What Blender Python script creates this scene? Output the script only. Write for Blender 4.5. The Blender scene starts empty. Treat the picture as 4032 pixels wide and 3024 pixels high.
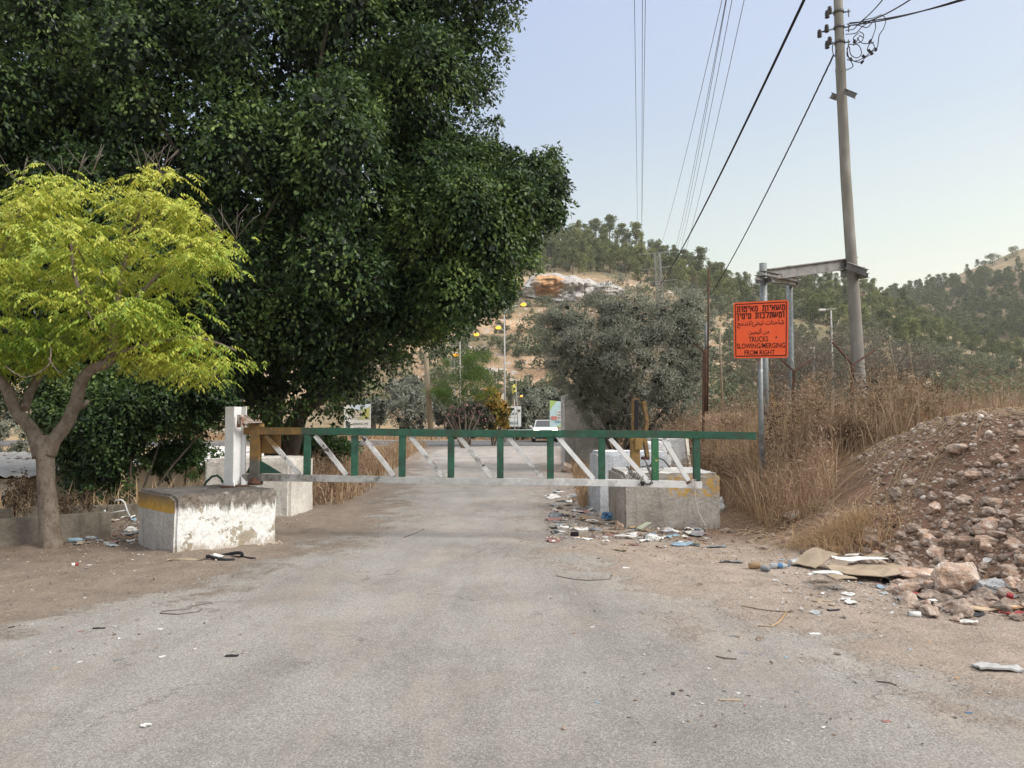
import bpy, bmesh, math, random
import numpy as np
from mathutils import Vector, Matrix, noise as mnoise
rng = np.random.default_rng(7); random.seed(7)
sc = bpy.context.scene; C = sc.collection
R = math.radians
# ---------------------------------------------------------------- camera
FPX = 3000.0; PITCH = math.atan((1655-1512)/FPX); EYE = 1.6
cd = bpy.data.cameras.new('camera'); cd.sensor_width = 36; cd.lens = 36*FPX/4032; cd.clip_end = 4000; cd.clip_start = .05
cam = bpy.data.objects.new('camera', cd); C.objects.link(cam)
cam.location = (0, 0, EYE); cam.rotation_euler = (math.pi/2+PITCH, 0, 0); sc.camera = cam
cp, sp = math.cos(PITCH), math.sin(PITCH)
def ray(px, py):
    a = (px-2016)/FPX; b = (1512-py)/FPX
    return np.array([a, cp-b*sp, sp+b*cp])
def at(px, py, Y):
    d = ray(px, py); return np.array([d[0]*Y/d[1], Y, EYE+d[2]*Y/d[1]])
def gp(px, py, z=0.0):
    d = ray(px, py); t = (z-EYE)/d[2]; return np.array([d[0]*t, d[1]*t, z])
# ---------------------------------------------------------------- world and sun
SUN_AZ, SUN_EL = R(62), R(38)          # azimuth to the right of the view direction
w = bpy.data.worlds.new('World'); sc.world = w; w.use_nodes = True
nt = w.node_tree; N = nt.nodes; Lk = nt.links
bg = N['Background']
sky = N.new('ShaderNodeTexSky'); sky.sky_type = 'NISHITA'; sky.sun_disc = False
sky.sun_elevation = R(9); sky.sun_rotation = SUN_AZ; sky.air_density = 1.0; sky.dust_density = 1.2; sky.ozone_density = 2.5
tc = N.new('ShaderNodeTexCoord'); sx = N.new('ShaderNodeSeparateXYZ'); Lk.new(tc.outputs['Generated'], sx.inputs[0])
cr = N.new('ShaderNodeValToRGB'); Lk.new(sx.outputs[2], cr.inputs[0])
e = cr.color_ramp.elements
e[0].position = 0.0; e[0].color = (8.2, 7.7, 6.0, 1)
e[1].position = 1.0; e[1].color = (16, 15.4, 15, 1)
for p, c in ((.10, (7.6, 7.5, 6.6)), (.22, (5.9, 6.75, 7.1)), (.36, (4.6, 5.6, 7.3)), (.5, (4.35, 5.25, 7.7)), (.66, (12.5, 12.3, 12.6))):
    k = e.new(p); k.color = (*c, 1)
# warmer and brighter towards the side where the sun went down
dt = N.new('ShaderNodeVectorMath'); dt.operation = 'DOT_PRODUCT'; Lk.new(tc.outputs['Generated'], dt.inputs[0])
dt.inputs[1].default_value = (math.sin(SUN_AZ), math.cos(SUN_AZ), 0)
mr = N.new('ShaderNodeMapRange'); Lk.new(dt.outputs['Value'], mr.inputs[0]); mr.inputs[1].default_value = .25; mr.inputs[2].default_value = 1.0
mx = N.new('ShaderNodeMixRGB'); mx.blend_type = 'MULTIPLY'; Lk.new(mr.outputs[0], mx.inputs[0]); Lk.new(cr.outputs[0], mx.inputs[1]); mx.inputs[2].default_value = (1.36, 1.27, 1.08, 1)
m2 = N.new('ShaderNodeMixRGB'); m2.inputs[0].default_value = .16; Lk.new(mx.outputs[0], m2.inputs[1]); Lk.new(sky.outputs[0], m2.inputs[2])
Lk.new(m2.outputs[0], bg.inputs[0]); bg.inputs[1].default_value = .125
sl = bpy.data.lights.new('sun', 'SUN'); sl.energy = 3.2; sl.angle = R(24); sl.color = (1, .95, .88)
so = bpy.data.objects.new('sun', sl); C.objects.link(so)
# the soft light comes from high on the right, a little behind the camera
so.rotation_euler = Vector((math.sin(R(112))*math.cos(SUN_EL), math.cos(R(112))*math.cos(SUN_EL), math.sin(SUN_EL))).to_track_quat('Z', 'Y').to_euler()
sc.view_settings.view_transform = 'Standard'; sc.view_settings.look = 'None'; sc.view_settings.exposure = 0.0; sc.view_settings.gamma = 1
sc.cycles.max_bounces = 5; sc.cycles.diffuse_bounces = 3; sc.cycles.glossy_bounces = 2; sc.cycles.transmission_bounces = 3; sc.cycles.transparent_max_bounces = 6
sc.cycles.use_denoising = True; sc.cycles.caustics_reflective = False; sc.cycles.caustics_refractive = False
sc.cycles.volume_step_rate = 10
# ---------------------------------------------------------------- material helpers
def newmat(name, rough=.85, spec=.3):
    m = bpy.data.materials.new(name); m.use_nodes = True
    b = m.node_tree.nodes['Principled BSDF']; b.inputs['Roughness'].default_value = rough; b.inputs['Specular IOR Level'].default_value = spec
    return m, m.node_tree, b
def lk(nt, a, sock):
    if isinstance(a, (int, float)): sock.default_value = a
    elif isinstance(a, tuple): sock.default_value = (*a, 1) if len(a) == 3 and sock.type == 'RGBA' else a
    else: nt.links.new(a, sock)
def coord(nt, kind='Object'):
    for n in nt.nodes:
        if n.bl_idname == 'ShaderNodeTexCoord': return n.outputs[kind]
    return nt.nodes.new('ShaderNodeTexCoord').outputs[kind]
def noi(nt, scale, detail=4, rough=.6, dist=0, vec=None, stretch=None):
    n = nt.nodes.new('ShaderNodeTexNoise'); n.inputs['Scale'].default_value = scale; n.inputs['Detail'].default_value = detail
    n.inputs['Roughness'].default_value = rough; n.inputs['Distortion'].default_value = dist
    v = vec or coord(nt)
    if stretch:
        mp = nt.nodes.new('ShaderNodeMapping'); mp.inputs['Scale'].default_value = stretch; nt.links.new(v, mp.inputs[0]); v = mp.outputs[0]
    nt.links.new(v, n.inputs['Vector']); return n.outputs['Fac']
def vor(nt, scale, feature='F1', out='Distance', rnd=1):
    n = nt.nodes.new('ShaderNodeTexVoronoi'); n.feature = feature; n.inputs['Scale'].default_value = scale; n.inputs['Randomness'].default_value = rnd
    nt.links.new(coord(nt), n.inputs['Vector']); return n.outputs[out]
def ramp(nt, fac, stops):
    n = nt.nodes.new('ShaderNodeValToRGB'); lk(nt, fac, n.inputs[0]); el = n.color_ramp.elements
    while len(el) < len(stops): el.new(.5)
    for x, (p, c) in zip(el, stops): x.position = p; x.color = (*c, 1) if isinstance(c, tuple) else (c, c, c, 1)
    return n.outputs[0]
def mixc(nt, fac, a, b, mode='MIX'):
    n = nt.nodes.new('ShaderNodeMixRGB'); n.blend_type = mode; lk(nt, fac, n.inputs[0]); lk(nt, a, n.inputs[1]); lk(nt, b, n.inputs[2]); return n.outputs[0]
def mth(nt, op, a, b=0.0, clamp=False):
    n = nt.nodes.new('ShaderNodeMath'); n.operation = op; n.use_clamp = clamp; lk(nt, a, n.inputs[0]); lk(nt, b, n.inputs[1]); return n.outputs[0]
def bmp(nt, b, h, strength=.4, dist=.01):
    n = nt.nodes.new('ShaderNodeBump'); n.inputs['Strength'].default_value = strength; n.inputs['Distance'].default_value = dist
    lk(nt, h, n.inputs['Height']); nt.links.new(n.outputs[0], b.inputs['Normal'])
def xyz(nt, i):
    for n in nt.nodes:
        if n.bl_idname == 'ShaderNodeSeparateXYZ': return n.outputs[i]
    n = nt.nodes.new('ShaderNodeSeparateXYZ'); nt.links.new(coord(nt), n.inputs[0]); return n.outputs[i]
def island(nt):
    return nt.nodes.new('ShaderNodeNewGeometry').outputs['Random Per Island']
def objrand(nt):
    return nt.nodes.new('ShaderNodeObjectInfo').outputs['Random']
def mp(name, stops, scale=5, rough=.85, spec=.3, bs=.3, bd=.01, detail=5, metal=0, stretch=None, spots=None, sscale=20, sth=.68, objvar=0):
    """noise-coloured material; spots = colour of chips or dirt"""
    m, nt, b = newmat(name, rough, spec); f = noi(nt, scale, detail, .6, 0, None, stretch); col = ramp(nt, f, stops)
    if spots:
        s = ramp(nt, noi(nt, sscale, 5, .65), [(sth-.03, 0.0), (sth+.02, 1.0)]); col = mixc(nt, s, col, spots)
    if objvar:
        v = ramp(nt, objrand(nt), [(0, 1-objvar), (1, 1+objvar)]); col = mixc(nt, 1.0, col, v, 'MULTIPLY')
    nt.links.new(col, b.inputs['Base Color']); b.inputs['Metallic'].default_value = metal
    if bs: bmp(nt, b, noi(nt, scale*6, 4, .6), bs, bd)
    return m
def leafmat(name, cols, nscale=.8, trans=.25, rough=.5, spec=.35, objvar=0, nmix=.5):
    m, nt, b = newmat(name, rough, spec)
    f = mth(nt, 'ADD', mth(nt, 'MULTIPLY', island(nt), 1-nmix), mth(nt, 'MULTIPLY', ramp(nt, noi(nt, nscale, 3), [(.3, 0.0), (.7, 1.0)]), nmix))
    k = len(cols); col = ramp(nt, f, [(i/(k-1), c) for i, c in enumerate(cols)])
    if objvar:
        v = ramp(nt, objrand(nt), [(0, tuple(1-objvar*x for x in (1, .8, .9))), (.5, (1, 1, 1)), (1, tuple(1+objvar*x for x in (1, .9, .6)))]); col = mixc(nt, 1.0, col, v, 'MULTIPLY')
    nt.links.new(col, b.inputs['Base Color'])
    if trans:
        t = nt.nodes.new('ShaderNodeBsdfTranslucent'); nt.links.new(col, t.inputs[0])
        s = nt.nodes.new('ShaderNodeMixShader'); s.inputs[0].default_value = trans
        nt.links.new(b.outputs[0], s.inputs[1]); nt.links.new(t.outputs[0], s.inputs[2]); nt.links.new(s.outputs[0], nt.nodes['Material Output'].inputs[0])
    return m
def emis(name, col, s):
    m, nt, b = newmat(name); b.inputs['Base Color'].default_value = (*col, 1); b.inputs['Emission Color'].default_value = (*col, 1); b.inputs['Emission Strength'].default_value = s; return m
def flat(name, col, rough=.7, metal=0, spec=.3):
    return mp(name, [(.3, tuple(c*.88 for c in col)), (.7, tuple(min(1, c*1.08) for c in col))], 9, rough, spec, 0, metal=metal)
# ---------------------------------------------------------------- mesh helpers
def tag(o, label=None, cat=None, group=None, kind=None):
    if label: o['label'] = label
    if cat: o['category'] = cat
    if group: o['group'] = group
    if kind: o['kind'] = kind
    return o
def wloc(o):
    v = Vector((0, 0, 0))
    while o: v = v+o.location; o = o.parent
    return v
def thing(name, label, cat, loc=(0, 0, 0), group=None, rotz=0):
    o = bpy.data.objects.new(name, None); C.objects.link(o); o.location = [float(v) for v in loc]; o.rotation_euler = (0, 0, rotz); o.empty_display_size = .2
    return tag(o, label, cat, group)
def link(name, me, parent=None, world=True, loc=None):
    o = bpy.data.objects.new(name, me); C.objects.link(o)
    if parent:
        o.parent = parent
        if world:
            me.transform(Matrix.Translation(-wloc(parent)))
    elif loc is not None:
        me.transform(Matrix.Translation(-Vector([float(v) for v in loc]))); o.location = [float(v) for v in loc]
    return o
def npmesh(name, V, Fc, mats, smooth=False):
    """V (n,3); Fc: list of arrays (k, m) of equal-size faces"""
    me = bpy.data.meshes.new(name); V = np.asarray(V, np.float32)
    if not isinstance(Fc, list): Fc = [Fc]
    loops = np.concatenate([f.reshape(-1) for f in Fc]).astype(np.int32)
    tot = np.concatenate([np.full(len(f), f.shape[1], np.int32) for f in Fc]); st = np.concatenate([[0], np.cumsum(tot)[:-1]]).astype(np.int32)
    me.vertices.add(len(V)); me.vertices.foreach_set('co', V.reshape(-1)); me.loops.add(len(loops)); me.loops.foreach_set('vertex_index', loops)
    me.polygons.add(len(tot)); me.polygons.foreach_set('loop_start', st); me.polygons.foreach_set('loop_total', tot)
    if smooth: me.polygons.foreach_set('use_smooth', np.ones(len(tot), bool))
    for m in (mats if isinstance(mats, (list, tuple)) else [mats]): me.materials.append(m)
    me.update(); me.validate(); return me
class MB:
    def __init__(s): s.v = []; s.f = []; s.mi = []; s.sm = []
    def add(s, V, Fs, mi=0, sm=False):
        k = len(s.v); s.v += [tuple(float(a) for a in v) for v in V]
        for f in Fs: s.f.append([k+i for i in f]); s.mi.append(mi); s.sm.append(sm)
        return s
    def box(s, c, d, rot=None, mi=0, top=None):
        """centre, full size; rot = Matrix or z angle; top = (sx, sy) scale of the top face"""
        if rot is not None and not isinstance(rot, Matrix): rot = Matrix.Rotation(rot, 3, 'Z')
        V = []
        for z in (-1, 1):
            t = top if (top and z > 0) else (1, 1)
            for x, y in ((-1, -1), (1, -1), (1, 1), (-1, 1)):
                p = Vector((x*d[0]/2*t[0], y*d[1]/2*t[1], z*d[2]/2))
                if rot is not None: p = rot@p
                V.append((p[0]+c[0], p[1]+c[1], p[2]+c[2]))
        return s.add(V, [(3, 2, 1, 0), (4, 5, 6, 7), (0, 1, 5, 4), (1, 2, 6, 5), (2, 3, 7, 6), (3, 0, 4, 7)], mi)
    def bar(s, p, q, w, h, up=(0, 0, 1), mi=0, prof=None):
        """bar from p to q of width w (sideways) and height h (along up); prof = 'I' for an I or H section"""
        p = Vector([float(a) for a in p]); q = Vector([float(a) for a in q]); d = (q-p).normalized(); u = Vector(up); u = (u-d*u.dot(d)).normalized(); sd = d.cross(u)
        def bx(a0, a1, b0, b1):
            V = [tuple(e_+sd*a+u*b) for e_ in (p, q) for a, b in ((a0, b0), (a1, b0), (a1, b1), (a0, b1))]
            s.add(V, [(0, 1, 2, 3), (7, 6, 5, 4), (0, 4, 5, 1), (1, 5, 6, 2), (2, 6, 7, 3), (3, 7, 4, 0)], mi)
        if prof == 'I':
            t = h*.09; bx(-w/2, w/2, -h/2, -h/2+t); bx(-w/2, w/2, h/2-t, h/2); bx(-w*.05, w*.05, -h/2+t, h/2-t)
        else: bx(-w/2, w/2, -h/2, h/2)
        return s
    def tube(s, pts, rad, seg=8, mi=0, cap=True, wob=0):
        P = [Vector([float(a) for a in p]) for p in pts]; n = len(P)
        if not hasattr(rad, '__len__'): rad = [rad]*n
        V = []; u = None
        for i in range(n):
            d = (P[min(i+1, n-1)]-P[max(i-1, 0)]).normalized()
            if u is None: u = d.orthogonal().normalized()
            u = (u-d*u.dot(d)).normalized(); vv = d.cross(u)
            for k in range(seg):
                a = 2*math.pi*k/seg; r_ = rad[i]*(1+wob*math.sin(a*3+i*1.7)*.5+wob*random.uniform(-.5, .5)); V.append(P[i]+u*(math.cos(a)*r_)+vv*(math.sin(a)*r_))
        Fs = [(i*seg+k, i*seg+(k+1) % seg, (i+1)*seg+(k+1) % seg, (i+1)*seg+k) for i in range(n-1) for k in range(seg)]
        s.add(V, Fs, mi, True)
        if cap: 
            k = len(s.v)-len(V); s.f += [[k+j for j in reversed(range(seg))], [k+(n-1)*seg+j for j in range(seg)]]; s.mi += [mi, mi]; s.sm += [False, False]
        return s
    def lathe(s, prof, seg=14, M=None, mi=0, sm=True, z0cap=True):
        """prof = [(r, z)] turned about z, then placed by matrix M"""
        M = M or Matrix(); V = []
        for r_, z in prof:
            for k in range(seg):
                a = 2*math.pi*k/seg; V.append(M@Vector((r_*math.cos(a), r_*math.sin(a), z)))
        n = len(prof); Fs = [(i*seg+k, i*seg+(k+1) % seg, (i+1)*seg+(k+1) % seg, (i+1)*seg+k) for i in range(n-1) for k in range(seg)]
        return s.add(V, Fs, mi, sm)
    def poly(s, V, mi=0): return s.add(V, [tuple(range(len(V)))], mi)
    def prism(s, V, off, mi=0):
        n = len(V); off = Vector(off); A = [Vector(v) for v in V]; B = [a+off for a in A]
        return s.add(A+B, [tuple(reversed(range(n))), tuple(range(n, 2*n))]+[(i, (i+1) % n, n+(i+1) % n, n+i) for i in range(n)], mi)
    def build(s, name, mats, parent=None, world=True, loc=None, bevel=0, segs=2):
        me = bpy.data.meshes.new(name); me.from_pydata(s.v, [], s.f)
        for m in (mats if isinstance(mats, (list, tuple)) else [mats]): me.materials.append(m)
        me.polygons.foreach_set('material_index', s.mi); me.polygons.foreach_set('use_smooth', s.sm)
        bm = bmesh.new(); bm.from_mesh(me); bmesh.ops.recalc_face_normals(bm, faces=bm.faces)
        if bevel:
            bmesh.ops.bevel(bm, geom=[e_ for e_ in bm.edges if len(e_.link_faces) == 2 and e_.calc_face_angle(0) > .5], offset=bevel, segments=segs, affect='EDGES', clamp_overlap=True)
        bm.to_mesh(me); bm.free(); me.update()
        if loc is None and parent is None:
            A = np.array(s.v); loc = ((A[:, 0].min()+A[:, 0].max())/2, (A[:, 1].min()+A[:, 1].max())/2, A[:, 2].min())
        return link(name, me, parent, world, loc)
def dup(root, loc, rotz=None, scale=None, label=None, parent=None):
    r_ = root.copy(); C.objects.link(r_)
    if loc is not None: r_.location = [float(v) for v in loc]
    if rotz is not None: r_.rotation_euler = (root.rotation_euler[0], root.rotation_euler[1], rotz) if not hasattr(rotz, '__len__') else rotz
    if scale is not None: r_.scale = scale if hasattr(scale, '__len__') else (scale,)*3
    if label: r_['label'] = label
    def kids(a, b):
        for ch in CH.get(a, ()):
            c = ch.copy(); C.objects.link(c); c.parent = b; kids(ch, c)
    kids(root, r_); return r_
CH = {}
def index_children(root):
    CH[root] = list(root.children)
    for c in root.children: index_children(c)
def nrm(A): return A/np.maximum(np.linalg.norm(A, axis=-1, keepdims=True), 1e-9)
def leaves(name, P, D, Nn, L, Wd, mat, parent=None, bend=.12):
    D = nrm(D); S = nrm(np.cross(D, Nn)); U = np.cross(S, D); L = np.asarray(L).reshape(-1, 1); Wd = np.asarray(Wd).reshape(-1, 1)
    V = np.empty((len(P), 4, 3)); V[:, 0] = P; V[:, 1] = P+D*L*.42+S*Wd/2-U*L*bend; V[:, 2] = P+D*L; V[:, 3] = P+D*L*.42-S*Wd/2-U*L*bend
    F = np.arange(len(P)*4).reshape(-1, 4)
    me = npmesh(name, V.reshape(-1, 3), F, mat); return link(name, me, parent)
def sph(n): return nrm(rng.normal(size=(n, 3)))
# ---------------------------------------------------------------- terrain
def sm(t): t = np.clip(t, 0, 1); return t*t*(3-2*t)
def vnoise(x, y, s, seed=0):
    """cheap smooth value noise, vectorised"""
    x = np.asarray(x, float)*s+seed*17.3; y = np.asarray(y, float)*s-seed*9.1; xi = np.floor(x); yi = np.floor(y); fx = x-xi; fy = y-yi; fx = fx*fx*(3-2*fx); fy = fy*fy*(3-2*fy)
    def h(a, b): v = np.sin(a*127.1+b*311.7+seed*74.7)*43758.5453; return v-np.floor(v)
    return (h(xi, yi)*(1-fx)+h(xi+1, yi)*fx)*(1-fy)+(h(xi, yi+1)*(1-fx)+h(xi+1, yi+1)*fx)*fy
RE_Y = [-10, 3, 6, 9.7, 16, 27, 38, 50, 56]; RE_X = [6.5, 4.0, 2.2, .75, 1.1, 1.8, 2.6, 4.2, 5.5]
LE_Y = [-10, 3, 5.6, 7.4, 9.4, 12, 21, 33, 50, 56]; LE_X = [-13, -8, -4.4, -3.3, -2.6, -2.2, -3.2, -4.1, -5.0, -7]
def redge(y): return np.interp(y, RE_Y, RE_X)
def ledge(y): return np.interp(y, LE_Y, LE_X)
def mound_t(x, y):
    xt = np.interp(y, [2, 4, 6.3, 8.0, 9.0, 10, 12, 16, 27, 40, 60], [6.2, 4.9, 4.25, 3.95, 3.7, 3.25, 3.5, 3.3, 3.5, 4.5, 8])
    return x-xt
def H(x, y):
    x = np.asarray(x, float); y = np.asarray(y, float)
    t = mound_t(x, y); A = np.interp(y, [2, 5, 9.5, 10.8, 13, 16, 40, 62, 75], [1.3, 1.65, 1.70, 1.6, 1.05, .85, .7, 0, 0])
    wdt = np.interp(y, [2, 10, 13, 20], [3.1, 3.1, 2.4, 2.2])
    z = A*sm(t/wdt)
    rough = sm(t/.8)*.5
    z = z+rough*((vnoise(x, y, 1.1, 1)-.5)*.34+(vnoise(x, y, 2.9, 2)-.5)*.16+(vnoise(x, y, 7, 3)-.5)*.06)*(y < 60)
    # litter strip by the right block, soil left of the road
    off = np.maximum(x-redge(y)-.1, ledge(y)-x-.1); z = z+sm(off/.6)*((vnoise(x, y, 2.2, 4)-.45)*.05+(vnoise(x, y, 8, 5)-.5)*.03)*(y < 60)
    # valley on the left
    z = z-2.1*sm((y-12.5)/6)*sm((-5.0-x)/3.0)*(1-sm((y-34)/11))
    z = z+.22*sm((ledge(y)-.3-x)/1.2)*sm((y-15)/4)*sm((x+7)/2)
    return z
CR_A = ([-4000, -2000, 1500, 2200, 2400, 2560, 2700, 2900, 3100, 3400, 3600, 4032, 6500], [950, 905, 905, 945, 950, 985, 1035, 1090, 1110, 1175, 1260, 1400, 1500])
CR_B = ([-4000, 2400, 3000, 3300, 3500, 3700, 3850, 4032, 4500, 6500], [1500, 1500, 1330, 1200, 1165, 1120, 1048, 978, 850, 800])
def hillA(u, Y):
    px = 2016+u*FPX; zc = EYE+(1655-np.interp(px, *CR_A))/FPX*300
    t = np.clip((Y-72)/(300-72), 0, 1.6); g = np.where(t < 1, .30*t+.70*t**1.35, 1-.25*(t-1))
    z = zc*g
    x = u*Y; z = z+sm((Y-80)/40)*((vnoise(x, Y, .02, 1)-.5)*7*np.clip(t, 0, 1)+(vnoise(x, Y, .07, 2)-.5)*2.0+(vnoise(x, Y, .25, 3)-.5)*.7)
    # terraces: risers every few metres on the lower slope
    st = 2.3; k = z/st; fr = k-np.floor(k); tz = (np.floor(k)+sm((fr-.55)/.35))*st
    m = sm((Y-78)/12)*(1-sm((Y-175)/40)); return z*(1-m*.65)+tz*m*.65
def hillB(u, Y):
    px = 2016+u*FPX; zc = EYE+(1655-np.interp(px, *CR_B))/FPX*520
    t = (Y-240)/(520-240); g = np.where(t < 1, np.clip(t, 0, 1)**1.1, 1-.2*(t-1)); x = u*Y
    return zc*g+(vnoise(x, Y, .012, 5)-.5)*14*np.clip(t, 0, 1)*(1-np.clip(t, 0, 1))*2+(vnoise(x, Y, .05, 6)-.5)*2.5-3*(t < .05)
def grid_mesh(name, X, Y, Z, mat, smooth=True):
    nr, nc = X.shape; V = np.stack([X, Y, Z], -1).reshape(-1, 3); i = np.arange(nr*nc).reshape(nr, nc)
    F = np.stack([i[:-1, :-1], i[:-1, 1:], i[1:, 1:], i[1:, :-1]], -1).reshape(-1, 4)
    return npmesh(name, V, F, mat, smooth)
def colattr(me, name, col):
    a = me.color_attributes.new(name, 'FLOAT_COLOR', 'POINT'); c = np.ones((len(me.vertices), 4), np.float32); c[:, :3] = col; a.data.foreach_set('color', c.reshape(-1))
def fattr(me, name, v):
    a = me.attributes.new(name, 'FLOAT', 'POINT'); a.data.foreach_set('value', np.asarray(v, np.float32).reshape(-1))
def attr(nt, name, out='Color'):
    n = nt.nodes.new('ShaderNodeAttribute'); n.attribute_name = name; return n.outputs[out]
# soil material: colour of the soil itself varies over the place
def soil_nodes(nt):
    base = attr(nt, 'soil')
    v = ramp(nt, noi(nt, 2.6, 7, .7), [(.28, .72), (.5, 1.0), (.75, 1.25)]); c = mixc(nt, 1.0, base, v, 'MULTIPLY')
    f = ramp(nt, noi(nt, 55, 4, .7), [(.3, .68), (.55, 1.02), (.75, 1.3)]); c = mixc(nt, 1.0, c, f, 'MULTIPLY')
    pv = vor(nt, 60); pc = vor(nt, 60, out='Color'); s = nt.nodes.new('ShaderNodeSeparateColor'); nt.links.new(pc, s.inputs[0])
    peb = mth(nt, 'MULTIPLY', ramp(nt, pv, [(.25, 1.0), (.38, 0.0)]), ramp(nt, s.outputs[0], [(.74, 0.0), (.8, 1.0)]))
    pebc = ramp(nt, s.outputs[1], [(0, (.2, .17, .14)), (.5, (.45, .39, .33)), (1, (.62, .58, .52))]); c = mixc(nt, peb, c, pebc)
    h = mth(nt, 'ADD', mth(nt, 'ADD', noi(nt, 30, 6, .7), mth(nt, 'MULTIPLY', peb, .5)), mth(nt, 'MULTIPLY', noi(nt, 3.5, 4), 1.5))
    return c, h
m_soil, nt, b = newmat('soil', .95, .15); c, h = soil_nodes(nt); nt.links.new(c, b.inputs['Base Color']); bmp(nt, b, h, 1.0, .045)
def soilcol(x, y):
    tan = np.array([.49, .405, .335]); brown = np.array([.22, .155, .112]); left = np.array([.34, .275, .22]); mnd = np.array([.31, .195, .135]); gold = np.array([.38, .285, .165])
    x = np.asarray(x); y = np.asarray(y); c = np.broadcast_to(tan, (*x.shape, 3)).copy()
    def mixin(col, f): 
        f = np.clip(f, 0, 1)[..., None]; c[:] = c*(1-f)+col*f
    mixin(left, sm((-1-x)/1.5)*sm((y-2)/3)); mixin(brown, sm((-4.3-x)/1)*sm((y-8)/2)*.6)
    mixin(brown, sm((x-1.5)/1.2)*sm((y-9.6)/1.2)); mixin(mnd, sm((mound_t(x, y)+.05)/.5)*sm((y-3)/2)); mixin(gold, sm((mound_t(x, y)-2)/2)*sm((y-12)/4)); mixin(gold, sm((-5.5-x)/1)*sm((y-12.5)/2))
    mixin(gold*1.1, sm((y-30)/10)*sm(np.maximum(x-redge(y)-.5, ledge(y)-x-.5)))
    mixin(np.array([.5, .39, .27]), sm((y-50)/3)*sm((2.5-x)/2)*sm((x+14)/5))
    return c
xs = np.unique(np.concatenate([np.linspace(-60, -10, 36), np.arange(-10, 10.01, .1), np.linspace(10, 90, 50)]))
ys = np.unique(np.concatenate([np.arange(-8, 3, .5), np.arange(3, 16, .1), np.arange(16, 30, .25), np.arange(30, 78.1, 1.2)]))
X, Y = np.meshgrid(xs, ys); Z = H(X, Y)
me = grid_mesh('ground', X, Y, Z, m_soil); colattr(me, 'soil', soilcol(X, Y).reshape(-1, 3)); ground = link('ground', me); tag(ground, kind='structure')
# ---------------------------------------------------------------- road sheet
m_road, nt, b = newmat('worn_asphalt', .92, .2); c, h = soil_nodes(nt)
g1 = ramp(nt, noi(nt, 90, 4, .8), [(.28, (.14, .13, .116)), (.44, (.32, .303, .277)), (.56, (.42, .40, .368)), (.70, (.72, .695, .65))])
g2 = ramp(nt, noi(nt, .6, 7, .7), [(.3, .72), (.5, 1.0), (.7, 1.18)]); ac = mixc(nt, 1.0, g1, g2, 'MULTIPLY')
g3 = ramp(nt, noi(nt, 1.1, 6, .65, .4, None, (1.5, .22, 1)), [(.34, .84), (.5, .98), (.66, 1.08)]); ac = mixc(nt, 1.0, ac, g3, 'MULTIPLY')
vd = vor(nt, 75); vs = nt.nodes.new('ShaderNodeSeparateColor'); nt.links.new(vor(nt, 75, out='Color'), vs.inputs[0])
stn = mth(nt, 'MULTIPLY', ramp(nt, vd, [(.28, 1.0), (.4, 0.0)]), ramp(nt, vs.outputs[0], [(.62, 0.0), (.68, 1.0)])); ac = mixc(nt, mth(nt, 'MULTIPLY', stn, .8), ac, ramp(nt, vs.outputs[1], [(0, (.1, .1, .1)), (.45, (.3, .28, .26)), (1, (.66, .64, .6))]))
# oil or soil stains with a shape of their own
stain = ramp(nt, noi(nt, 1.7, 5, .7), [(.66, 0.0), (.72, .55)]); ac = mixc(nt, stain, ac, (.17, .125, .09))
# fine cracks
vq = nt.nodes.new('ShaderNodeTexVoronoi'); vq.feature = 'DISTANCE_TO_EDGE'; vq.inputs['Scale'].default_value = .5; nq = nt.nodes.new('ShaderNodeTexNoise'); nq.inputs['Scale'].default_value = 1.3; nq.inputs['Detail'].default_value = 7; nq.inputs['Roughness'].default_value = .7; nt.links.new(coord(nt), nq.inputs['Vector']); va = nt.nodes.new('ShaderNodeVectorMath'); va.operation = 'MULTIPLY_ADD'; nt.links.new(nq.outputs['Color'], va.inputs[0]); va.inputs[1].default_value = (1.6, 1.6, 0); nt.links.new(coord(nt), va.inputs[2]); nt.links.new(va.outputs[0], vq.inputs['Vector'])
ck = ramp(nt, vq.outputs['Distance'], [(0, 1.0), (.009, 0.0)]); ckm = ramp(nt, noi(nt, .5, 3), [(.50, 0.0), (.56, .6)])
# thin dust films blown over the asphalt
ac = mixc(nt, ramp(nt, noi(nt, .9, 8, .75, .5, None, (1, .5, 1)), [(.50, 0.0), (.64, .55)]), ac, c); ac = mixc(nt, mth(nt, 'MULTIPLY', ck, ckm), ac, (.1, .085, .07))
e_ = mth(nt, 'ADD', attr(nt, 'asph', 'Fac'), mth(nt, 'ADD', mth(nt, 'MULTIPLY', mth(nt, 'SUBTRACT', noi(nt, 1.3, 7, .65), .5), 1.7), mth(nt, 'MULTIPLY', mth(nt, 'SUBTRACT', noi(nt, 14, 4, .7), .5), .6)))
dirt = ramp(nt, e_, [(.34, 1.0), (.50, .35), (.72, 0.0)])
nt.links.new(mixc(nt, dirt, ac, c), b.inputs['Base Color']); bmp(nt, b, mth(nt, 'ADD', mth(nt, 'MULTIPLY', mth(nt, 'MULTIPLY', noi(nt, 90, 4, .8), .35), mth(nt, 'SUBTRACT', 1.0, dirt)), mth(nt, 'MULTIPLY', h, mth(nt, 'ADD', mth(nt, 'MULTIPLY', dirt, .85), .15))), 1.0, .045)
ys2 = np.unique(np.concatenate([np.arange(-8, 3, .6), np.arange(3, 16, .12), np.arange(16, 50.5, .4)])); tt = np.linspace(0, 1, 130)
Yr = np.repeat(ys2[:, None], len(tt), 1); L_ = ledge(ys2)-.9; R_ = redge(ys2)+.9
R_ = np.minimum(R_, np.interp(ys2, [2, 4, 6.3, 8, 9, 10, 12, 60], [6.0, 4.7, 4.0, 3.7, 3.3, 1.75, 1.6, 9])+0*ys2)
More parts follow.
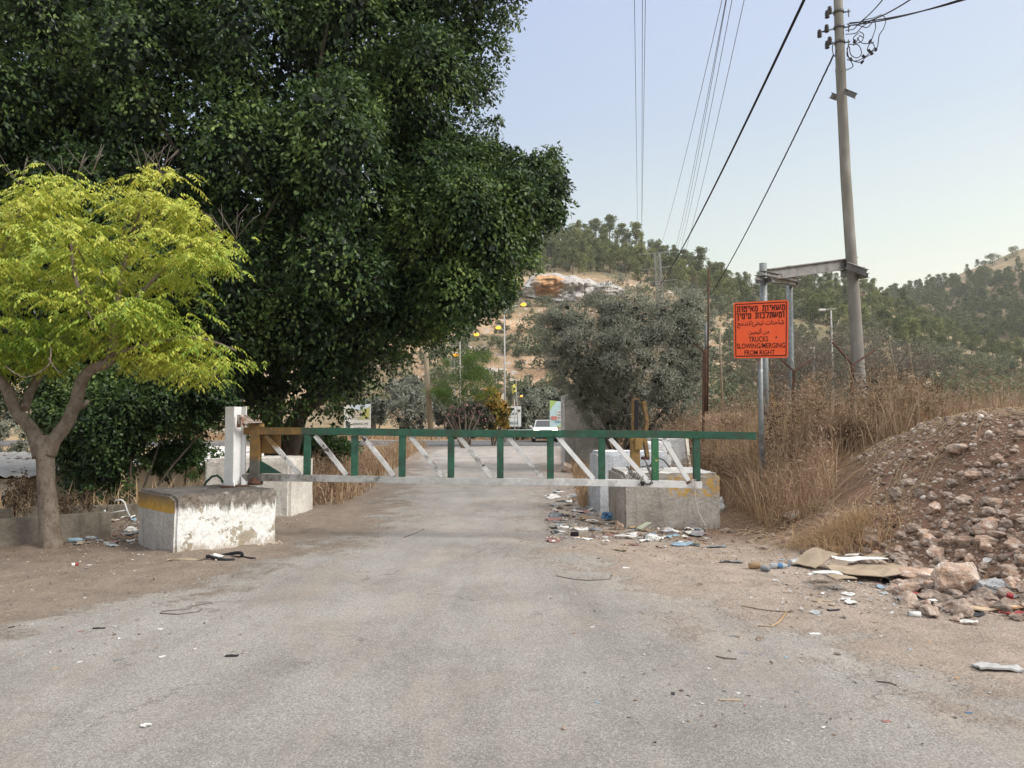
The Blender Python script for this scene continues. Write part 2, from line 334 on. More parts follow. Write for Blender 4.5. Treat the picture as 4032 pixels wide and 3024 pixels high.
Xr = L_[:, None]+(R_-L_)[:, None]*tt[None]
asph = .35+np.minimum((Xr-ledge(Yr))/1.2, (redge(Yr)-Xr)/1.6)*.5
asph = np.clip(asph, -.6, 1.0)
Zr = H(Xr, Yr)+.006
me = grid_mesh('road', Xr, Yr, Zr, m_road); colattr(me, 'soil', soilcol(Xr, Yr).reshape(-1, 3)); fattr(me, 'asph', asph); tag(link('road', me), kind='structure')
# main road that crosses behind, level with the guard rail
m_main = mp('main_road_asphalt', [(.3, (.09, .09, .092)), (.7, (.15, .148, .145))], 2, .9, bs=.2)
mb = MB(); mb.add([(-60, 47.2, .014), (60, 47.2, .014), (60, 60, .02), (-60, 60, .02)], [(0, 1, 2, 3)]); tag(mb.build('main_road', m_main), kind='structure')
# ---------------------------------------------------------------- hillsides
m_hill, nt, b = newmat('hillside_soil', .95, .1)
n1 = noi(nt, .035, 7, .62); n2 = noi(nt, .16, 6, .7); n3 = noi(nt, .7, 5, .7)
hc = ramp(nt, n2, [(.25, (.24, .16, .10)), (.42, (.40, .265, .165)), (.56, (.52, .37, .235)), (.72, (.38, .30, .21))])
hc = mixc(nt, ramp(nt, n1, [(.44, 0.0), (.56, .8)]), hc, ramp(nt, n3, [(.3, (.13, .12, .07)), (.7, (.27, .22, .14))]))
hc = mixc(nt, ramp(nt, mth(nt, 'ADD', mth(nt, 'MULTIPLY', n3, .6), mth(nt, 'MULTIPLY', noi(nt, .09, 4), .4)), [(.555, 0.0), (.60, .9)]), hc, ramp(nt, noi(nt, 1.6, 3), [(.3, (.3, .27, .24)), (.7, (.6, .57, .52))]))
hc = mixc(nt, 1.0, hc, ramp(nt, noi(nt, 2.2, 4, .7), [(.3, .72), (.7, 1.25)]), 'MULTIPLY')
nt.links.new(mixc(nt, attr(nt, 'wood', 'Fac'), hc, mixc(nt, .7, hc, ramp(nt, n3, [(.3, (.09, .10, .05)), (.7, (.24, .22, .13))]))), b.inputs['Base Color']); bmp(nt, b, n3, .8, .6)
us = np.linspace(-1.15, 1.15, 420); Yh = np.unique(np.concatenate([np.arange(71, 200, 1.0), np.arange(200, 400, 4)]))
U, YY = np.meshgrid(us, Yh); ZZ = hillA(U, YY)-.35*(1-sm((YY-71)/5))
me = grid_mesh('hillside', U*YY, YY, ZZ, m_hill); fattr(me, 'wood', np.clip(sm(((1655-(ZZ-EYE)/YY*FPX)-1110)/-60)+sm((2016+U*FPX-2750)/300)*.8*sm((YY-120)/40), 0, 1)); tag(link('hillside', me), kind='structure')
Yh = np.unique(np.concatenate([np.arange(240, 560, 5), np.arange(560, 900, 25)])); U, YY = np.meshgrid(np.linspace(-.5, 1.3, 260), Yh)
me = grid_mesh('far_hill', U*YY, YY, hillB(U, YY), m_hill); fattr(me, 'wood', np.clip(1-sm((YY-390)/80)*.5, 0, 1)); tag(link('far_hill', me), kind='structure')
# ---------------------------------------------------------------- foliage materials
m_ficus = leafmat('ficus_leaf', [(.010, .022, .009), (.022, .046, .016), (.05, .09, .026), (.14, .21, .055), (.31, .39, .12)], .8, .2, .42, .32, nmix=.5)
m_coreshade = leafmat('shade_dark_foliage', [(.006, .014, .005), (.012, .024, .008)], .5, .05)  # near-black leaf colour stands in for the shade deep inside the crowns
m_yel = leafmat('yellow_green_leaf', [(.09, .19, .03), (.22, .34, .045), (.42, .48, .07), (.62, .61, .11), (.74, .66, .17)], .55, .3, .45, .35, nmix=.55)
m_olive = leafmat('olive_leaf', [(.13, .14, .10), (.21, .225, .165), (.31, .325, .25), (.46, .47, .39)], .9, .15, .5, .35)
m_pine = leafmat('pine_needles', [(.08, .10, .05), (.16, .185, .08), (.25, .27, .12), (.33, .33, .17)], .25, .15, .8, .1, objvar=.3)
m_shrub = leafmat('scrub_leaf', [(.08, .10, .055), (.15, .17, .095), (.22, .235, .15), (.3, .29, .21)], .5, .12, .7, .2, objvar=.35)
m_feath = leafmat('feathery_leaf', [(.06, .12, .02), (.11, .18, .03), (.18, .24, .05)], .4, .4)
m_pinkb = leafmat('oleander_leaf', [(.04, .06, .025), (.07, .09, .04), (.1, .1, .05)], .8, .2)
m_pinkf = leafmat('pink_petal', [(.45, .18, .22), (.6, .3, .34)], 1, .3)
m_oran = leafmat('orange_flowering_leaf', [(.08, .12, .02), (.16, .16, .02), (.45, .24, .03), (.6, .3, .04)], .9, .3)
m_dry = leafmat('dry_grass', [(.19, .12, .075), (.32, .21, .125), (.47, .34, .21), (.64, .52, .37)], .6, .25, .8, .15, nmix=.35)
m_dry2 = leafmat('brown_scrub', [(.19, .125, .08), (.32, .225, .145), (.48, .37, .26)], .4, .2, .8, .15)
m_dark = leafmat('dark_seed_head', [(.05, .032, .022), (.12, .075, .05)], 2, .05, .9, .1)
m_tuft = leafmat('golden_straw', [(.34, .225, .13), (.52, .37, .22), (.68, .53, .36)], 1, .25, .8, .15)
m_stalk = mp('dry_stalk', [(.3, (.30, .21, .12)), (.7, (.5, .40, .27))], 8, .85, bs=0)
m_bark = mp('tree_bark', [(.3, (.22, .165, .125)), (.48, (.35, .28, .22)), (.7, (.48, .40, .33))], 14, .95, .1, 1.0, .06, 9, stretch=(1, 1, .45), spots=(.2, .16, .13), sscale=26, sth=.62)
m_bark2 = mp('grey_brown_bark', [(.3, (.10, .08, .06)), (.7, (.20, .165, .13))], 5, .9, .15, .7, .03, stretch=(1, 1, .4))
m_twig = mp('grey_twig', [(.3, (.14, .115, .095)), (.7, (.27, .23, .195))], 6, .9, bs=0)
# ---------------------------------------------------------------- foliage builders
def inpoly(px, py, poly):
    P = np.array(poly, float); ins = np.zeros(len(px), bool); j = len(P)-1
    for i in range(len(P)):
        xi, yi = P[i]; xj, yj = P[j]; c = ((yi > py) != (yj > py)) & (px < (xj-xi)*(py-yi)/(yj-yi+1e-9)+xi); ins ^= c; j = i
    return ins
def dedge(px, py, poly):
    P = np.array(poly, float); d = np.full(len(px), 1e9)
    for i in range(len(P)):
        a = P[i-1]; b_ = P[i]; ab = b_-a; t = np.clip(((px-a[0])*ab[0]+(py-a[1])*ab[1])/(ab@ab), 0, 1); d = np.minimum(d, np.hypot(px-a[0]-ab[0]*t, py-a[1]-ab[1]*t))
    return d
def spread(poly, n):
    P = np.array(poly, float); lo = P.min(0); hi = P.max(0); out = []; k = 0
    while k < n:
        q = lo+(hi-lo)*rng.random((n*3, 2)); q = q[inpoly(q[:, 0], q[:, 1], poly)]; out.append(q); k += len(q)
    return np.concatenate(out)[:n]
def atv(px, py, Y):
    a = (px-2016)/FPX; b_ = (1512-py)/FPX; y = cp-b_*sp; z = sp+b_*cp; return np.stack([a*Y/y, Y, EYE+z*Y/y], -1)
def blobs_from_outline(poly, Yc, n, rmin, rmax, tmax, edge=0, erad=.2, front=.6):
    """lumps that fill a crown whose side view is the outline; the crown is as deep as it is wide up to tmax"""
    q = spread(poly, n); d = dedge(q[:, 0], q[:, 1], poly)*Yc/FPX; r_ = np.clip(d*.95, rmin, rmax)*rng.uniform(.65, 1.0, n); T = np.minimum(tmax, d*1.25)
    s = np.where(rng.random(n) < front, rng.uniform(-1, -.45, n), rng.uniform(-.45, 1, n)); Y = Yc+s*T
    P = atv(q[:, 0], q[:, 1], Y)
    if edge:
        q = spread(poly, edge*8); d = dedge(q[:, 0], q[:, 1], poly); q = q[np.argsort(d)[:edge]]+rng.normal(0, erad*.35*FPX/Yc, (edge, 2))
        P = np.concatenate([P, atv(q[:, 0], q[:, 1], Yc+rng.normal(0, min(.5, tmax*.3), edge))]); r_ = np.concatenate([r_, erad*rng.uniform(.6, 1.3, edge)])
    return P, r_
def blob_leaves(name, P, r_, total, L, Wd, mat, parent, droop=.55, squash=.85, shell=.55, upn=.55, jit=.5):
    wt = r_**2; k = rng.choice(len(P), total, p=wt/wt.sum()); dr = sph(total)
    back = (dr[:, 1] > .35) & (rng.random(total) < .5); dr[back, 1] *= -1          # most leaves sit on the outer, lit sides of a lump
    low = (dr[:, 2] < -.3) & (rng.random(total) < .5); dr[low, 2] *= -1
    rad = r_[k]*(shell+(1.08-shell)*rng.random(total)**.6)
    rad *= 1+.22*np.sin(dr[:, 0]*7+k)*np.cos(dr[:, 2]*6+k*2.1)
    pos = P[k]+dr*rad[:, None]*np.array([1, 1, squash]); D = dr*.55+np.array([0, 0, -droop])+rng.normal(0, jit, (total, 3)); Nn = dr+np.array([0, 0, upn])+rng.normal(0, .5, (total, 3))
    sc_ = rng.uniform(.65, 1.2, total); return leaves(name, pos, D, Nn, L*sc_, Wd*sc_, mat, parent)
def crown(name, parent, P, r_, nleaf, L, Wd, mat, ncore=0, Lc=.35, corer=.45, **kw):
    o = blob_leaves(name, P, r_, nleaf, L, Wd, mat, parent, **kw)
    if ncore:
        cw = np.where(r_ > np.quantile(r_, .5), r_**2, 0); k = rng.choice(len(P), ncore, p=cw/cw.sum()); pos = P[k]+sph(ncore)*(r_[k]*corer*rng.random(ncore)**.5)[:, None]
        c = leaves('shade_dark_foliage', pos, sph(ncore), sph(ncore), Lc*rng.uniform(.6, 1.1, ncore), Lc*.7, m_coreshade); 
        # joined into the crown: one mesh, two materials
        a = o.data; bm = bmesh.new(); bm.from_mesh(a); n0 = len(bm.faces); c.data.transform(Matrix.Translation(-wloc(parent))); bm.from_mesh(c.data); bm.faces.ensure_lookup_table(); a.materials.append(m_coreshade)
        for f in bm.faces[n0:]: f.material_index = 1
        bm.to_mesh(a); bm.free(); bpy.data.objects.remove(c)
    return o
def limb(mb, pts, r0, r1, seg=9, wob=.05, sub=4):
    """smooth tapering limb through the points"""
    P = [Vector([float(a) for a in p]) for p in pts]; out = []
    for i in range(len(P)-1):
        a, b_, c, d = P[max(i-1, 0)], P[i], P[i+1], P[min(i+2, len(P)-1)]
        for k in range(sub):
            t = k/sub; out.append(.5*((2*b_)+(c-a)*t+(2*a-5*b_+4*c-d)*t*t+(3*b_-a-3*c+d)*t**3))
    out.append(P[-1]); n = len(out); mb.tube(out, [r0+(r1-r0)*(i/(n-1))**.85 for i in range(n)], seg, wob=wob); return out
def blades(name, P, h, wd, lean, mat, parent=None, curve=.35):
    """grass blades: tapering, bent; P (n,3) feet"""
    n = len(P); a = rng.uniform(0, 2*math.pi, n); la = rng.uniform(0, 2*math.pi, n); ln = np.abs(rng.normal(0, lean, n))
    S = np.stack([np.cos(a), np.sin(a), 0*a], -1)*(wd/2)[:, None]; O = np.stack([np.cos(la), np.sin(la), 0*a], -1)*(h*ln)[:, None]; up = np.array([0, 0, 1])*h[:, None]
    V = np.empty((n, 5, 3)); V[:, 0] = P-S; V[:, 1] = P+S; M1 = P+up*.55+O*curve; V[:, 2] = M1+S*.8; V[:, 3] = M1-S*.8; V[:, 4] = P+up*(1-.3*np.minimum(ln, 1))[:, None]+O
    k = np.arange(n)[:, None]*5; F4 = k+np.array([[0, 1, 2, 3]]); F3 = k+np.array([[3, 2, 4]]); return link(name, npmesh(name, V.reshape(-1, 3), [F4, F3], mat), parent)
def scatter(n, x0, x1, y0, y1, cond=None, clump=0, cs=.5):
    x = rng.uniform(x0, x1, n*4); y = rng.uniform(y0, y1, n*4)
    ok = np.ones(len(x), bool) if cond is None else cond(x, y)
    if clump: ok &= vnoise(x, y, cs, 11) > rng.random(len(x))*clump
    x = x[ok][:n]; y = y[ok][:n]; return np.stack([x, y, H(x, y)-.01], -1)
# ---------------------------------------------------------------- big ficus
FIC = [(-900, -800), (2080, -800), (2050, -300), (2062, 0), (2000, 130), (2010, 215), (1950, 255), (1900, 440), (1985, 480), (1960, 580), (2000, 650), (2090, 650), (2180, 630), (2200, 760), (2225, 850), (2195, 890), (2110, 930), (2110, 1010), (2040, 1070), (1990, 1190), (1890, 1290), (1750, 1330), (1640, 1390), (1510, 1470), (1430, 1560), (1400, 1640), (1310, 1680), (1180, 1670), (1050, 1710), (930, 1720), (800, 1700), (640, 1720), (540, 1740), (500, 1900), (440, 1990), (380, 1985), (290, 1900), (240, 1880), (170, 1700), (90, 1610), (-300, 1600), (-900, 1500)]
fb = gp(1120, 1895); fb = np.array([-5.9, 19.5, H(-5.9, 19.5)])
t = thing('ficus_tree', 'huge dense dark green ficus tree filling the upper left behind the white gate post', 'tree', fb)
P, r_ = blobs_from_outline(FIC, 17.0, 620, .42, 1.0, 3.4, edge=460, erad=.22, front=.7)
mc = []                                            # big lobes, with deep recesses between them
for q in spread(FIC, 4000):
    if all((q[0]-a)**2+((q[1]-b_)*.8)**2 > 330**2 for a, b_ in mc): mc.append(tuple(q))
pq = np.stack([2016+P[:, 0]/P[:, 1]*FPX, 1655-(P[:, 2]-EYE)/P[:, 1]*FPX], -1); dm = np.min(np.hypot(pq[:, None, 0]-np.array(mc)[None, :, 0], (pq[:, None, 1]-np.array(mc)[None, :, 1])*.8), 1)*17/FPX
P[:620, 1] += (np.clip((dm[:620]/1.15)**2.2, 0, 1.3)*2.3)*(P[:620, 1] < 17)
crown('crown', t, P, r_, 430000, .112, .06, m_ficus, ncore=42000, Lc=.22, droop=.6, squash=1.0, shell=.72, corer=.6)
FR = [(1500, 500), (1900, 560), (2090, 650), (2180, 645), (2205, 850), (2110, 920), (2100, 1010), (2030, 1060), (1980, 1180), (1880, 1270), (1500, 1350)]
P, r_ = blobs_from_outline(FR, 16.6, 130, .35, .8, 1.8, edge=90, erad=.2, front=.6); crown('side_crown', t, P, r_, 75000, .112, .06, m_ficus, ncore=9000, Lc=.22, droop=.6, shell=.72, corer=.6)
# added inner leaves in shade-dark colour that close the crown
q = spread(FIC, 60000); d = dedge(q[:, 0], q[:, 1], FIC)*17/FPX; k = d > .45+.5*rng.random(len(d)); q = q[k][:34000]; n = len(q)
leaves('inner_crown', atv(q[:, 0], q[:, 1], 17.6+rng.normal(0, .55, n)), sph(n)+[0, 0, -.3], sph(n)+[0, -1.2, 0], .26*rng.uniform(.6, 1.1, n), .15, m_coreshade, t)
mb = MB(); B = fb
limb(mb, [B+[0, 0, -.3], B+[.1, 0, 1.0], B+[.5, 0, 2.2], at(1400, 1350, 19)], .3, .12, 12)
limb(mb, [B+[-.1, 0, -.3], at(1080, 1700, 19.4), at(1030, 1560, 19.2), at(900, 1300, 19), at(800, 900, 18.5)], .33, .12, 12)
limb(mb, [B+[.05, .1, .2], at(1180, 1640, 19), at(1300, 1540, 18.6), at(1600, 1250, 18), at(1900, 900, 17.5)], .26, .06)
limb(mb, [at(1080, 1600, 19.2), at(1150, 1200, 18.6), at(1350, 700, 18), at(1500, 100, 17.5)], .25, .06)
limb(mb, [at(1000, 1560, 19.2), at(700, 1300, 18), at(420, 1000, 17.5), at(200, 500, 17)], .22, .06)
limb(mb, [at(900, 1500, 19), at(600, 1560, 17), at(420, 1700, 16), at(370, 1850, 15.6)], .1, .025)
for a_, b_, c_ in (((760, 700), (640, 500), (560, 300)), ((1230, 420), (1260, 250), (1300, 60)), ((1000, 1050), (1030, 900), (1100, 760)), ((420, 1560), (520, 1640), (500, 1760))): limb(mb, [at(*a_, 16.5), at(*b_, 15.6), at(*c_, 15.2)], .05, .02)
mb.build('trunk', m_bark2, t)
# ---------------------------------------------------------------- yellow-green tree
YB = gp(203, 2155); t = thing('young_ash_tree', 'small tree with yellow green feathery leaves and smooth brown forked trunk, left edge', 'tree', YB)
mb = MB(); y0 = YB[1]
mb.tube([YB+[0, 0, -.15], YB+[0, 0, .02], at(198, 2120, y0), at(190, 2000, y0), at(182, 1900, y0), at(178, 1810, y0), at(176, 1755, y0), at(172, 1715, y0)], [.145, .14, .125, .112, .104, .106, .125, .10], 16, wob=.05)
limb(mb, [at(160, 1800, y0), at(135, 1710, y0), at(60, 1610, y0-.1), at(25, 1530, y0-.2), at(-60, 1420, y0-.3), at(-160, 1200, y0-.4)], .1, .045, 12)
limb(mb, [at(190, 1790, y0), at(212, 1735, y0), at(262, 1668, y0), at(300, 1580, y0-.1), at(322, 1500, y0-.15), at(368, 1450, y0-.2), at(432, 1420, y0-.2), at(446, 1330, y0-.25), at(452, 1240, y0-.3)], .095, .05, 12)
limb(mb, [at(95, 1610, y0-.1), at(130, 1520, y0+.1), at(185, 1440, y0+.3), at(240, 1380, y0+.4), at(300, 1250, y0+.5)], .06, .03)
limb(mb, [at(440, 1290, y0-.28), at(400, 1235, y0-.5), at(330, 1170, y0-.7), at(295, 1085, y0-.75), at(280, 960, y0-.7)], .032, .018)
limb(mb, [at(450, 1270, y0-.3), at(560, 1150, y0-.2), at(700, 1000, y0-.1), at(860, 900, y0)], .03, .01)
limb(mb, [at(440, 1400, y0-.2), at(600, 1350, y0-.2), at(780, 1330, y0-.1), at(930, 1380, y0)], .03, .01)
limb(mb, [at(452, 1240, y0-.3), at(500, 1000, y0), at(560, 800, y0)], .045, .012); limb(mb, [at(-100, 1300, y0-.35), at(0, 1000, y0), at(120, 760, y0)], .04, .012)
mb.tube([at(325, 1605, y0-.12), at(345, 1580, y0-.2)], [.03, .026], 8)
limb(mb, [at(200, 1370, y0-.9), at(190, 1440, y0-1), at(110, 1485, y0-1), at(60, 1470, y0-1), at(20, 1440, y0-1)], .009, .005, 6); limb(mb, [at(190, 1410, y0-1), at(225, 1460, y0-1), at(240, 1465, y0-1)], .008, .005, 6)
limb(mb, [at(345, 1225, y0-1), at(365, 1270, y0-1), at(375, 1300, y0-1), at(350, 1290, y0-1)], .008, .005, 6)
mb.build('trunk', m_bark, t)
YEL = [(-700, 900), (-300, 760), (-20, 790), (50, 740), (120, 700), (200, 660), (280, 700), (420, 670), (480, 720), (540, 660), (640, 670), (720, 690), (700, 760), (790, 800), (760, 860), (880, 900), (920, 930), (930, 1000), (870, 1060), (790, 1090), (800, 1160), (740, 1220), (700, 1270), (800, 1290), (900, 1330), (965, 1390), (985, 1450), (930, 1500), (840, 1520), (740, 1490), (640, 1480), (520, 1450), (430, 1410), (330, 1380), (290, 1430), (200, 1450), (130, 1440), (0, 1470), (-300, 1430), (-700, 1300)]
npad = 410; q = spread(YEL, npad); d = dedge(q[:, 0], q[:, 1], YEL)*y0/FPX; q2 = q.copy()
PP = atv(q[:, 0], q[:, 1], y0+rng.uniform(-1, 1, npad)*np.minimum(1.15, .15+d*1.2)-.1)
def pinnate(pads, npl, rl, name, mat, parent):
    n = len(pads)*npl; base = np.repeat(pads, npl, 0)+rng.normal(0, 1, (n, 3))*[.15, .15, .035]; az = rng.uniform(0, 2*math.pi, n); out = np.stack([np.cos(az), np.sin(az), 0*az], -1)
    ln = rl*rng.uniform(.7, 1.2, n); A = []; D_ = []; S_ = []; Ls = []
    side = np.stack([-np.sin(az), np.cos(az), 0*az], -1)
    for k, tt_ in enumerate(np.linspace(.22, 1, 7)):
        p = base+out*(ln*tt_)[:, None]+np.array([0, 0, 1])*(ln*(.28*tt_-.75*tt_*tt_))[:, None]
        for sgn in ((-1, 1) if k < 6 else (0,)):
            A.append(p); D_.append(side*sgn*.75+out*.45+np.array([0, 0, -.8])+rng.normal(0, .16, (n, 3))); S_.append(out*.3+np.array([0, 0, 1])+side*.2*sgn+rng.normal(0, .3, (n, 3))); Ls.append(ln*.30*rng.uniform(.8, 1.15, n)*(1-.25*abs(tt_-.5)))
    A = np.concatenate(A); return leaves(name, A, np.concatenate(D_), np.concatenate(S_), np.concatenate(Ls), np.concatenate(Ls)*.33, mat, parent, bend=.06)
pinnate(PP, 12, .26, 'crown', m_yel, t)
mb = MB()
for k in range(60):
    p = PP[rng.integers(npad)]; s_ = Vector(p); e1 = s_+Vector((random.uniform(-.2, .2), random.uniform(-.2, .2), random.uniform(-.2, .2))); mb.tube([s_+(Vector(at(430, 1250, y0))-s_)*.3, s_, e1], [.008, .005, .002], 4)
for bx, by in ((250, 680), (360, 650), (600, 660), (560, 640), (880, 880), (930, 900), (300, 670), (80, 690), (640, 650)):
    for j in range(5):
        a = at(bx, by+40, y0); dx = random.uniform(-110, 110); mb.tube([a, at(bx+dx*.6, by-30, y0), at(bx+dx, by-random.uniform(40, 90), y0)], [.004, .003, .0015], 4)
mb.build('twigs', m_twig, t)
# ---------------------------------------------------------------- olive tree right of the road
OLI = [(2130, 1340), (2115, 1250), (2180, 1200), (2300, 1190), (2380, 1140), (2400, 1080), (2450, 1090), (2500, 1120), (2560, 1165), (2620, 1150), (2700, 1125), (2770, 1160), (2810, 1250), (2790, 1400), (2770, 1560), (2730, 1680), (2600, 1760), (2480, 1760), (2360, 1740), (2290, 1650), (2240, 1560), (2180, 1500), (2150, 1420)]
ob = np.array([3.6, 25.0, H(3.6, 25.)]); t = thing('olive_tree', 'large grey green olive tree with fine leaves behind the tall concrete slab', 'tree', ob)
P, r_ = blobs_from_outline(OLI, 25., 270, .2, .55, 2.2, edge=170, erad=.16); crown('crown', t, P, r_, 140000, .10, .022, m_olive, ncore=2600, Lc=.22, droop=-.1, jit=.8, shell=.25)
mb = MB()
for k in range(9):
    a = rng.choice(len(P)); limb(mb, [ob+[random.uniform(-.3, .3), 0, -.2], ob+(P[a]-ob)*.4+[0, 0, .2], P[a]], .09, .015, 6)
for k in range(160):
    a = rng.choice(len(P)); c_ = P[a]; e1 = c_+rng.normal(0, .4, 3); e1[2] += .3; mb.tube([c_, (c_+e1)/2+rng.normal(0, .07, 3), e1], [.009, .007, .003], 4)
mb.build('trunk', m_twig, t)
# ---------------------------------------------------------------- bushes and smaller trees
def bush(name, label, cat, poly, Yc, nb, rmin, rmax, tm, nleaf, L, Wd, mat, trunk=None, group=None, core=0, flowers=None, mbark=None, **kw):
    px = sum(p[0] for p in poly)/len(poly); pb = max(p[1] for p in poly); b0 = at(px, pb, Yc)
    zg = float(H(b0[0], Yc)) if Yc < 71 else float(hillA(b0[0]/Yc, Yc)); b0[2] = zg
    t = thing(name, label, cat, b0, group); P, r_ = blobs_from_outline(poly, Yc, nb, rmin, rmax, tm, edge=nb//3, erad=rmin); crown('crown', t, P, r_, nleaf, L, Wd, mat, ncore=core, Lc=L*3, **kw)
    mb = MB()
    for k in range(trunk or 4):
        a = rng.choice(len(P)); mid = b0+(P[a]-b0)*.45+rng.normal(0, .06, 3)*Yc/20; limb(mb, [b0+[0, 0, -.15], mid, P[a]], .0016*Yc+.012, .0004*Yc+.003, 6)
    mb.build('stems', mbark or m_bark2, t)
    if flowers: blob_leaves('flowers', P, r_*1.05, flowers[0], flowers[1], flowers[1]*.9, flowers[2], t, droop=0)
    return t
bush('citrus_shrub', 'mid green leafy shrub behind the striped concrete block', 'shrub', [(570, 1770), (620, 1740), (700, 1745), (740, 1700), (790, 1750), (880, 1790), (850, 1820), (800, 1850), (770, 1880), (700, 1840), (640, 1880), (590, 1830)], 14.5, 90, .08, .2, .8, 8000, .075, .04, leafmat('citrus_leaf', [(.035, .07, .02), (.07, .13, .035), (.16, .24, .08)], .9, .25), droop=.3, jit=.9, shell=.2)
bush('vine_shrub', 'low bright green leafy bush seen through the gate behind the ficus trunk', 'bush', [(1110, 1725), (1200, 1700), (1330, 1705), (1390, 1760), (1340, 1800), (1220, 1790), (1130, 1810)], 20.5, 45, .14, .3, .7, 6000, .1, .06, bpy.data.materials['citrus_leaf'], droop=.3)
bush('hanging_ficus_foliage', 'dark drooping lower foliage of the big ficus behind the ash trunk', 'shrub', [(120, 1480), (520, 1440), (900, 1470), (940, 1640), (860, 1690), (760, 1640), (700, 1720), (620, 1690), (560, 1760), (580, 1830), (520, 1880), (500, 1960), (450, 2010), (420, 1930), (370, 1970), (330, 1890), (270, 1930), (240, 1850), (130, 1680)], 13.8, 230, .12, .38, 1.3, 60000, .08, .042, m_ficus, droop=.65, core=4500, jit=.8, shell=.35)  # hanging ficus branches, added in front as a separate bush
bush('feathery_tree', 'thin feathery bright green tree before the oleander on the far verge', 'tree', [(1660, 1560), (1700, 1500), (1790, 1480), (1730, 1430), (1800, 1390), (1900, 1380), (1960, 1420), (1950, 1480), (1970, 1540), (1900, 1570), (1830, 1590), (1720, 1600)], 44., 75, .22, .5, 1.6, 15000, .14, .03, m_feath, trunk=7, droop=0, shell=.2)
bush('oleander_bush', 'rounded oleander bush covered in pink flowers beside the far road', 'bush', [(1765, 1640), (1790, 1600), (1850, 1590), (1910, 1610), (1930, 1660), (1920, 1700), (1850, 1720), (1775, 1700)], 47., 45, .25, .5, 1.3, 8000, .18, .06, m_pinkb, core=300, flowers=(1300, .13, m_pinkf))
bush('flowering_shrub', 'dense shrub of orange and yellow blossom right of the oleander', 'bush', [(1890, 1560), (1930, 1530), (1970, 1560), (1995, 1600), (1995, 1670), (1970, 1690), (1900, 1690), (1880, 1620)], 48.5, 45, .25, .5, 1.2, 8000, .17, .09, m_oran, core=300)
for i, (pl, Yc, lab) in enumerate([([(1540, 1560), (1580, 1530), (1660, 1530), (1700, 1570), (1690, 1690), (1600, 1700), (1550, 1650)], 66, 'round olive tree left of the wooden pole by the far verge'),
        ([(1420, 1580), (1470, 1570), (1510, 1600), (1510, 1650), (1440, 1670)], 68, 'olive tree immediately right of the apartment hoarding'),
        ([(2040, 1570), (2090, 1540), (2150, 1550), (2160, 1640), (2090, 1680), (2050, 1640)], 70, 'olive tree rising above the white car'), 
        ([(2130, 1550), (2180, 1540), (2210, 1570), (2200, 1650), (2140, 1650)], 74, 'olive tree between the white car and the tall slab'),
        ([(1700, 1580), (1760, 1570), (1800, 1600), (1790, 1640), (1720, 1650)], 76, 'olive tree half hidden behind the feathery tree'),
        ([(1530, 1520), (1600, 1500), (1680, 1520), (1690, 1560), (1560, 1570)], 84, 'higher olive tree on the slope behind the round olive'),
        ([(-100, 1690), (0, 1670), (80, 1690), (140, 1740), (130, 1800), (-100, 1830)], 30, 'grey olive bush in the hollow at the left edge'),
        ([(2000, 1650), (2080, 1640), (2090, 1690), (2000, 1700)], 62, 'low olive bush by the white hoarding'),
        ([(-120, 1560), (-40, 1500), (60, 1540), (60, 1660), (-100, 1680)], 50, 'olive tree beyond the hollow, cut by the left edge')]):
    bush('olive_bush', lab, 'olive tree', pl, Yc, 40, .006*Yc, .012*Yc, .03*Yc, 6500, .0042*Yc, .0013*Yc, m_olive, group='olive trees behind the far road', core=150, droop=0, shell=.4)
# bare grey shrub beside the leaning pole
t = thing('bare_shrub', 'leafless grey brown twiggy shrub right of the tall concrete pole', 'shrub', (10.6, 25, float(H(10.6, 25.)))); mb = MB()
def twig(p, d, r, n, ln):
    e1 = p+d*ln+Vector([random.gauss(0, ln*.12) for _ in range(3)]); mb.tube([p, (p+e1)/2+Vector([random.gauss(0, ln*.07) for _ in range(3)]), e1], [r, r*.85, r*.62], 4 if n < 4 else 6, cap=False)
    if n:
        for k in range(3 if n > 1 else 4): twig(e1 if k < 2 else (p+e1)/2, (d+Vector([random.gauss(0, .5), random.gauss(0, .5), random.gauss(.12, .35)])).normalized(), r*.6, n-1, ln*random.uniform(.62, .85))
for bx, by in ((8.7, 25), (9.8, 25.5), (11, 25), (12.2, 25.3), (13.2, 26)):
    for k in range(3): twig(Vector((bx+random.uniform(-.3, .3), by, float(H(bx, by))-.1)), Vector((random.uniform(-.5, .5), random.uniform(-.3, .3), 1)).normalized(), .035, 5, 1.3)
mb.build('branches', m_twig, t); 
tips = np.array([v.co[:] for v in t.children[0].data.vertices]); tips = tips[tips[:, 2] > 1.0]; kk = rng.choice(len(tips), 16000); dd = sph(16000)
leaves('dry_leaves', tips[kk]+rng.normal(0, .12, (16000, 3))+np.array(t.location), dd, sph(16000), .07*rng.uniform(.6, 1.2, 16000), .022, leafmat('withered_leaf', [(.16, .15, .11), (.24, .21, .16), (.34, .28, .21)], .6, .15), t)
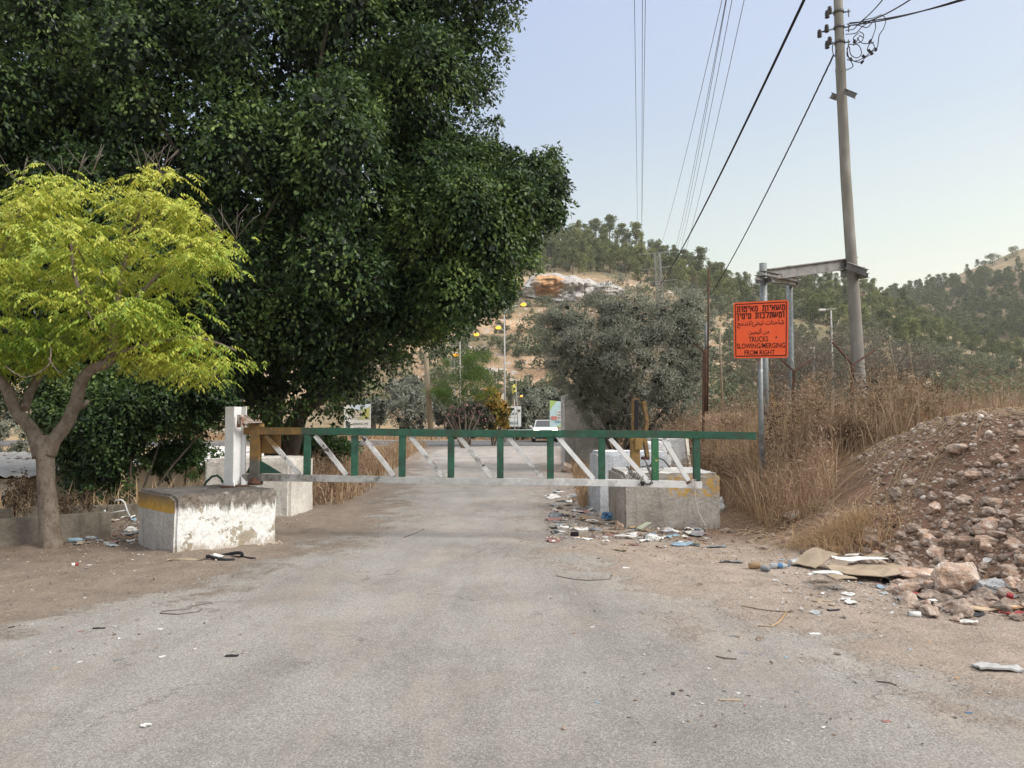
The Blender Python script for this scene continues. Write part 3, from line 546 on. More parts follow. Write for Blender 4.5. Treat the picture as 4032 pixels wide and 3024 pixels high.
# ---------------------------------------------------------------- hillside trees
def proto_tree(name, label, h, rx, nb, nl, L, mat, shape, mtr=m_bark2):
    t = thing(name, label, 'tree' if 'tree' in name or 'pine' in name else 'shrub'); P = []
    for k in range(nb):
        f = random.random(); a = random.uniform(0, 6.28)
        if shape == 'cone': z = h*(.18+.8*f); rr = rx*(1-f*.85)*random.uniform(.2, 1)
        elif shape == 'flat': z = h*(.55+.42*f); rr = rx*math.sqrt(max(0, 1-((f-.4)/.62)**2))*random.uniform(.1, 1)
        else: z = h*(.12+.8*f); rr = rx*math.sqrt(max(0, 1-((f-.42)/.6)**2))*random.uniform(.1, 1)
        P.append((rr*math.cos(a), rr*math.sin(a), z))
    P = np.array(P); r_ = rx*rng.uniform(.2, .38, nb)
    blob_leaves('crown', P, r_, nl, L, L*.55, mat, t, droop=.0, squash=.8, shell=.4)
    mb = MB(); mb.tube([(0, 0, -.5), (rx*.05, 0, h*.35), (0, rx*.04, h*.8)], [h*.022, h*.016, h*.006], 6)
    for k in range(5): p = P[random.randrange(nb)]; mb.tube([(0, 0, p[2]*.55), tuple(p)], [h*.008, h*.003], 4)
    mb.build('trunk', mtr, t, world=False); index_children(t); return t
def hide(t): pass
GP = 'pine trees of the wood on the hill'; GS = 'shrubs scattered over the hillside'
pines = [proto_tree('pine_tree', 'x', 8, 2.2, 26, 1700, .42, m_pine, s) for s in ('round', 'cone', 'flat', 'round', 'cone')]
shrubs = [proto_tree('hill_shrub', 'x', 3.0, 1.9, 14, 800, .33, m_shrub, 'round') for _ in range(4)]
ptaken = []; pn = [0]*5; sn = [0]*4
def put(protos, cnt, i, x, y, z, s, label, group, name=None):
    t = protos[i]; rot = random.uniform(0, 6.28); scl = (s*random.uniform(.85, 1.2), s*random.uniform(.85, 1.2), s*random.uniform(.85, 1.15))
    if cnt[i] == 0: t.location = (x, y, z); t.rotation_euler.z = rot; t.scale = scl; t['label'] = label; o = t
    else: o = dup(t, (x, y, z), rot, scl, label)
    o['category'] = t['category']; o['group'] = group; cnt[i] += 1; return o
def hillpt(px, Y): u = (px-2016)/FPX; return u*Y, Y, float(hillA(u, Y))
# skyline pines one can tell apart
for px, s, i, lab in ((2405, 1.25, 2, 'tall umbrella pine on the skyline, leftmost of the two beside the power lines'), (2510, 1.2, 2, 'broad umbrella pine on the skyline just left of the lattice tower'), (2765, 1.15, 2, 'lone round pine standing proud of the ridge between the two cables'),
        (2850, .8, 1, 'small pointed pine on the ridge right of the lone round pine'), (2330, .95, 1, 'pointed pine on the skyline left of the umbrella pines'), (2260, .9, 3, 'skyline pine nearest the edge of the ficus'), (3145, .95, 1, 'pine poking above the steel beam between sign and tall pole'), (3450, .9, 1, 'pine on the saddle just right of the tall pole'), (3560, 1.0, 1, 'cluster pine where the two hills meet')):
    x, y, z = hillpt(px, 292); put(pines, pn, i, x, y, z-.4, s*1.25, lab, 'skyline pines')
n = 0; tries = 0
while n < 286 and tries < 20000:
    tries += 1; px = random.uniform(2050, 4250); Y = random.uniform(150, 312) if px > 2900 else random.uniform(205, 308)
    x, y, z = hillpt(px, Y); py = 1655-(z-EYE)/Y*FPX
    lim = np.interp(px, [2000, 2450, 2700, 3000, 3400, 4200], [1085, 1095, 1150, 1215, 1330, 1480])
    if py > lim or (px < 2500 and py > 1085): continue
    if py > lim-60 and random.random() < .5: continue
    if any(abs(px-a)*abs(px-a)/700+abs(py-b_)**2/150 < 1 for a, b_ in ptaken): continue
    ptaken.append((px, py)); n += 1; put(pines, pn, random.choice((0, 0, 1, 3, 3, 4, 2)), x, y, z-.4, random.uniform(.8, 1.3)*(1.0 if px < 2900 else .85), 'dark green pine in the dense wood covering the hill', GP)
# pines of the farther hill, one mass
def mass(name, label, pts, protos, smin, smax, kind='stuff', frac=1.0):
    V = []; mt = protos[0].children[0].data.materials[0]
    base = []
    for p in protos:
        me = [c for c in p.children if c.name.startswith('crown')][0].data; a = np.empty(len(me.vertices)*3, np.float32); me.vertices.foreach_get('co', a); a = a.reshape(-1, 4, 3); base.append(a[:int(len(a)*frac)])
    for (x, y, z) in pts:
        a = base[random.randrange(len(base))]; th = random.uniform(0, 6.28); c, s = math.cos(th), math.sin(th); k = random.uniform(smin, smax); f = 1/math.sqrt(frac) if frac < 1 else 1
        b_ = a*k; b_ = np.stack([b_[..., 0]*c-b_[..., 1]*s, b_[..., 0]*s+b_[..., 1]*c, b_[..., 2]], -1)
        if f > 1: m_ = b_.mean(1, keepdims=True); b_ = m_+(b_-m_)*f
        V.append((b_+np.array([x, y, z])).reshape(-1, 3))
    V = np.concatenate(V); o = link(name, npmesh(name, V, np.arange(len(V)).reshape(-1, 4), mt)); tag(o, label, 'trees', kind=kind); return o
pts = []
while len(pts) < 800:
    px = random.uniform(3250, 4500); Y = random.uniform(330, 520); u = (px-2016)/FPX; z = float(hillB(u, Y)); py = 1655-(z-EYE)/Y*FPX
    top = np.interp(px, [3300, 3700, 3850, 4032, 4400], [1180, 1125, 1100, 1075, 1030])
    if py < top and random.random() < .93: continue
    pts.append((u*Y, Y, z-.6))
mass('far_pine_wood', 'blue green pine wood covering the farther hill at the right', pts, pines, .75, 1.3, frac=.35)
for px, s, lab in ((3893, 1.0, 'small round tree alone on the bare ridge of the right hill'), (3925, 1.35, 'spreading tree on the bare ridge left of the top right corner of the hill'), (3978, .5, 'tiny bush on the bare ridge near the right edge'), (4008, 1.2, 'dark bush on the bare ridge at the right edge')):
    u = (px-2016)/FPX; Y = 505; put(shrubs, sn, random.randrange(4), u*Y, Y, float(hillB(u, Y))-.3, s*2.0, lab, 'trees on the bare ridge')
# shrubs: individuals on the lower slopes
n = 0; stf = []; staken = []
while n < 285:
    px = random.uniform(1350, 4200) if random.random() < .85 else random.uniform(-200, 1350); Y = random.uniform(80, 240); x, y, z = hillpt(px, Y); py = 1655-(z-EYE)/Y*FPX
    if 2060 < px < 2500 and 1040 < py < 1180: continue
    dens = .45 if px < 2700 else .85
    if random.random() > dens: continue
    s = random.uniform(.6, 1.5); 
    if any(abs(px-a)*abs(px-a)/500+abs(py-b_)**2/110 < 1 for a, b_ in staken): continue
    staken.append((px, py)); n += 1; put(shrubs, sn, random.randrange(4), x, y, z-.25*s, s, 'grey green shrub scattered on the dry terraced hillside', GS)
for k in range(9000):
    px = random.uniform(1350, 4300); Y = random.uniform(85, 260); x, y, z = hillpt(px, Y); py = 1655-(z-EYE)/Y*FPX
    if random.random() < (.35 if px < 2650 else .9) and not (2050 < px < 2520 and 1040 < py < 1190): stf.append((x, y, z-.1))
    if len(stf) > 2600: break
for k in range(1300):
    px = random.uniform(2050, 3400); Y = random.uniform(215, 300); x, y, z = hillpt(px, Y); py = 1655-(z-EYE)/Y*FPX
    if py < 1070 or px > 2700: stf.append((x, y, z-.1))
mass('low_scrub', 'low grey green scrub between the shrubs of the hillside', stf, shrubs, .22, .7, frac=.22)['category'] = 'scrub'
# limestone rocks over the slope, one mass
def rock_bm(seed, cuts=9, sub=2, rough=.08):
    r0 = random.Random(seed); bm = bmesh.new(); bmesh.ops.create_icosphere(bm, subdivisions=sub+1, radius=1)
    for k in range(cuts):
        d = Vector((r0.gauss(0, 1), r0.gauss(0, 1), r0.gauss(0, 1))).normalized(); lim = r0.uniform(.5, .85)
        for v in bm.verts:
            e1 = v.co.dot(d)-lim
            if e1 > 0: v.co -= d*e1
    off = Vector((seed*3.1, seed*1.7, 0))
    for v in bm.verts: v.co += v.co.normalized()*(mnoise.noise(v.co*2.2+off)*rough*2+mnoise.noise(v.co*6+off)*rough*.6)
    return bm
def rock_arrays(seed, sub):
    bm = rock_bm(seed, 13, sub, .07); V = np.array([v.co[:] for v in bm.verts]); F = np.array([[v.index for v in f.verts] for f in bm.faces]); bm.free(); return V, F
def stones(name, pts, size, mat, sub=0, flatz=.7, protos=6, bury=.25):
    A = [rock_arrays(50+i, sub) for i in range(protos)]; Vs = []; Fs = []; k = 0
    for p, s in zip(pts, size):
        V, F = A[random.randrange(protos)]; th = random.uniform(0, 6.28); c, sn_ = math.cos(th), math.sin(th); q = V*np.array([s*random.uniform(.7, 1.3), s*random.uniform(.7, 1.3), s*flatz*random.uniform(.7, 1.2)])
        Vs.append(np.stack([q[:, 0]*c-q[:, 1]*sn_, q[:, 0]*sn_+q[:, 1]*c, q[:, 2]], -1)+np.array(p)+[0, 0, s*flatz*(.5-bury)]); Fs.append(F+k); k += len(V)
    return link(name, npmesh(name, np.concatenate(Vs), np.concatenate(Fs), mat))
m_lime = mp('limestone', [(.3, (.36, .32, .28)), (.5, (.54, .50, .45)), (.72, (.68, .65, .6))], .8, .95, bs=.6, bd=.1)
pts = []; sz = []
for k in range(2600):
    px = random.uniform(1380, 3300) if k % 4 else random.uniform(2800, 4200); Y = random.uniform(80, 215); x, y, z = hillpt(px, Y)
    if vnoise(x, y, .06, 21) < .5+.1*random.random(): continue
    pts.append((x, y, z)); sz.append(random.uniform(.12, .42)*(1 if random.random() < .93 else 1.8))
tag(stones('limestone_rocks', pts, sz, m_lime, 0, .6), 'pale limestone rocks strewn over the dry hillside', 'rocks', kind='stuff')
# rock outcrop with a shallow cave
t = thing('rock_outcrop', 'grey limestone cliff with an orange shallow cave high on the hill', 'rock', hillpt(2270, 190))
def cliff(x0, x1, ytop, ybot, Yc, name, mat, dep=7, seed=0, hole=None):
    nx, nz = 70, 26; V = []; Fs = []
    for j in range(nz):
        for i in range(nx):
            px = x0+(x1-x0)*i/(nx-1); tp = np.interp(px, *ytop); bt = np.interp(px, *ybot); f = j/(nz-1); py = bt+(tp-bt)*f
            Yq = Yc+dep*max(0, f-.82)/.18*.9+3.4*mnoise.noise(Vector((px*.02, py*.03, seed)))+1.5*mnoise.noise(Vector((px*.05, py*.12, seed+3)))
            if hole: 
                hx = max(0, 1-abs((px-hole[0])/hole[2])**6); hy = max(0, 1-abs((py-hole[1])/hole[3])**6); Yq += 1.6*min(1, hx*hy*2.2)
            V.append(at(px, py, Yq))
    for j in range(nz-1):
        for i in range(nx-1): a = j*nx+i; Fs.append((a, a+1, a+nx+1, a+nx))
    m_ = MB(); m_.add(V, Fs, 0, True); k = len(V); B_ = [v+np.array([0, 12, -3]) for v in V[-nx:]]; m_.add(V[-nx:]+B_, [(i, i+1, nx+i+1, nx+i) for i in range(nx-1)], 0, True); return m_.build(name, mat, t)
m_cliff, nt, b = newmat('cliff_rock', .95, .1); cf = ramp(nt, noi(nt, .5, 7, .7, .6, None, (1.6, 1.6, .35)), [(.28, (.26, .24, .22)), (.45, (.50, .47, .44)), (.62, (.70, .67, .63)), (.8, (.58, .42, .3))])
v = nt.nodes.new('ShaderNodeVectorMath'); v.operation = 'DISTANCE'; nt.links.new(coord(nt), v.inputs[0]); v.inputs[1].default_value = tuple(Vector([float(a) for a in at(2160, 1116, 189.5)])-t.location)
cf = mixc(nt, ramp(nt, mth(nt, 'MULTIPLY', mth(nt, 'ADD', v.outputs['Value'], mth(nt, 'MULTIPLY', noi(nt, .8, 3), 2.0)), .12), [(.55, 1.0), (.68, 0.0)]), cf, ramp(nt, noi(nt, .7, 5), [(.3, (.55, .28, .13)), (.7, (.7, .46, .26))])); nt.links.new(cf, b.inputs['Base Color']); bmp(nt, b, noi(nt, .9, 6, .7), 1.0, 1.0)
cliff(2060, 2300, ([2060, 2085, 2110, 2150, 2190, 2230, 2260, 2300], [1130, 1092, 1076, 1078, 1074, 1086, 1082, 1104]), ([2072, 2120, 2200, 2300], [1165, 1175, 1185, 1185]), 188, 'cliff_face', m_cliff, hole=(2160, 1116, 34, 17))
cliff(2290, 2460, ([2290, 2320, 2350, 2400, 2460], [1100, 1096, 1112, 1108, 1140]), ([2290, 2380, 2460], [1185, 1185, 1175]), 190, 'side_face', m_cliff, seed=5)
# ---------------------------------------------------------------- materials of the built things
def paint(name, cols, chip, cth=.66, cscale=14, rough=.55, grime=None, gth=.5, bs=.15):
    m, nt, b = newmat(name, rough, .35); c = ramp(nt, noi(nt, 7, 6, .65), [(.3, cols[0]), (.65, cols[1])])
    if grime: c = mixc(nt, ramp(nt, noi(nt, 3.2, 6, .7), [(gth, 0.0), (gth+.12, .8)]), c, grime)
    ch = ramp(nt, noi(nt, cscale, 5, .7), [(cth, 0.0), (cth+.02, 1.0)]); c = mixc(nt, ch, c, chip); nt.links.new(c, b.inputs['Base Color'])
    bmp(nt, b, mth(nt, 'ADD', noi(nt, 40, 3), mth(nt, 'MULTIPLY', ch, -.8)), bs*3, .004); return m
m_green = paint('green_paint', ((.018, .075, .045), (.038, .125, .08)), (.10, .045, .025), .63, 12, grime=(.03, .045, .035), gth=.48)
m_white = paint('white_paint', ((.62, .62, .60), (.78, .78, .77)), (.14, .06, .035), .70, 15, .6)
m_whitep = paint('post_white_paint', ((.66, .66, .65), (.8, .8, .79)), (.3, .24, .2), .74, 18, .6)
m_grimy = paint('grimy_white_paint', ((.42, .41, .39), (.66, .65, .63)), (.07, .055, .045), .60, 9, .7, grime=(.12, .11, .10), gth=.50)
m_ochre = paint('ochre_paint', ((.2, .12, .045), (.34, .215, .07)), (.10, .05, .03), .60, 11, .65, grime=(.15, .09, .045), gth=.46)
m_rust = mp('rust', [(.3, (.055, .03, .022)), (.7, (.13, .065, .042))], 12, .9, bs=.5)
m_galv = mp('galvanised_steel', [(.3, (.17, .19, .19)), (.7, (.28, .30, .30))], 14, .5, .5, .2, metal=.35, spots=(.45, .46, .46), sscale=9, sth=.66)
m_steel = mp('weathered_steel_beam', [(.3, (.16, .155, .15)), (.7, (.33, .32, .30))], 5, .6, .4, .2, metal=.3, spots=(.13, .08, .05), sscale=6, sth=.62)
m_black = flat('black_rubber', (.018, .018, .02), .8); m_cable = flat('black_cable', (.012, .012, .015), .7)
m_iron = mp('dark_iron', [(.3, (.05, .05, .05)), (.7, (.16, .15, .14))], 20, .5, .5, .3, metal=.6)
def two_tone(name, ca, cb, axis, thr, soft=.01, nz=.12, nsc=9, extra=None):
    m, nt, b = newmat(name, .65, .3); v = mth(nt, 'ADD', xyz(nt, axis), mth(nt, 'MULTIPLY', mth(nt, 'SUBTRACT', noi(nt, nsc, 5, .7), .5), nz)); f = ramp(nt, mth(nt, 'ADD', mth(nt, 'SUBTRACT', v, thr), .5, True), [(.5-soft, 0.0), (.5+soft, 1.0)])
    def cc(c): return ramp(nt, noi(nt, 8, 6, .7), [(.32, c[0]), (.66, c[1])])
    c = mixc(nt, f, cc(ca), cc(cb)); c = mixc(nt, ramp(nt, noi(nt, 3.5, 7, .75), [(.48, 0.0), (.64, .75)]), c, (.06, .055, .04)); c = mixc(nt, ramp(nt, noi(nt, 13, 5, .7), [(.62, 0.0), (.65, .9)]), c, (.09, .05, .03)); nt.links.new(c, b.inputs['Base Color']); bmp(nt, b, noi(nt, 40, 3), .3, .004); return m
OCH = ((.13, .075, .03), (.25, .148, .045)); GRN = ((.018, .075, .045), (.038, .125, .08)); GRM = ((.07, .065, .055), (.15, .14, .12)); WHT = ((.5, .5, .48), (.75, .75, .73))
# concrete
def concrete(name, c0, c1, pit=.55, bs=.6):
    m, nt, b = newmat(name, .93, .2); c = ramp(nt, noi(nt, 2.2, 8, .68), [(.28, tuple(v*1.1 for v in c0)), (.68, tuple(min(.86, v*1.1) for v in c1))]); c = mixc(nt, 1.0, c, ramp(nt, noi(nt, 26, 5, .75), [(.3, .72), (.7, 1.2)]), 'MULTIPLY')
    st = ramp(nt, noi(nt, 5, 5, .6, 0, None, (1.3, 1.3, .22)), [(.52, 0.0), (.72, .55)]); c = mixc(nt, st, c, tuple(x*.5 for x in c0)); return m, nt, b, c
def fin(m, nt, b, c, s=.7, d=.015): nt.links.new(c, b.inputs['Base Color']); bmp(nt, b, mth(nt, 'ADD', noi(nt, 30, 6, .75), mth(nt, 'MULTIPLY', noi(nt, 7, 4), 1.2)), s, d); return m
m_conc = fin(*concrete('weathered_concrete', (.22, .195, .165), (.43, .395, .35)))
m_slab = fin(*concrete('stained_grey_concrete', (.34, .33, .31), (.62, .61, .59)))
m_pale = fin(*concrete('pale_concrete', (.46, .43, .38), (.66, .63, .57)))
m_bluew = fin(*concrete('bluish_white_barrier', (.40, .42, .44), (.60, .62, .64)))
m_wconc = fin(*concrete('white_barrier_top', (.6, .6, .58), (.8, .8, .78)))
m_cream = fin(*concrete('cream_concrete', (.5, .46, .36), (.7, .66, .56)))
# white peeling face of the left block: bare patches, black grime running down from the top
m, nt, b, c = concrete('peeling_white_face', (.70, .685, .65), (.84, .83, .80)); z = xyz(nt, 2); wob = mth(nt, 'MULTIPLY', mth(nt, 'SUBTRACT', noi(nt, 7, 6, .75, 0, None, (1.6, 1.6, .5)), .5), .55)
c = mixc(nt, ramp(nt, noi(nt, 2.4, 6, .7), [(.575, 0.0), (.595, .95)]), c, ramp(nt, noi(nt, 20, 4), [(.3, (.30, .26, .2)), (.7, (.46, .40, .32))]))
gz_ = ramp(nt, mth(nt, 'ADD', z, wob), [(.47, 0.0), (.56, .92)]); c = mixc(nt, gz_, c, ramp(nt, noi(nt, 14, 5, .7), [(.35, (.07, .06, .05)), (.6, (.24, .2, .165)), (.7, (.5, .47, .42))]))
c = mixc(nt, ramp(nt, noi(nt, 5.5, 4, .7, 0, None, (2, 2, .6)), [(.735, 0.0), (.75, .9)]), c, (.06, .05, .04))
c = mixc(nt, ramp(nt, mth(nt, 'ADD', z, wob), [(.03, .6), (.10, 0.0)]), c, (.36, .28, .2)); m_peel = fin(m, nt, b, mixc(nt, 1.0, c, (1.0, .99, .96), 'MULTIPLY'))
m, nt, b, c = concrete('banded_grey_face', (.34, .315, .29), (.48, .455, .42)); z = xyz(nt, 2); yb = ramp(nt, mth(nt, 'ADD', z, mth(nt, 'MULTIPLY', mth(nt, 'SUBTRACT', noi(nt, 12, 4), .5), .03)), [(.465, 0.0), (.475, 1.0)])
yc = ramp(nt, noi(nt, 9, 6, .7), [(.3, (.36, .2, .04)), (.6, (.55, .34, .08))]); c = mixc(nt, yb, c, yc); c = mixc(nt, ramp(nt, mth(nt, 'ADD', z, mth(nt, 'MULTIPLY', noi(nt, 7, 5), .16)), [(.60, 0.0), (.74, .9)]), c, (.13, .11, .085)); m_band = fin(m, nt, b, c)
m_gtop = fin(*concrete('grimy_block_top', (.07, .063, .055), (.20, .185, .165)))
m, nt, b, c = concrete('patched_yellow_face', (.24, .21, .18), (.43, .40, .36)); z = xyz(nt, 2); x_ = xyz(nt, 0)
ym = mth(nt, 'MULTIPLY', ramp(nt, mth(nt, 'ADD', z, mth(nt, 'MULTIPLY', mth(nt, 'SUBTRACT', noi(nt, 12, 4), .5), .05)), [(.465, 0.0), (.475, 1.0), (.775, 1.0), (.80, 0.0)]), ramp(nt, mth(nt, 'ADD', mth(nt, 'ADD', x_, mth(nt, 'MULTIPLY', mth(nt, 'SUBTRACT', noi(nt, 6, 5), .5), .3)), .5, True), [(.42, 0.0), (.5, 1.0)]))
ym = mth(nt, 'MULTIPLY', ym, ramp(nt, noi(nt, 11, 6, .75), [(.47, .0), (.54, .9)])); c = mixc(nt, ym, c, (.50, .30, .06)); m_yface = fin(m, nt, b, c)
# ---------------------------------------------------------------- left anchor block
def block(name, label, A, ab, ac, h, mats, cat='concrete block', zb=-.05, bevel=.03, tp=1.0, group=None):
    """box on a parallelogram foot: A front corner, ab and ac edge vectors; mats = front(ab), left(ac), top, rest"""
    A = np.array([*A, 0.]); ab = np.array([*ab, 0.]); ac = np.array([*ac, 0.]); cen = A+ab/2+ac/2; bm = bmesh.new(); vs = []
    for z, k in ((zb, 1), (h, tp)):
        for p in (A, A+ab, A+ab+ac, A+ac): q = cen+(p-cen)*k; vs.append(bm.verts.new((q[0], q[1], z)))
    for f, mi in (((3, 2, 1, 0), 3), ((4, 5, 6, 7), 2), ((0, 1, 5, 4), 0), ((1, 2, 6, 5), 3), ((2, 3, 7, 6), 3), ((3, 0, 4, 7), 1)): fc = bm.faces.new([vs[i] for i in f]); fc.material_index = mi
    bmesh.ops.bevel(bm, geom=bm.edges[:], offset=bevel, segments=2, affect='EDGES'); bmesh.ops.subdivide_edges(bm, edges=[e1 for e1 in bm.edges if e1.calc_length() > .3], cuts=14, use_grid_fill=True)
    for v in bm.verts:
        n_ = mnoise.noise(v.co*2.3)*.02+mnoise.noise(v.co*9)*.009; v.co += (v.co-Vector((cen[0], cen[1], h/2))).normalized()*n_
        cr_ = mnoise.noise(v.co*5+Vector((3, 7, 1)));  
        if v.co.z > h-.06 and cr_ > .22: v.co.z -= (cr_-.22)*.10
    for f in bm.faces: f.smooth = False
    me = bpy.data.meshes.new('body'); bm.to_mesh(me); bm.free(); t = thing(name, label, cat, (cen[0], cen[1], 0), group)
    for m in mats: me.materials.append(m)
    link('body', me, t); return t
lb = block('gate_anchor_block', 'square concrete block with peeling white front and yellow band, under the white post', (-4.04, 9.2), (.94, .9), (-.86, .84), .70, [m_peel, m_band, m_gtop, m_conc])
MB().tube([at(800, 1922, 10.7), at(812, 1898, 10.7), at(835, 1876, 10.7), at(855, 1872, 10.7), at(870, 1884, 10.7), at(880, 1905, 10.7)], .016, 8).build('lifting_loop', two_tone('worn_loop_paint', GRN, GRM, 0, .0), lb)
rb = block('gate_catch_block', 'grey concrete block with worn yellow patch that carries the yellow catch post', (1.63, 11.3), (1.46, .06), (-.02, 1.5), .82, [m_yface, m_conc, m_slab, m_yface], bevel=.05)
MB().tube([at(2560, 1838, 12.6), at(2572, 1812, 12.6), at(2595, 1804, 12.6), at(2615, 1812, 12.6), at(2637, 1840, 12.6)], .014, 8).build('lifting_loop', m_iron, rb)
block('concrete_block', 'pale concrete block standing right behind the white banded block', (-5.08, 12.6), (1.42, .05), (0.1, 1.1), .97, [m_pale]*4, bevel=.05)
block('low_white_barrier', 'bluish white concrete barrier just behind the catch block', (1.46, 13.2), (1.35, .25), (-.08, .9), 1.05, [m_bluew, m_bluew, m_wconc, m_bluew], 'barrier', bevel=.05, tp=.93)
MB().poly([at(2428, 1806, 13.22), at(2433, 1806, 13.22), at(2433, 1820, 13.22), at(2428, 1820, 13.22)]).poly([at(2440, 1806, 13.23), at(2444, 1806, 13.23), at(2444, 1820, 13.23), at(2440, 1820, 13.23)]).poly([at(2450, 1806, 13.24), at(2453, 1806, 13.24), at(2462, 1820, 13.24), at(2457, 1820, 13.24)])
block('white_block', 'small white painted block between the yellow catch post and the grey barrier', (2.6, 14.7), (.5, .1), (-.1, .8), 1.18, [m_wconc]*4, 'barrier')
def barrier_end(px0, px1, ytop, Y):
    t = thing('traffic_barrier', 'grey sloping concrete barrier with cream end behind the right block', 'barrier', (at((px0+px1)/2, 1900, Y)[0], Y, 0)); x0 = at(px0, 1800, Y)[0]; x1 = at(px1, 1800, Y)[0]; zt = at(px0, ytop, Y)[2]
    MB().prism([(x0-.1, Y, -.05), (x1+.12, Y-.15, -.05), (x1+.06, Y-.12, .35), (x1-.02, Y-.05, zt), (x0, Y+.05, zt-.03)], (-.15, 1.6, 0)).build('body', m_slab, t, bevel=.02)
    MB().prism([(x1+.125, Y-.16, -.05), (x1+.2, Y-.1, -.05), (x1+.12, Y-.07, .4), (x1+.05, Y-.02, zt+.01), (x1-.015, Y-.06, zt+.012), (x1+.065, Y-.13, .35)], (-.15, 1.6, 0)).build('edge', m_cream, t); return t
barrier_end(2625, 2700, 1726, 15.2)
# tall slab
ts = thing('concrete_slab_wall', 'tall upright stained concrete slab at the right edge of the far road', 'slab', (at(2308, 1830, 27)[0], 27, 0))
bm = bmesh.new(); a_ = at(2224, 1830, 27); b_ = at(2397, 1830, 27); MBs = MB(); MBs.prism([(a_[0], 27, -.05), (b_[0], 27.1, -.05), (b_[0], 27.1, at(2397, 1562, 27)[2]), (a_[0]+.01, 27, at(2224, 1556, 27)[2])], (-.12, .45, 0)).build('body', m_slab, ts, bevel=.015)
# ---------------------------------------------------------------- white gate post
def up_t(px, py, Y, py2, w_, h_, up, mat, name, parent, prof=None, **k):
    a = at(px, py, Y); q = np.array([a[0], a[1], at(px, py2, Y)[2]]); return MB().bar(a, q, w_, h_, up, 0, prof).build(name, mat, parent, **k)
gpst = thing('gate_post', 'white painted steel H-section post bolted on the banded concrete block', 'post', (at(925, 1920, 10.42)[0], 10.42, .70))
p = np.array([at(925, 1900, 10.42)[0], 10.42, .70]); MB().bar(p+[0, 0, .02], p+[0, 0, 1.085], .165, .235, (.42, .9, 0), 0, 'I').build('column', m_whitep, gpst, bevel=.004)
MB().box(p+[0, 0, .012], (.34, .34, .02), .4).build('base_plate', m_rust, gpst)
for dx, dy, a_ in ((-.12, -.03, 3.3), (.02, -.13, -1.1), (.12, .02, .2), (-.02, .15, 1.9)):
    c_ = p+[dx*.7, dy*.7, .02]; d_ = Vector((math.cos(a_), math.sin(a_), 0)); s_ = Vector((-d_.y, d_.x, 0))*.006; c_ = Vector(c_); MB().prism([c_-s_/1, c_+d_*.1-s_, c_+Vector((0, 0, .11))-s_], s_*2).build('gusset', m_whitep, gpst)
mb = MB(); Yg = 10.42
mb.box(at(941, 1658, Yg-.13), (.04, .05, .17)); mb.box(at(953, 1656, Yg-.16), (.012, .07, .165)); mb.bar(at(950, 1664, Yg-.1), at(1030, 1662, Yg+.02), .12, .016); mb.prism([at(955, 1660, Yg-.1), at(1000, 1660, Yg-.06), at(972, 1634, Yg-.1), at(955, 1634, Yg-.1)], (0, .014, 0)); mb.box(at(1014, 1655, Yg), (.05, .05, .02)); mb.prism([at(955, 1668, Yg-.1), at(985, 1668, Yg-.08), at(957, 1682, Yg-.1)], (0, .014, 0))
mb.build('hinge_bracket', paint('rusty_white_bracket', ((.45, .40, .36), (.62, .57, .52)), (.2, .09, .05), .52, 9, grime=(.3, .17, .1)), gpst, bevel=.002)
# ---------------------------------------------------------------- the gate
def gY(px): return 10.259/(1+.0652*(px-2016)/FPX)
def ga(px, py, off=0): Yq = gY(px); v = at(px, py, Yq); v[1] += off; return v
gate = thing('swing_gate', 'long green and white steel truss barrier gate closed across the road', 'gate', ga(1005, 1912))
GX = ga(1005, 1912)[0]; gup = (.0652, 1, 0)
def ty(px): return 1697+(px-962)*(1715-1697)/(2975-962)
def by(px): return 1880+(px-957)*(1908-1880)/(2765-957)
m_top = two_tone('ochre_to_green_paint', OCH, GRN, 0, float(ga(1190, 1700)[0]-GX), .02, .12, 8)
def raily(fn, x0, x1, n, w_, h_, name, mat, bevel=.004):
    P = [ga(x0+(x1-x0)*i/(n-1), fn(x0+(x1-x0)*i/(n-1))) for i in range(n)]; mb = MB(); hv = []
    mb.tube  # square section swept along the slightly sagging line
    V = []
    for i, q in enumerate(P):
        sag = .006*math.sin(i*1.3); 
        for dy, dz in ((-w_/2, -h_/2), (w_/2, -h_/2), (w_/2, h_/2), (-w_/2, h_/2)): V.append((q[0], q[1]+dy, q[2]+dz+sag))
    mb.add(V, [(i*4+k, i*4+(k+1) % 4, (i+1)*4+(k+1) % 4, (i+1)*4+k) for i in range(n-1) for k in range(4)]+[(3, 2, 1, 0), tuple((n-1)*4+k for k in range(4))]); return mb.build(name, mat, gate, bevel=bevel)
raily(ty, 962, 2975, 9, .085, .098, 'top_rail', m_top)
m_bot = two_tone('grimy_to_white_paint', GRM, WHT, 0, float(ga(1190, 1880)[0]-GX), .25, .5, 3)
m, nt, b = newmat('chipped_white_rail', .65, .3); gx = xyz(nt, 0); nn = noi(nt, 6, 6, .7)
wc = ramp(nt, noi(nt, 9, 6, .7), [(.3, (.56, .56, .54)), (.65, (.76, .76, .74))]); gr = ramp(nt, noi(nt, 15, 5), [(.35, (.09, .08, .07)), (.65, (.26, .25, .22))])
f1 = ramp(nt, mth(nt, 'ADD', mth(nt, 'DIVIDE', gx, 7.0), mth(nt, 'MULTIPLY', mth(nt, 'SUBTRACT', noi(nt, 3, 6, .75), .5), .9)), [(.06, 1.0), (.17, .6), (.60, .32), (.66, 0.0)]); c = mixc(nt, f1, wc, gr)
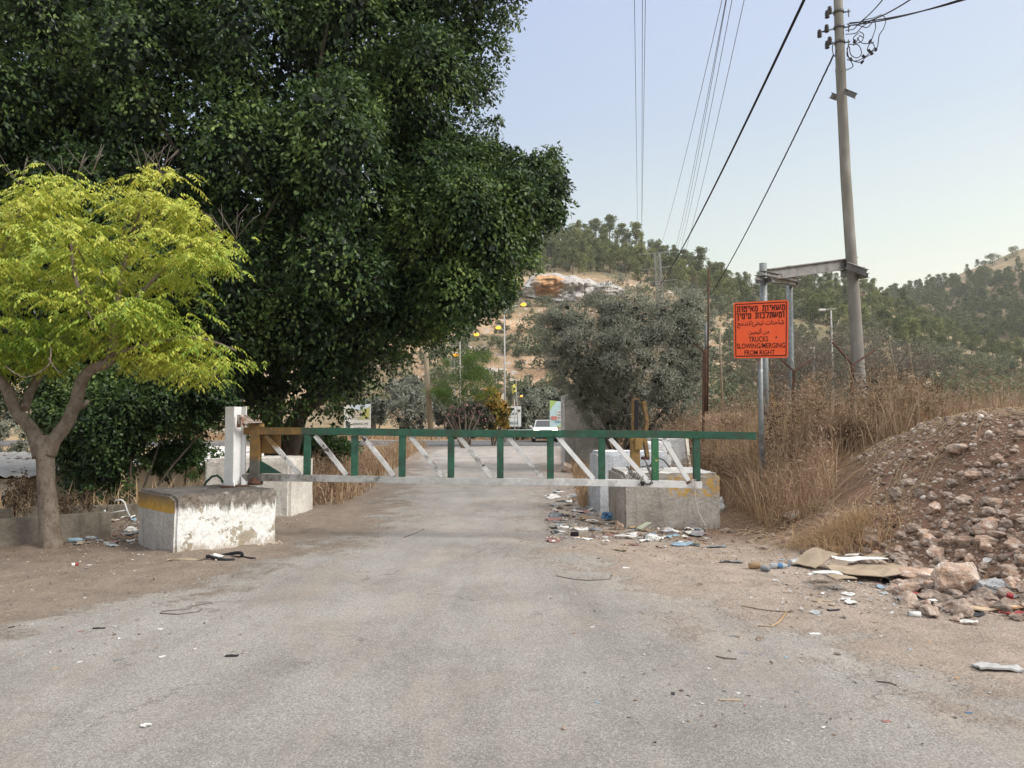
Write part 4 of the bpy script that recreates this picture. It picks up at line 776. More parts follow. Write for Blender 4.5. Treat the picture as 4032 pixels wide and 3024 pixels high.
rs = ramp(nt, mth(nt, 'ADD', noi(nt, 7, 6, .65), mth(nt, 'MULTIPLY', ramp(nt, mth(nt, 'DIVIDE', gx, 7.0), [(.70, 0.0), (.86, 1.0)]), .13)), [(.695, 0.0), (.71, 1.0)]); c = mixc(nt, rs, c, (.12, .045, .028)); nt.links.new(c, b.inputs['Base Color']); bmp(nt, b, mth(nt, 'ADD', noi(nt, 40, 3), mth(nt, 'MULTIPLY', rs, -1)), .5, .004); m_rail = m
raily(by, 957, 2762, 9, .085, .092, 'bottom_rail', m_rail)
m_pile = two_tone('ochre_over_dark_paint', GRM, OCH, 2, .36, .03, .25, 7)
a_ = ga(1005, 1900); MB().bar([a_[0], a_[1], .80], [a_[0], a_[1], at(1005, 1667, 10.5)[2]], .125, .125, gup).build('pivot_post', m_pile, gate, bevel=.005)
MB().lathe([(.0, 0), (.10, 0), (.10, .045), (.075, .055), (.075, .1), (0, .1)], 20, Matrix.Translation((a_[0], a_[1], .72))).build('pivot_bearing', m_rust, gate)
MB().box(at(1012, 1675, gY(1012)), (.17, .11, .05)).build('pivot_cap', m_ochre, gate, bevel=.004)
MB().prism([ga(1026, 1712, .05), ga(1100, 1712, .05), ga(1100, 1786, .05), ga(1026, 1786, .05)], (0, .02, 0)).build('gusset_plate', paint('brown_ochre_plate', ((.2, .105, .035), (.3, .165, .05)), (.1, .05, .03)), gate)
m_gus = paint('dark_green_plate', ((.012, .05, .035), (.03, .09, .06)), (.08, .05, .035))
MB().prism([ga(1024, 1812, .0), ga(1110, 1864, .0), ga(1024, 1864, .0)], (0, .012, 0)).build('gusset_plate', m_gus, gate); MB().prism([ga(986, 1830, .0), ga(967, 1864, .0), ga(986, 1864, .0)], (0, .012, 0)).build('gusset_plate', m_gus, gate)
UP = [1210, 1397, 1584, 1776, 1970, 2167, 2369, 2579, 2742]
m_gflake = paint('flaked_green_paint', ((.03, .13, .05), (.05, .19, .09)), (.42, .36, .12), .60, 13, grime=(.03, .08, .05))
for i, u in enumerate(UP):
    q = ga(u, 1800); zt = ga(u, ty(u))[2]-.049; zb_ = ga(u, by(u))[2]+.046; w_ = .088; MB().bar([q[0], q[1], zb_], [q[0], q[1], zt], w_, .075, (0, 1, 0)).build('upright', m_gflake if i == 7 else m_green, gate, bevel=.004)
for i, u in enumerate([1015]+UP[:-1]):
    v_ = UP[i]; a_ = ga(u+32, ty(u)+16); b_ = ga(v_-32, by(v_)-16); MB().bar(a_+[0, .0, 0], b_, .06, .055, (0, 1, 0)).build('brace', two_tone('ochre_topped_brace', ((.4, .39, .37), (.62, .61, .59)), OCH, 2, .52, .03, .1) if i == 0 else (m_grimy if i in (1, 2, 3, 4, 5) else m_white), gate, bevel=.003)
# ---------------------------------------------------------------- catch post on the right block
cp_ = thing('catch_post', 'rusty yellow steel catch post with bent arm and black rubber strip on the right block', 'post', (at(2501, 1850, 12.0)[0], 12.0, .82)); Yc = 12.0
MB().bar([at(2501, 1850, Yc)[0], Yc, .81], at(2499, 1700, Yc), .14, .12, (0, 1, 0)).build('column', m_ochre, cp_, bevel=.005)
MB().bar(at(2500, 1701, Yc), at(2501, 1568, Yc), .10, .11, (0, 1, 0)).build('upper_arm', m_ochre, cp_, bevel=.004)
MB().bar(at(2506, 1692, Yc-.075), at(2507, 1575, Yc-.075), .06, .035, (0, 1, 0)).build('rubber_strip', m_black, cp_, bevel=.004)
MB().prism([at(2501, 1724, Yc-.1), at(2536, 1724, Yc-.1), at(2529, 1771, Yc-.1), at(2501, 1771, Yc-.1)], (0, .15, 0)).build('catch_plate', m_ochre, cp_, bevel=.004)
mb = MB()
for a_, b_ in (((2533, 1581), (2547, 1661)), ((2547, 1661), (2537, 1724)), ((2537, 1724), (2549, 1800))): mb.bar(at(*a_, Yc), at(*b_, Yc), .055, .15, (0, 1, 0))
mb.build('bent_arm', m_ochre, cp_, bevel=.004); MB().box(at(2541, 1804, Yc), (.105, .17, .045)).build('stop_block', m_rust, cp_)
# chain with padlock
ch = thing('chain', 'heavy grey chain looped between the yellow catch post and the white gate rail', 'chain', at(2480, 1840, 11.4))
def chain(pts, n, nm):
    L = []; P = [Vector([float(v) for v in q]) for q in pts]
    for i in range(len(P)-1):
        for k in range(8): L.append(P[i].lerp(P[i+1], k/8))
    L.append(P[-1]); step = (len(L)-1)/n
    for k in range(n):
        a = L[int(k*step)]; b_ = L[min(len(L)-1, int((k+1)*step))]; d = (b_-a).normalized(); u = d.orthogonal().normalized(); u.rotate(Matrix.Rotation(k*math.pi/2+.3, 3, d)); c_ = (a+b_)/2; h_ = (b_-a).length*.72
        MB().tube([c_+d*(math.cos(t_)*h_)+u*(math.sin(t_)*h_*.62) for t_ in [j*2*math.pi/10 for j in range(11)]], .0052, 5, cap=False).build('chain_link', m_iron, ch)
gz2 = lambda px, py, o=0: ga(px, py, o)
chain([at(2468, 1838, 11.5), at(2478, 1845, 11.35), at(2486, 1862, 11.2), at(2500, 1880, 10.6), gz2(2520, 1893, -.06), gz2(2545, 1906, -.06), gz2(2566, 1900, -.06), gz2(2572, 1880, .1), at(2560, 1850, 11.4)], 22, 'chain_link')
chain([at(2522, 1840, 12.0), at(2545, 1836, 12.0), at(2570, 1832, 12.0)], 5, 'chain_link')
pl = thing('padlock', 'black padlock hanging from the chain on the white lower rail', 'padlock', gz2(2526, 1900, -.07)); MB().box(gz2(2526, 1904, -.07), (.045, .02, .05)).build('lock_body', m_black, pl, bevel=.004)
MB().tube([gz2(2520, 1897, -.07), gz2(2520, 1887, -.07), gz2(2526, 1882, -.07), gz2(2532, 1887, -.07), gz2(2532, 1897, -.07)], .004, 6).build('shackle', m_galv, pl)
mb = MB(); mb.tube([gz2(2725, 1885, -.05), gz2(2732, 1900, -.06), gz2(2731, 1925, -.06), gz2(2734, 1965, -.05), gz2(2745, 2020, -.1), gz2(2762, 2062, -.2)], .006, 5, wob=.2)
for k in range(9): x0 = random.uniform(2722, 2742); mb.tube([gz2(x0, 1885, -.06), gz2(x0+random.uniform(-8, 8), 1915, -.07), gz2(x0+random.uniform(-12, 12), 1940, -.06)], .0025, 4)
tag(mb.build('frayed_rope', flat('pale_rope', (.5, .47, .42))), 'frayed pale rope dangling from the right end of the lower rail', 'rope')
# ---------------------------------------------------------------- sign
sgn = thing('road_sign', 'bright orange trilingual road sign about trucks slowing and merging from right', 'sign', at(2996, 1900, 12.6)-np.array([0, 0, at(2996, 1900, 12.6)[2]-.2]))
TL, TR, BL, BR = at(2888, 1192, 12.72), at(3105, 1180, 12.34), at(2890, 1411, 12.72), at(3103, 1408, 12.34)
fn_ = np.cross(TR-TL, BL-TL); fn_ = fn_/np.linalg.norm(fn_); fn_ = fn_ if fn_[1] < 0 else -fn_
def sp_(u, v, o=0.): return (TL*(1-u)+TR*u)*(1-v)+(BL*(1-u)+BR*u)*v+fn_*o
m_or = mp('orange_reflective_sheet', [(.3, (.96, .12, .035)), (.7, (1.0, .15, .045))], 6, .5, .3, 0); m_ink = flat('dark_maroon_ink', (.045, .008, .006), .6)
rr = .03; loop = [(rr, 0), (1-rr, 0), (1, rr), (1, 1-rr), (1-rr, 1), (rr, 1), (0, 1-rr), (0, rr)]; MB().prism([sp_(u, v) for u, v in loop], tuple(-fn_*.006)).build('sign_panel', m_or, sgn)
mb = MB(); I0, I1 = .028, .045
for (u0, v0, u1, v1) in ((I0, I0, 1-I0, I1), (I0, 1-I1, 1-I0, 1-I0), (I0, I1, I1, 1-I1), (1-I1, I1, 1-I0, 1-I1)): mb.poly([sp_(u0, v0, .003), sp_(u1, v0, .003), sp_(u1, v1, .003), sp_(u0, v1, .003)])
mb.build('border', m_ink, sgn)
def textmesh(s, off=.03):
    cu = bpy.data.curves.new('t', 'FONT'); cu.body = s; cu.offset = off; cu.resolution_u = 3; o = bpy.data.objects.new('t', cu); C.objects.link(o); dg = bpy.context.evaluated_depsgraph_get(); dg.update(); me = bpy.data.meshes.new_from_object(o.evaluated_get(dg)); V = np.array([v.co[:] for v in me.vertices]); F = [tuple(p.vertices) for p in me.polygons]
    bpy.data.objects.remove(o); bpy.data.curves.remove(cu); bpy.data.meshes.remove(me); return V, F
def put_text(s, rect, fn, mat, name, parent, off=.03, o=.004):
    V, F = textmesh(s, off); lo = V.min(0); hi = V.max(0); u = rect[0]+(V[:, 0]-lo[0])/(hi[0]-lo[0])*(rect[1]-rect[0]); v = rect[2]+(hi[1]-V[:, 1])/(hi[1]-lo[1])*(rect[3]-rect[2]); MB().add([fn(a, b_, o) for a, b_ in zip(u, v)], F).build(name, mat, parent)
HB = {'מ': ['.15,0 .32,.2 .7,0 .95,.15 .95,1 .5,1', '.32,.2 .15,1'], 'ש': ['0,0 .12,.95 .9,.7 1,0', '.5,0 .5,.55 .08,.72'], 'א': ['.05,0 .95,1', '.95,0 .85,.4 .62,.62', '.3,.3 .1,.6 .08,1'], 'י': ['.0,0 .9,0 .9,.42'], 'ו': ['0,0 .8,0 .8,1'], 'ת': ['.05,0 .85,0 .95,.12 .95,1', '.3,0 .3,1 .0,1'], 'ט': ['0,0 .12,0 .12,1 .95,1 .95,.1 .8,0 .55,0 .5,.3'], 'ל': ['.1,-.3 .1,0 .95,0 .95,.25 .55,1'], 'ב': ['0,0 .8,0 .8,1', '0,1 1,1'], 'ן': ['0,0 .8,0 .8,1.35']}
HW = {'י': .34, 'ו': .38, 'ן': .38, 'ש': 1.0, ' ': .62}
def hebrew(txt, rect):
    ws = [HW.get(c, .72) for c in txt]; tot = sum(ws)+.26*(len(txt)-1); x = tot; mb = MB(); ux = (rect[1]-rect[0])/tot; hv = rect[3]-rect[2]
    for c, w_ in zip(txt, ws):
        x -= w_
        for st in HB.get(c, ()):
            P = [tuple(float(a) for a in q.split(',')) for q in st.split()]
            for (ax, ay), (bx, by_) in zip(P[:-1], P[1:]):
                a = sp_(rect[0]+(x+ax*w_)*ux, rect[2]+ay*hv, .0055); b_ = sp_(rect[0]+(x+bx*w_)*ux, rect[2]+by_*hv, .0055); d = (b_-a)/np.linalg.norm(b_-a); mb.bar(a-d*.005, b_+d*.005, .003, .0155, tuple(np.cross(fn_, d)))
        x -= .26
    mb.build('lettering', m_ink, sgn)
hebrew('משאיות מאיטות', (.065, .935, .08, .17)); hebrew('ומשתלבות מימין', (.065, .925, .205, .295))
for s, rc in (
    ("\uFEB7\uFE8E\uFEA3\uFEE8\uFE8E\uFE95 \uFE97\uFE92\uFEC4\uFE8A/\uFE97\uFEE8\uFEAA\uFEE3\uFE9E"[::-1], (.065, .925, .335, .465)), ("\uFEE3\uFEE6 \uFE83\uFEDF\uFEF4\uFEE4\uFEF4\uFEE6"[::-1], (.28, .66, .475, .595)),
    ("TRUCKS", (.28, .64, .62, .715)), ("SLOWING/MERGING", (.055, .945, .74, .83)), ("FROM RIGHT", (.2, .76, .86, .945))): put_text(s, rc, sp_, m_ink, 'lettering', sgn, .011)
MB().poly([sp_(.785+.018*math.cos(a)*(1+.3*math.sin(3*a)), .645+.014*math.sin(a), .0035) for a in [j*math.pi/5 for j in range(10)]]).build('paint_spot', m_ink, sgn)
def post(a, b_, r_, mat, name, parent, seg=12): MB().tube([a, b_], r_, seg).build(name, mat, parent)
pp = at(2996, 1412, 12.62); zt = at(2996, 1200, 12.62)[2]; post((pp[0]-.0, 12.66, .1), (pp[0], 12.66, zt), .042, m_galv, 'sign_post', sgn)
# ---------------------------------------------------------------- power poles
m_pole = mp('spun_concrete_pole', [(.3, (.17, .16, .14)), (.5, (.24, .228, .20)), (.7, (.32, .305, .275))], 3.5, .9, .2, .4, .01, 7, stretch=(1, 1, .3), spots=(.5, .48, .44), sscale=7, sth=.72)
PY = 18.0; pt = thing('utility_pole', 'tall leaning grey concrete power pole with black insulators and steel brackets', 'pole', (at(3408, 1640, PY)[0], PY, .5))
def pc(y, Y=PY): x = np.interp(y, [-260, 0, 560, 1000, 1560, 1800], [3283, 3300, 3320, 3352, 3386, 3402]); return at(x, y, Y)
ysn = [1800, 1560, 1300, 1140, 1130, 700, 290, 275, 262, 0, -260]; hw = [27, 25.5, 23.5, 22.5, 21.5, 20, 19, 20.5, 18.5, 17, 15]
MB().tube([pc(y) for y in ysn], [w_*PY/FPX for w_ in hw], 20).build('shaft', m_pole, pt)
def ibeam(a, b_, w_, h_, name, parent, up=(0, 0, 1)): MB().bar(a, b_, w_, h_, up, 0, 'I').build(name, m_steel, parent)
# side bracket half way up and the clamp beams
ibeam(at(3272, 376, PY+.35), at(3300, 386, PY+.2), .1, .14, 'bracket_beam', pt); ibeam(at(3322, 358, PY-.2), at(3370, 378, PY-.45), .1, .13, 'bracket_beam', pt)
ibeam(at(3310, 1079, PY+.3), at(3400, 1064, PY-.35), .09, .16, 'bracket_beam', pt, ); ibeam(at(3335, 1044, PY-.15), at(3412, 1072, PY-.6), .1, .15, 'bracket_beam', pt); ibeam(at(3340, 1096, PY+.25), at(3418, 1084, PY-.5), .09, .11, 'bracket_beam', pt)
for k, y in enumerate((48, 108, 168)):
    c_ = pc(y); MB().lathe([(.118, -.035), (.125, -.035), (.125, .035), (.118, .035)], 16, Matrix.Translation(Vector([float(v) for v in c_]))).build('clamp_band', m_iron, pt)
    xL = 3285-(28 if k != 1 else 58); MB().bar(pc(y), at(xL, y+(6 if k != 1 else 20), PY-.1), .03, .03).bar(at(3312, y+2, PY), at(3348, y-4, PY-.1), .025, .025).bar(at(3340, y-12, PY-.1), at(3342, y+18, PY-.1), .02, .02).build('side_arm', m_iron, pt)
    for q in ((xL, y+8), (xL+10, y-8)) if k != 1 else ((xL, y+24), (xL+28, y+4)):
        z0 = Vector([float(v) for v in at(*q, PY-.12)]); MB().lathe([(0, -.1), (.03, -.1), (.06, -.08), (.035, -.05), (.06, -.03), (.035, 0), (.06, .02), (.035, .05), (.05, .07), (.02, .1), (0, .1)], 12, Matrix.Translation(z0)).build('insulator', flat('brown_porcelain', (.05, .04, .035), .3) if k == 0 and q[0] == xL else bpy.data.materials['brown_porcelain'], pt)
mb = MB(); 
def sw(pts, r_, Y=PY-.1): 
    P = [Vector([float(v) for v in at(x, y, Y+.25*math.sin(i*1.9))]) for i, (x, y) in enumerate(pts)]; out = []
    for i in range(len(P)-1):
        a, b_, c_, d = P[max(i-1, 0)], P[i], P[i+1], P[min(i+2, len(P)-1)]
        for k in range(6): t_ = k/6; out.append(.5*((2*b_)+(c_-a)*t_+(2*a-5*b_+4*c_-d)*t_*t_+(3*b_-a-3*c_+d)*t_**3))
    mb.tube(out+[P[-1]], r_, 5)
for pts in ([(3335, 95), (3375, 90), (3405, 78), (3440, 70), (3470, 58)], [(3330, 120), (3360, 115), (3380, 95), (3400, 80)], [(3330, 135), (3370, 130), (3395, 105), (3440, 75)], [(3345, 100), (3380, 100), (3415, 108), (3440, 80)], [(3470, 58), (3488, 75), (3480, 110), (3462, 140), (3456, 180), (3448, 200)], [(3442, 75), (3448, 105), (3438, 140), (3430, 160)],
    [(3380, 130), (3360, 150), (3370, 170), (3395, 160), (3400, 135), (3385, 125)], [(3345, 175), (3380, 178), (3392, 210), (3375, 228), (3350, 215), (3345, 185)], [(3335, 190), (3345, 230), (3385, 245), (3410, 225), (3440, 210)], [(3340, 180), (3335, 215), (3350, 240), (3358, 262), (3335, 275), (3315, 282)], [(3375, 150), (3395, 170), (3430, 170), (3440, 165)], [(3425, 160), (3440, 175), (3442, 190), (3425, 205), (3415, 195), (3425, 170)], [(3335, 235), (3370, 240), (3400, 228), (3430, 205), (3455, 195)], [(3280, 165), (3278, 200), (3288, 222), (3295, 195)], [(3400, 150), (3385, 140), (3378, 155), (3360, 180)]): sw(pts, .011)
mb.build('loose_cable', m_cable, pt); mb = MB()
for x, y in ((3426, 162), (3422, 200), (3448, 195), (3432, 210), (3350, 233), (3364, 163), (3400, 222), (3395, 245)): q = at(x, y, PY-.1); MB().box(q, (.05, .04, .08), Matrix.Rotation(random.uniform(-.8, .8), 3, 'Y')).build('cable_clamp', m_black, pt)
for k, (lab, px, ytop, ybot, Y, r_) in enumerate((('short grey pipe pole right behind the orange sign', 3007, 1037, 1900, 16.5, .08), ('short grey pipe pole between the sign and the tall pole', 3110, 1048, 1900, 18.6, .078))):
    t = thing('pipe_pole', lab, 'pole', (at(px, 1700, Y)[0], Y, .3), 'pipe poles under the steel beam'); a = at(px, ybot, Y); a[2] = .2; b_ = at(px, ytop, Y); b_[0] = a[0] = at(px+3, 1400, Y)[0]; MB().tube([a, b_], r_, 16).build('pipe', m_galv, t)
t = thing('steel_crossbeam', 'long steel beam joining the pipe poles to the tall concrete pole', 'beam', at(3180, 1070, 17.5))
ibeam(at(3022, 1082, 17.0), at(3374, 1034, PY+.27), .13, .26, 'main_beam', t); ibeam(at(2978, 1093, 16.2), at(3136, 1117, 18.25), .1, .11, 'cross_bracket', t); ibeam(at(3000, 1075, 16.3), at(3138, 1103, 18.3), .1, .10, 'cross_bracket', t); ibeam(at(2975, 1107, 16.8), at(3040, 1103, 16.2), .1, .1, 'cross_bracket', t); ibeam(at(3085, 1122, 18.9), at(3142, 1119, 18.2), .1, .1, 'cross_bracket', t)
# ---------------------------------------------------------------- cables and the lattice tower
def span(name, label, pts, r_, Ys, group=None, mat=None, twist=False):
    """cable hung through picture points whose distances are Ys"""
    P = [at(x, y, Y) for (x, y), Y in zip(pts, Ys)]; mb = MB(); out = []
    P = [Vector([float(v) for v in q]) for q in P]; L3 = (P[-1]-P[0]).length
    out = [P[0].lerp(P[-1], k/40)-Vector((0, 0, L3*.012*4*(k/40)*(1-k/40))) for k in range(41)]
    if twist:
        n = 120; L = [out[0].lerp(out[-1], 0)]; 
        def pos(f): i = min(int(f*(len(out)-1)), len(out)-2); return out[i].lerp(out[i+1], f*(len(out)-1)-i)
        for ph in (0, 2.1, 4.2): mb.tube([pos(j/n)+Vector((math.cos(ph+j*.9), math.sin(ph+j*.9)*.5, math.sin(ph+j*.9)))*r_*.62 for j in range(n+1)], r_*.6, 5)
    else: mb.tube(out, r_, 6)
    return tag(mb.build(name, mat or m_cable), label, 'cable', group)
span('overhead_cable', 'thickest black overhead cable slanting down from the top centre right', [(3260, -200), (3160, 0), (2828, 700), (2560, 1172)], .0165, (7.2, 8, 16, 40))
span('overhead_cable', 'black twisted cable running from the tall pole down behind the olive tree', [(3283, 215), (3120, 530), (2950, 880), (2800, 1160)], .019, (18, 22, 28, 38), twist=True)
for k, (a_, lab) in enumerate((([(3395, 80), (3440, 50), (3500, -20), (3560, -120)], 'steepest black cable leaving the tall pole at the top right'), ([(3380, 95), (3460, 55), (3560, 5), (3640, -40)], 'middle black cable leaving the tall pole at the top right'), ([(3345, 90), (3500, 72), (3650, 40), (3860, -20)], 'lower twin black cable leaving the tall pole to the right'), ([(3345, 100), (3480, 76), (3620, 52), (3850, -25)], 'upper twin black cable leaving the tall pole to the right'))): span('service_cable', lab, a_, .013, (18, 16.5, 14.5, 12))
TY = 118.
W_ = [([(2495, -250), (2498, 0), (2512, 1000)], (30, 38, TY)), ([(2530, -250), (2531, 0), (2526, 1010)], (30, 38, TY)), ([(2545, -250), (2541, 0), (2524, 1012)], (30, 38, TY)), ([(2900, -250), (2848, 0), (2755, 420), (2608, 965), (2590, 1000)], (28, 34, 48, 100, TY)), ([(2905, -250), (2855, 0), (2720, 700), (2640, 1050)], (28, 34, 70, TY)), ([(2930, -250), (2874, 0), (2740, 700), (2660, 1050)], (28, 34, 70, TY)), ([(2985, -250), (2925, 0), (2790, 620), (2668, 1088)], (28, 34, 66, TY)), ([(2905, -250), (2852, 0), (2800, 240), (2665, 990)], (28, 34, 42, TY))]
for k, (pts, Ys) in enumerate(W_): span('power_line', ('leftmost thin line of the near vertical bundle', 'middle thin line of the near vertical bundle', 'rightmost thin line of the near vertical bundle', 'leftmost thin line of the slanting bundle', 'second thin line of the slanting bundle', 'third thin line of the slanting bundle', 'rightmost thin line of the slanting bundle', 'thin line crossing inside the slanting bundle')[k]+' in the sky', pts, .0145, Ys, 'thin power lines against the sky', flat('line_wire', (.07, .06, .07)) if k == 0 else bpy.data.materials['line_wire'])
def lattice(name, label, pxt, pxb, ytop, ybot, Y, w0, w1, arms, mat):
    t = thing(name, label, 'pylon', at((pxb), ybot, Y)); A = at(pxb, ybot, Y); B_ = at(pxt, ytop, Y); n = max(6, int((B_[2]-A[2])/(w1*1.3))); mb = MB()
    def cn(f): c_ = A*(1-f)+B_*f; w_ = w0*(1-f)+w1*f; return [c_+np.array([sx_*w_/2, sy_*w_/2, 0]) for sx_, sy_ in ((-1, -1), (1, -1), (1, 1), (-1, 1))]
    for k in range(4): mb.bar(cn(0)[k], cn(1)[k], .11*w1, .11*w1)
    for i in range(n):
        a, b_ = cn(i/n), cn((i+1)/n)
        for k in range(4): 
            mb.bar(a[k], b_[(k+1) % 4], .05*w1, .05*w1); mb.bar(b_[k], b_[(k+1) % 4], .05*w1, .05*w1)
    mb.build('mast', mat, t)
    for xl, xr, yl, yr in arms: MB().bar(at(xl, yl, Y), at(xr, yr, Y), .07, .09).build('cross_arm', mat, t)
    return t
m_pyl = flat('pylon_steel', (.30, .31, .30), .6, .2)
lattice('lattice_pylon', 'pale lattice power pylon rising behind the olive tree', 2588, 2603, 998, 1260, TY, 1.0, .8, ((2512, 2668, 1002, 990), (2530, 2655, 1062, 1048), (2545, 2668, 1112, 1100)), m_pyl)
lattice('lattice_pylon', 'narrow lattice mast by the street lamps above the feathery tree', 1781, 1786, 1328, 1640, 80, .42, .32, ((1755, 1808, 1322, 1328), (1765, 1800, 1355, 1352)), m_pyl)
# ---------------------------------------------------------------- street lamps
m_sod = emis('sodium_lamp', (1, .42, .05), 2.1); m_lampp = flat('lamp_pole_grey', (.45, .44, .41), .5)
def glow(q, Y, r_, parent, mat=m_sod):
    c_ = Vector([float(v) for v in at(*q, Y)]); MB().lathe([(0, -r_*.5), (r_*.7, -r_*.45), (r_, 0), (r_*.6, r_*.4), (0, r_*.5)], 10, Matrix.Translation(c_)).build('lamp_bulb', mat, parent)
    MB().lathe([(0, r_*.95), (r_*.7, r_*.8), (r_*1.15, r_*.5), (r_*.61, r_*.45), (0, r_*.55)], 10, Matrix.Translation(c_)).build('lamp_head', m_lampp, parent)
def lamp(label, base, top, Y, r_, arms, gr=.22):
    b0 = at(*base, Y); z0 = float(H(b0[0], Y)) if Y < 71 else float(hillA(b0[0]/Y, Y)); b0[2] = z0; t = thing('street_lamp', label, 'street lamp', b0, 'lit street lamps'); MB().tube([b0, at(*top, Y)], [r_, r_*.6], 8).build('pole', m_lampp, t)
    for path, end in arms: MB().tube([at(*q, Y) for q in path], r_*.5, 6).build('lamp_arm', m_lampp, t); glow(end, Y, gr, t)
lamp('tall street lamp with two lit orange heads beside the flowering shrub', (1989, 1655), (1986, 1240), 55, .075, [([(1986, 1245), (1990, 1225), (2008, 1208), (2050, 1201)], (2061, 1199)), ([(1986, 1305), (1978, 1298), (1968, 1292)], (1962, 1290))])
lamp('far street lamp with lit double head behind the lattice mast', (1813, 1560), (1811, 1315), 78, .09, [([(1811, 1320), (1840, 1319), (1870, 1318)], (1876, 1317)), ([(1811, 1410), (1803, 1402), (1797, 1399)], (1794, 1398))], .3)
lamp('short lit lamp on a striped pole left of the white car', (2027, 1700), (2026, 1572), 52, .04, [([(2026, 1572), (2030, 1564), (2046, 1561)], (2053, 1560))], .1)
t = thing('street_lamp', 'unlit lamp post with a T arm between the sign and the tall pole', 'street lamp', (at(3282, 1600, 48)[0], 48, float(H(at(3282, 1600, 48)[0], 48)))); MB().tube([at(3284, 1660, 48), at(3272, 1222, 48)], [.08, .05], 8).build('pole', m_lampp, t); MB().bar(at(3236, 1219, 48), at(3291, 1215, 48), .06, .05).build('lamp_arm', m_lampp, t); MB().box(at(3237, 1220, 48), (.4, .22, .13)).build('lamp_head', flat('white_lamp_head', (.8, .8, .78)), t, bevel=.03)
t = thing('street_lamp', 'small far unlit lamp post right of the second pipe pole', 'street lamp', at(3206, 1560, 60)); MB().tube([at(3207, 1640, 60), at(3205, 1366, 60)], [.11, .09], 8).build('pole', m_lampp, t); MB().box(at(3193, 1369, 60), (.5, .25, .14)).build('lamp_head', bpy.data.materials['white_lamp_head'], t, bevel=.03)
# ---------------------------------------------------------------- other posts and poles
m_wood = mp('weathered_wood_pole', [(.3, (.2, .16, .11)), (.7, (.34, .28, .2))], 3, .9, .2, .4, stretch=(1, 1, .2))
def pole(name, label, a, b_, Y, r0, r1, mat, z0=None):
    A = at(*a, Y); 
    if z0 is not None: A[2] = z0
    return tag(MB().tube([A, (A+at(*b_, Y))/2, at(*b_, Y)], [r0, (r0+r1)/2, r1], 10).build(name, mat), label, 'pole')
pole('wooden_pole', 'leaning brown wooden pole between the olives and the feathery tree', (1698, 1720), (1674, 1350), 44, .17, .13, m_wood); pole('wooden_pole', 'thin pale wooden post right of the rusty pipe behind the gate end', (2845, 1640), (2834, 1310), 40, .07, .06, m_wood)
pole('yellow_pole', 'thin yellow pole leaning behind the orange sign posts', (3052, 1640), (3036, 1412), 30, .035, .03, flat('yellow_pole_paint', (.6, .42, .12))); pole('yellow_pole', 'shorter orange stake beside the thin yellow pole', (3040, 1600), (3030, 1460), 30.4, .025, .02, flat('orange_pole_paint', (.6, .3, .1)))
pole('rusty_pipe', 'upright rusty pipe at the right side of the olive tree', (2786, 1620), (2790, 1060), 17, .02, .018, m_rust); pole('rusty_pipe', 'short thick rusty tube beside the tall rusty pipe', (2778, 1620), (2780, 1375), 16.8, .032, .032, m_rust); pole('grey_pipe', 'slim grey pipe standing on the rusty tube', (2778, 1378), (2781, 1270), 16.8, .022, .022, m_galv)
pole('flag_pole', 'thin flag pole left of the white car', (2040, 1690), (2032, 1500), 53, .03, .02, m_lampp)
m_flag = leafmat('yellow_flag_cloth', [(.7, .62, .12), (.78, .7, .2)], 1, .3); fl = thing('flag', 'limp yellow flag with a dark emblem on the thin flag pole', 'flag', at(2034, 1512, 52.9)); V = []; n = 9
for j in range(n):
    for i in range(n): f = i/(n-1); g_ = j/(n-1); V.append(at(2034-20*f+4*g_*f, 1511+9*f*f*1.2+31*g_, 52.9)+np.array([0, .12*math.sin(f*6+g_*2), 0]))
MB().add(V, [(j*n+i, j*n+i+1, (j+1)*n+i+1, (j+1)*n+i) for j in range(n-1) for i in range(n-1)], 0, True).build('cloth', m_flag, fl); MB().poly([at(2025+5*math.cos(a)*(1+.25*math.sin(3*a)), 1531+6.5*math.sin(a), 52.72) for a in [k*.6283 for k in range(10)]]).build('emblem', flat('flag_ink', (.12, .16, .08)), fl)
def ypost(label, px, ytop, ybot, Y, la, ra):
    t = thing('fence_post', label, 'fence post', (at(px, ybot, Y)[0], Y, float(H(at(px, ybot, Y)[0], Y))), 'rusty Y shaped fence posts'); a = at(px-8, ybot, Y); a[2] = float(H(a[0], Y))-.1; top = at(px, ytop, Y); MB().bar(a, top, .05, .05).build('upright', m_rust, t, bevel=.004)
    MB().bar(top, at(*la, Y-.2), .03, .03).build('arm', m_rust, t); MB().bar(top, at(*ra, Y+.2), .03, .03).build('arm', m_rust, t); return t
ypost('rusty Y topped fence post in front of the tall concrete pole', 3358, 1437, 1700, 14.5, (3278, 1348), (3445, 1378)); ypost('rusty Y topped fence post half hidden below the sign', 3126, 1462, 1700, 16.0, (3072, 1412), (3200, 1412)); ypost('rusty Y topped fence post left of the rusty pipe', 2772, 1386, 1640, 17.4, (2732, 1352), (2800, 1362))
mb = MB(); 
for (xa, ya, xb, yb, Y) in ((2735, 1352, 3075, 1412, 17), (3200, 1412, 3280, 1350, 15.5), (3445, 1378, 4032, 1330, 15), (3126, 1462, 3358, 1440, 15.2), (2772, 1390, 3120, 1464, 16.8), (3358, 1440, 4100, 1500, 15)):
    P = [Vector([float(v) for v in at(xa+(xb-xa)*f, ya+(yb-ya)*f+35*math.sin(math.pi*f), Y)]) for f in np.linspace(0, 1, 24)]; mb.tube(P, .003, 4)
    for q in P[1:-1]: mb.tube([q-Vector((.015, 0, .015)), q+Vector((.015, 0, .02))], .002, 3)
for k in range(150): a = k*.42; 
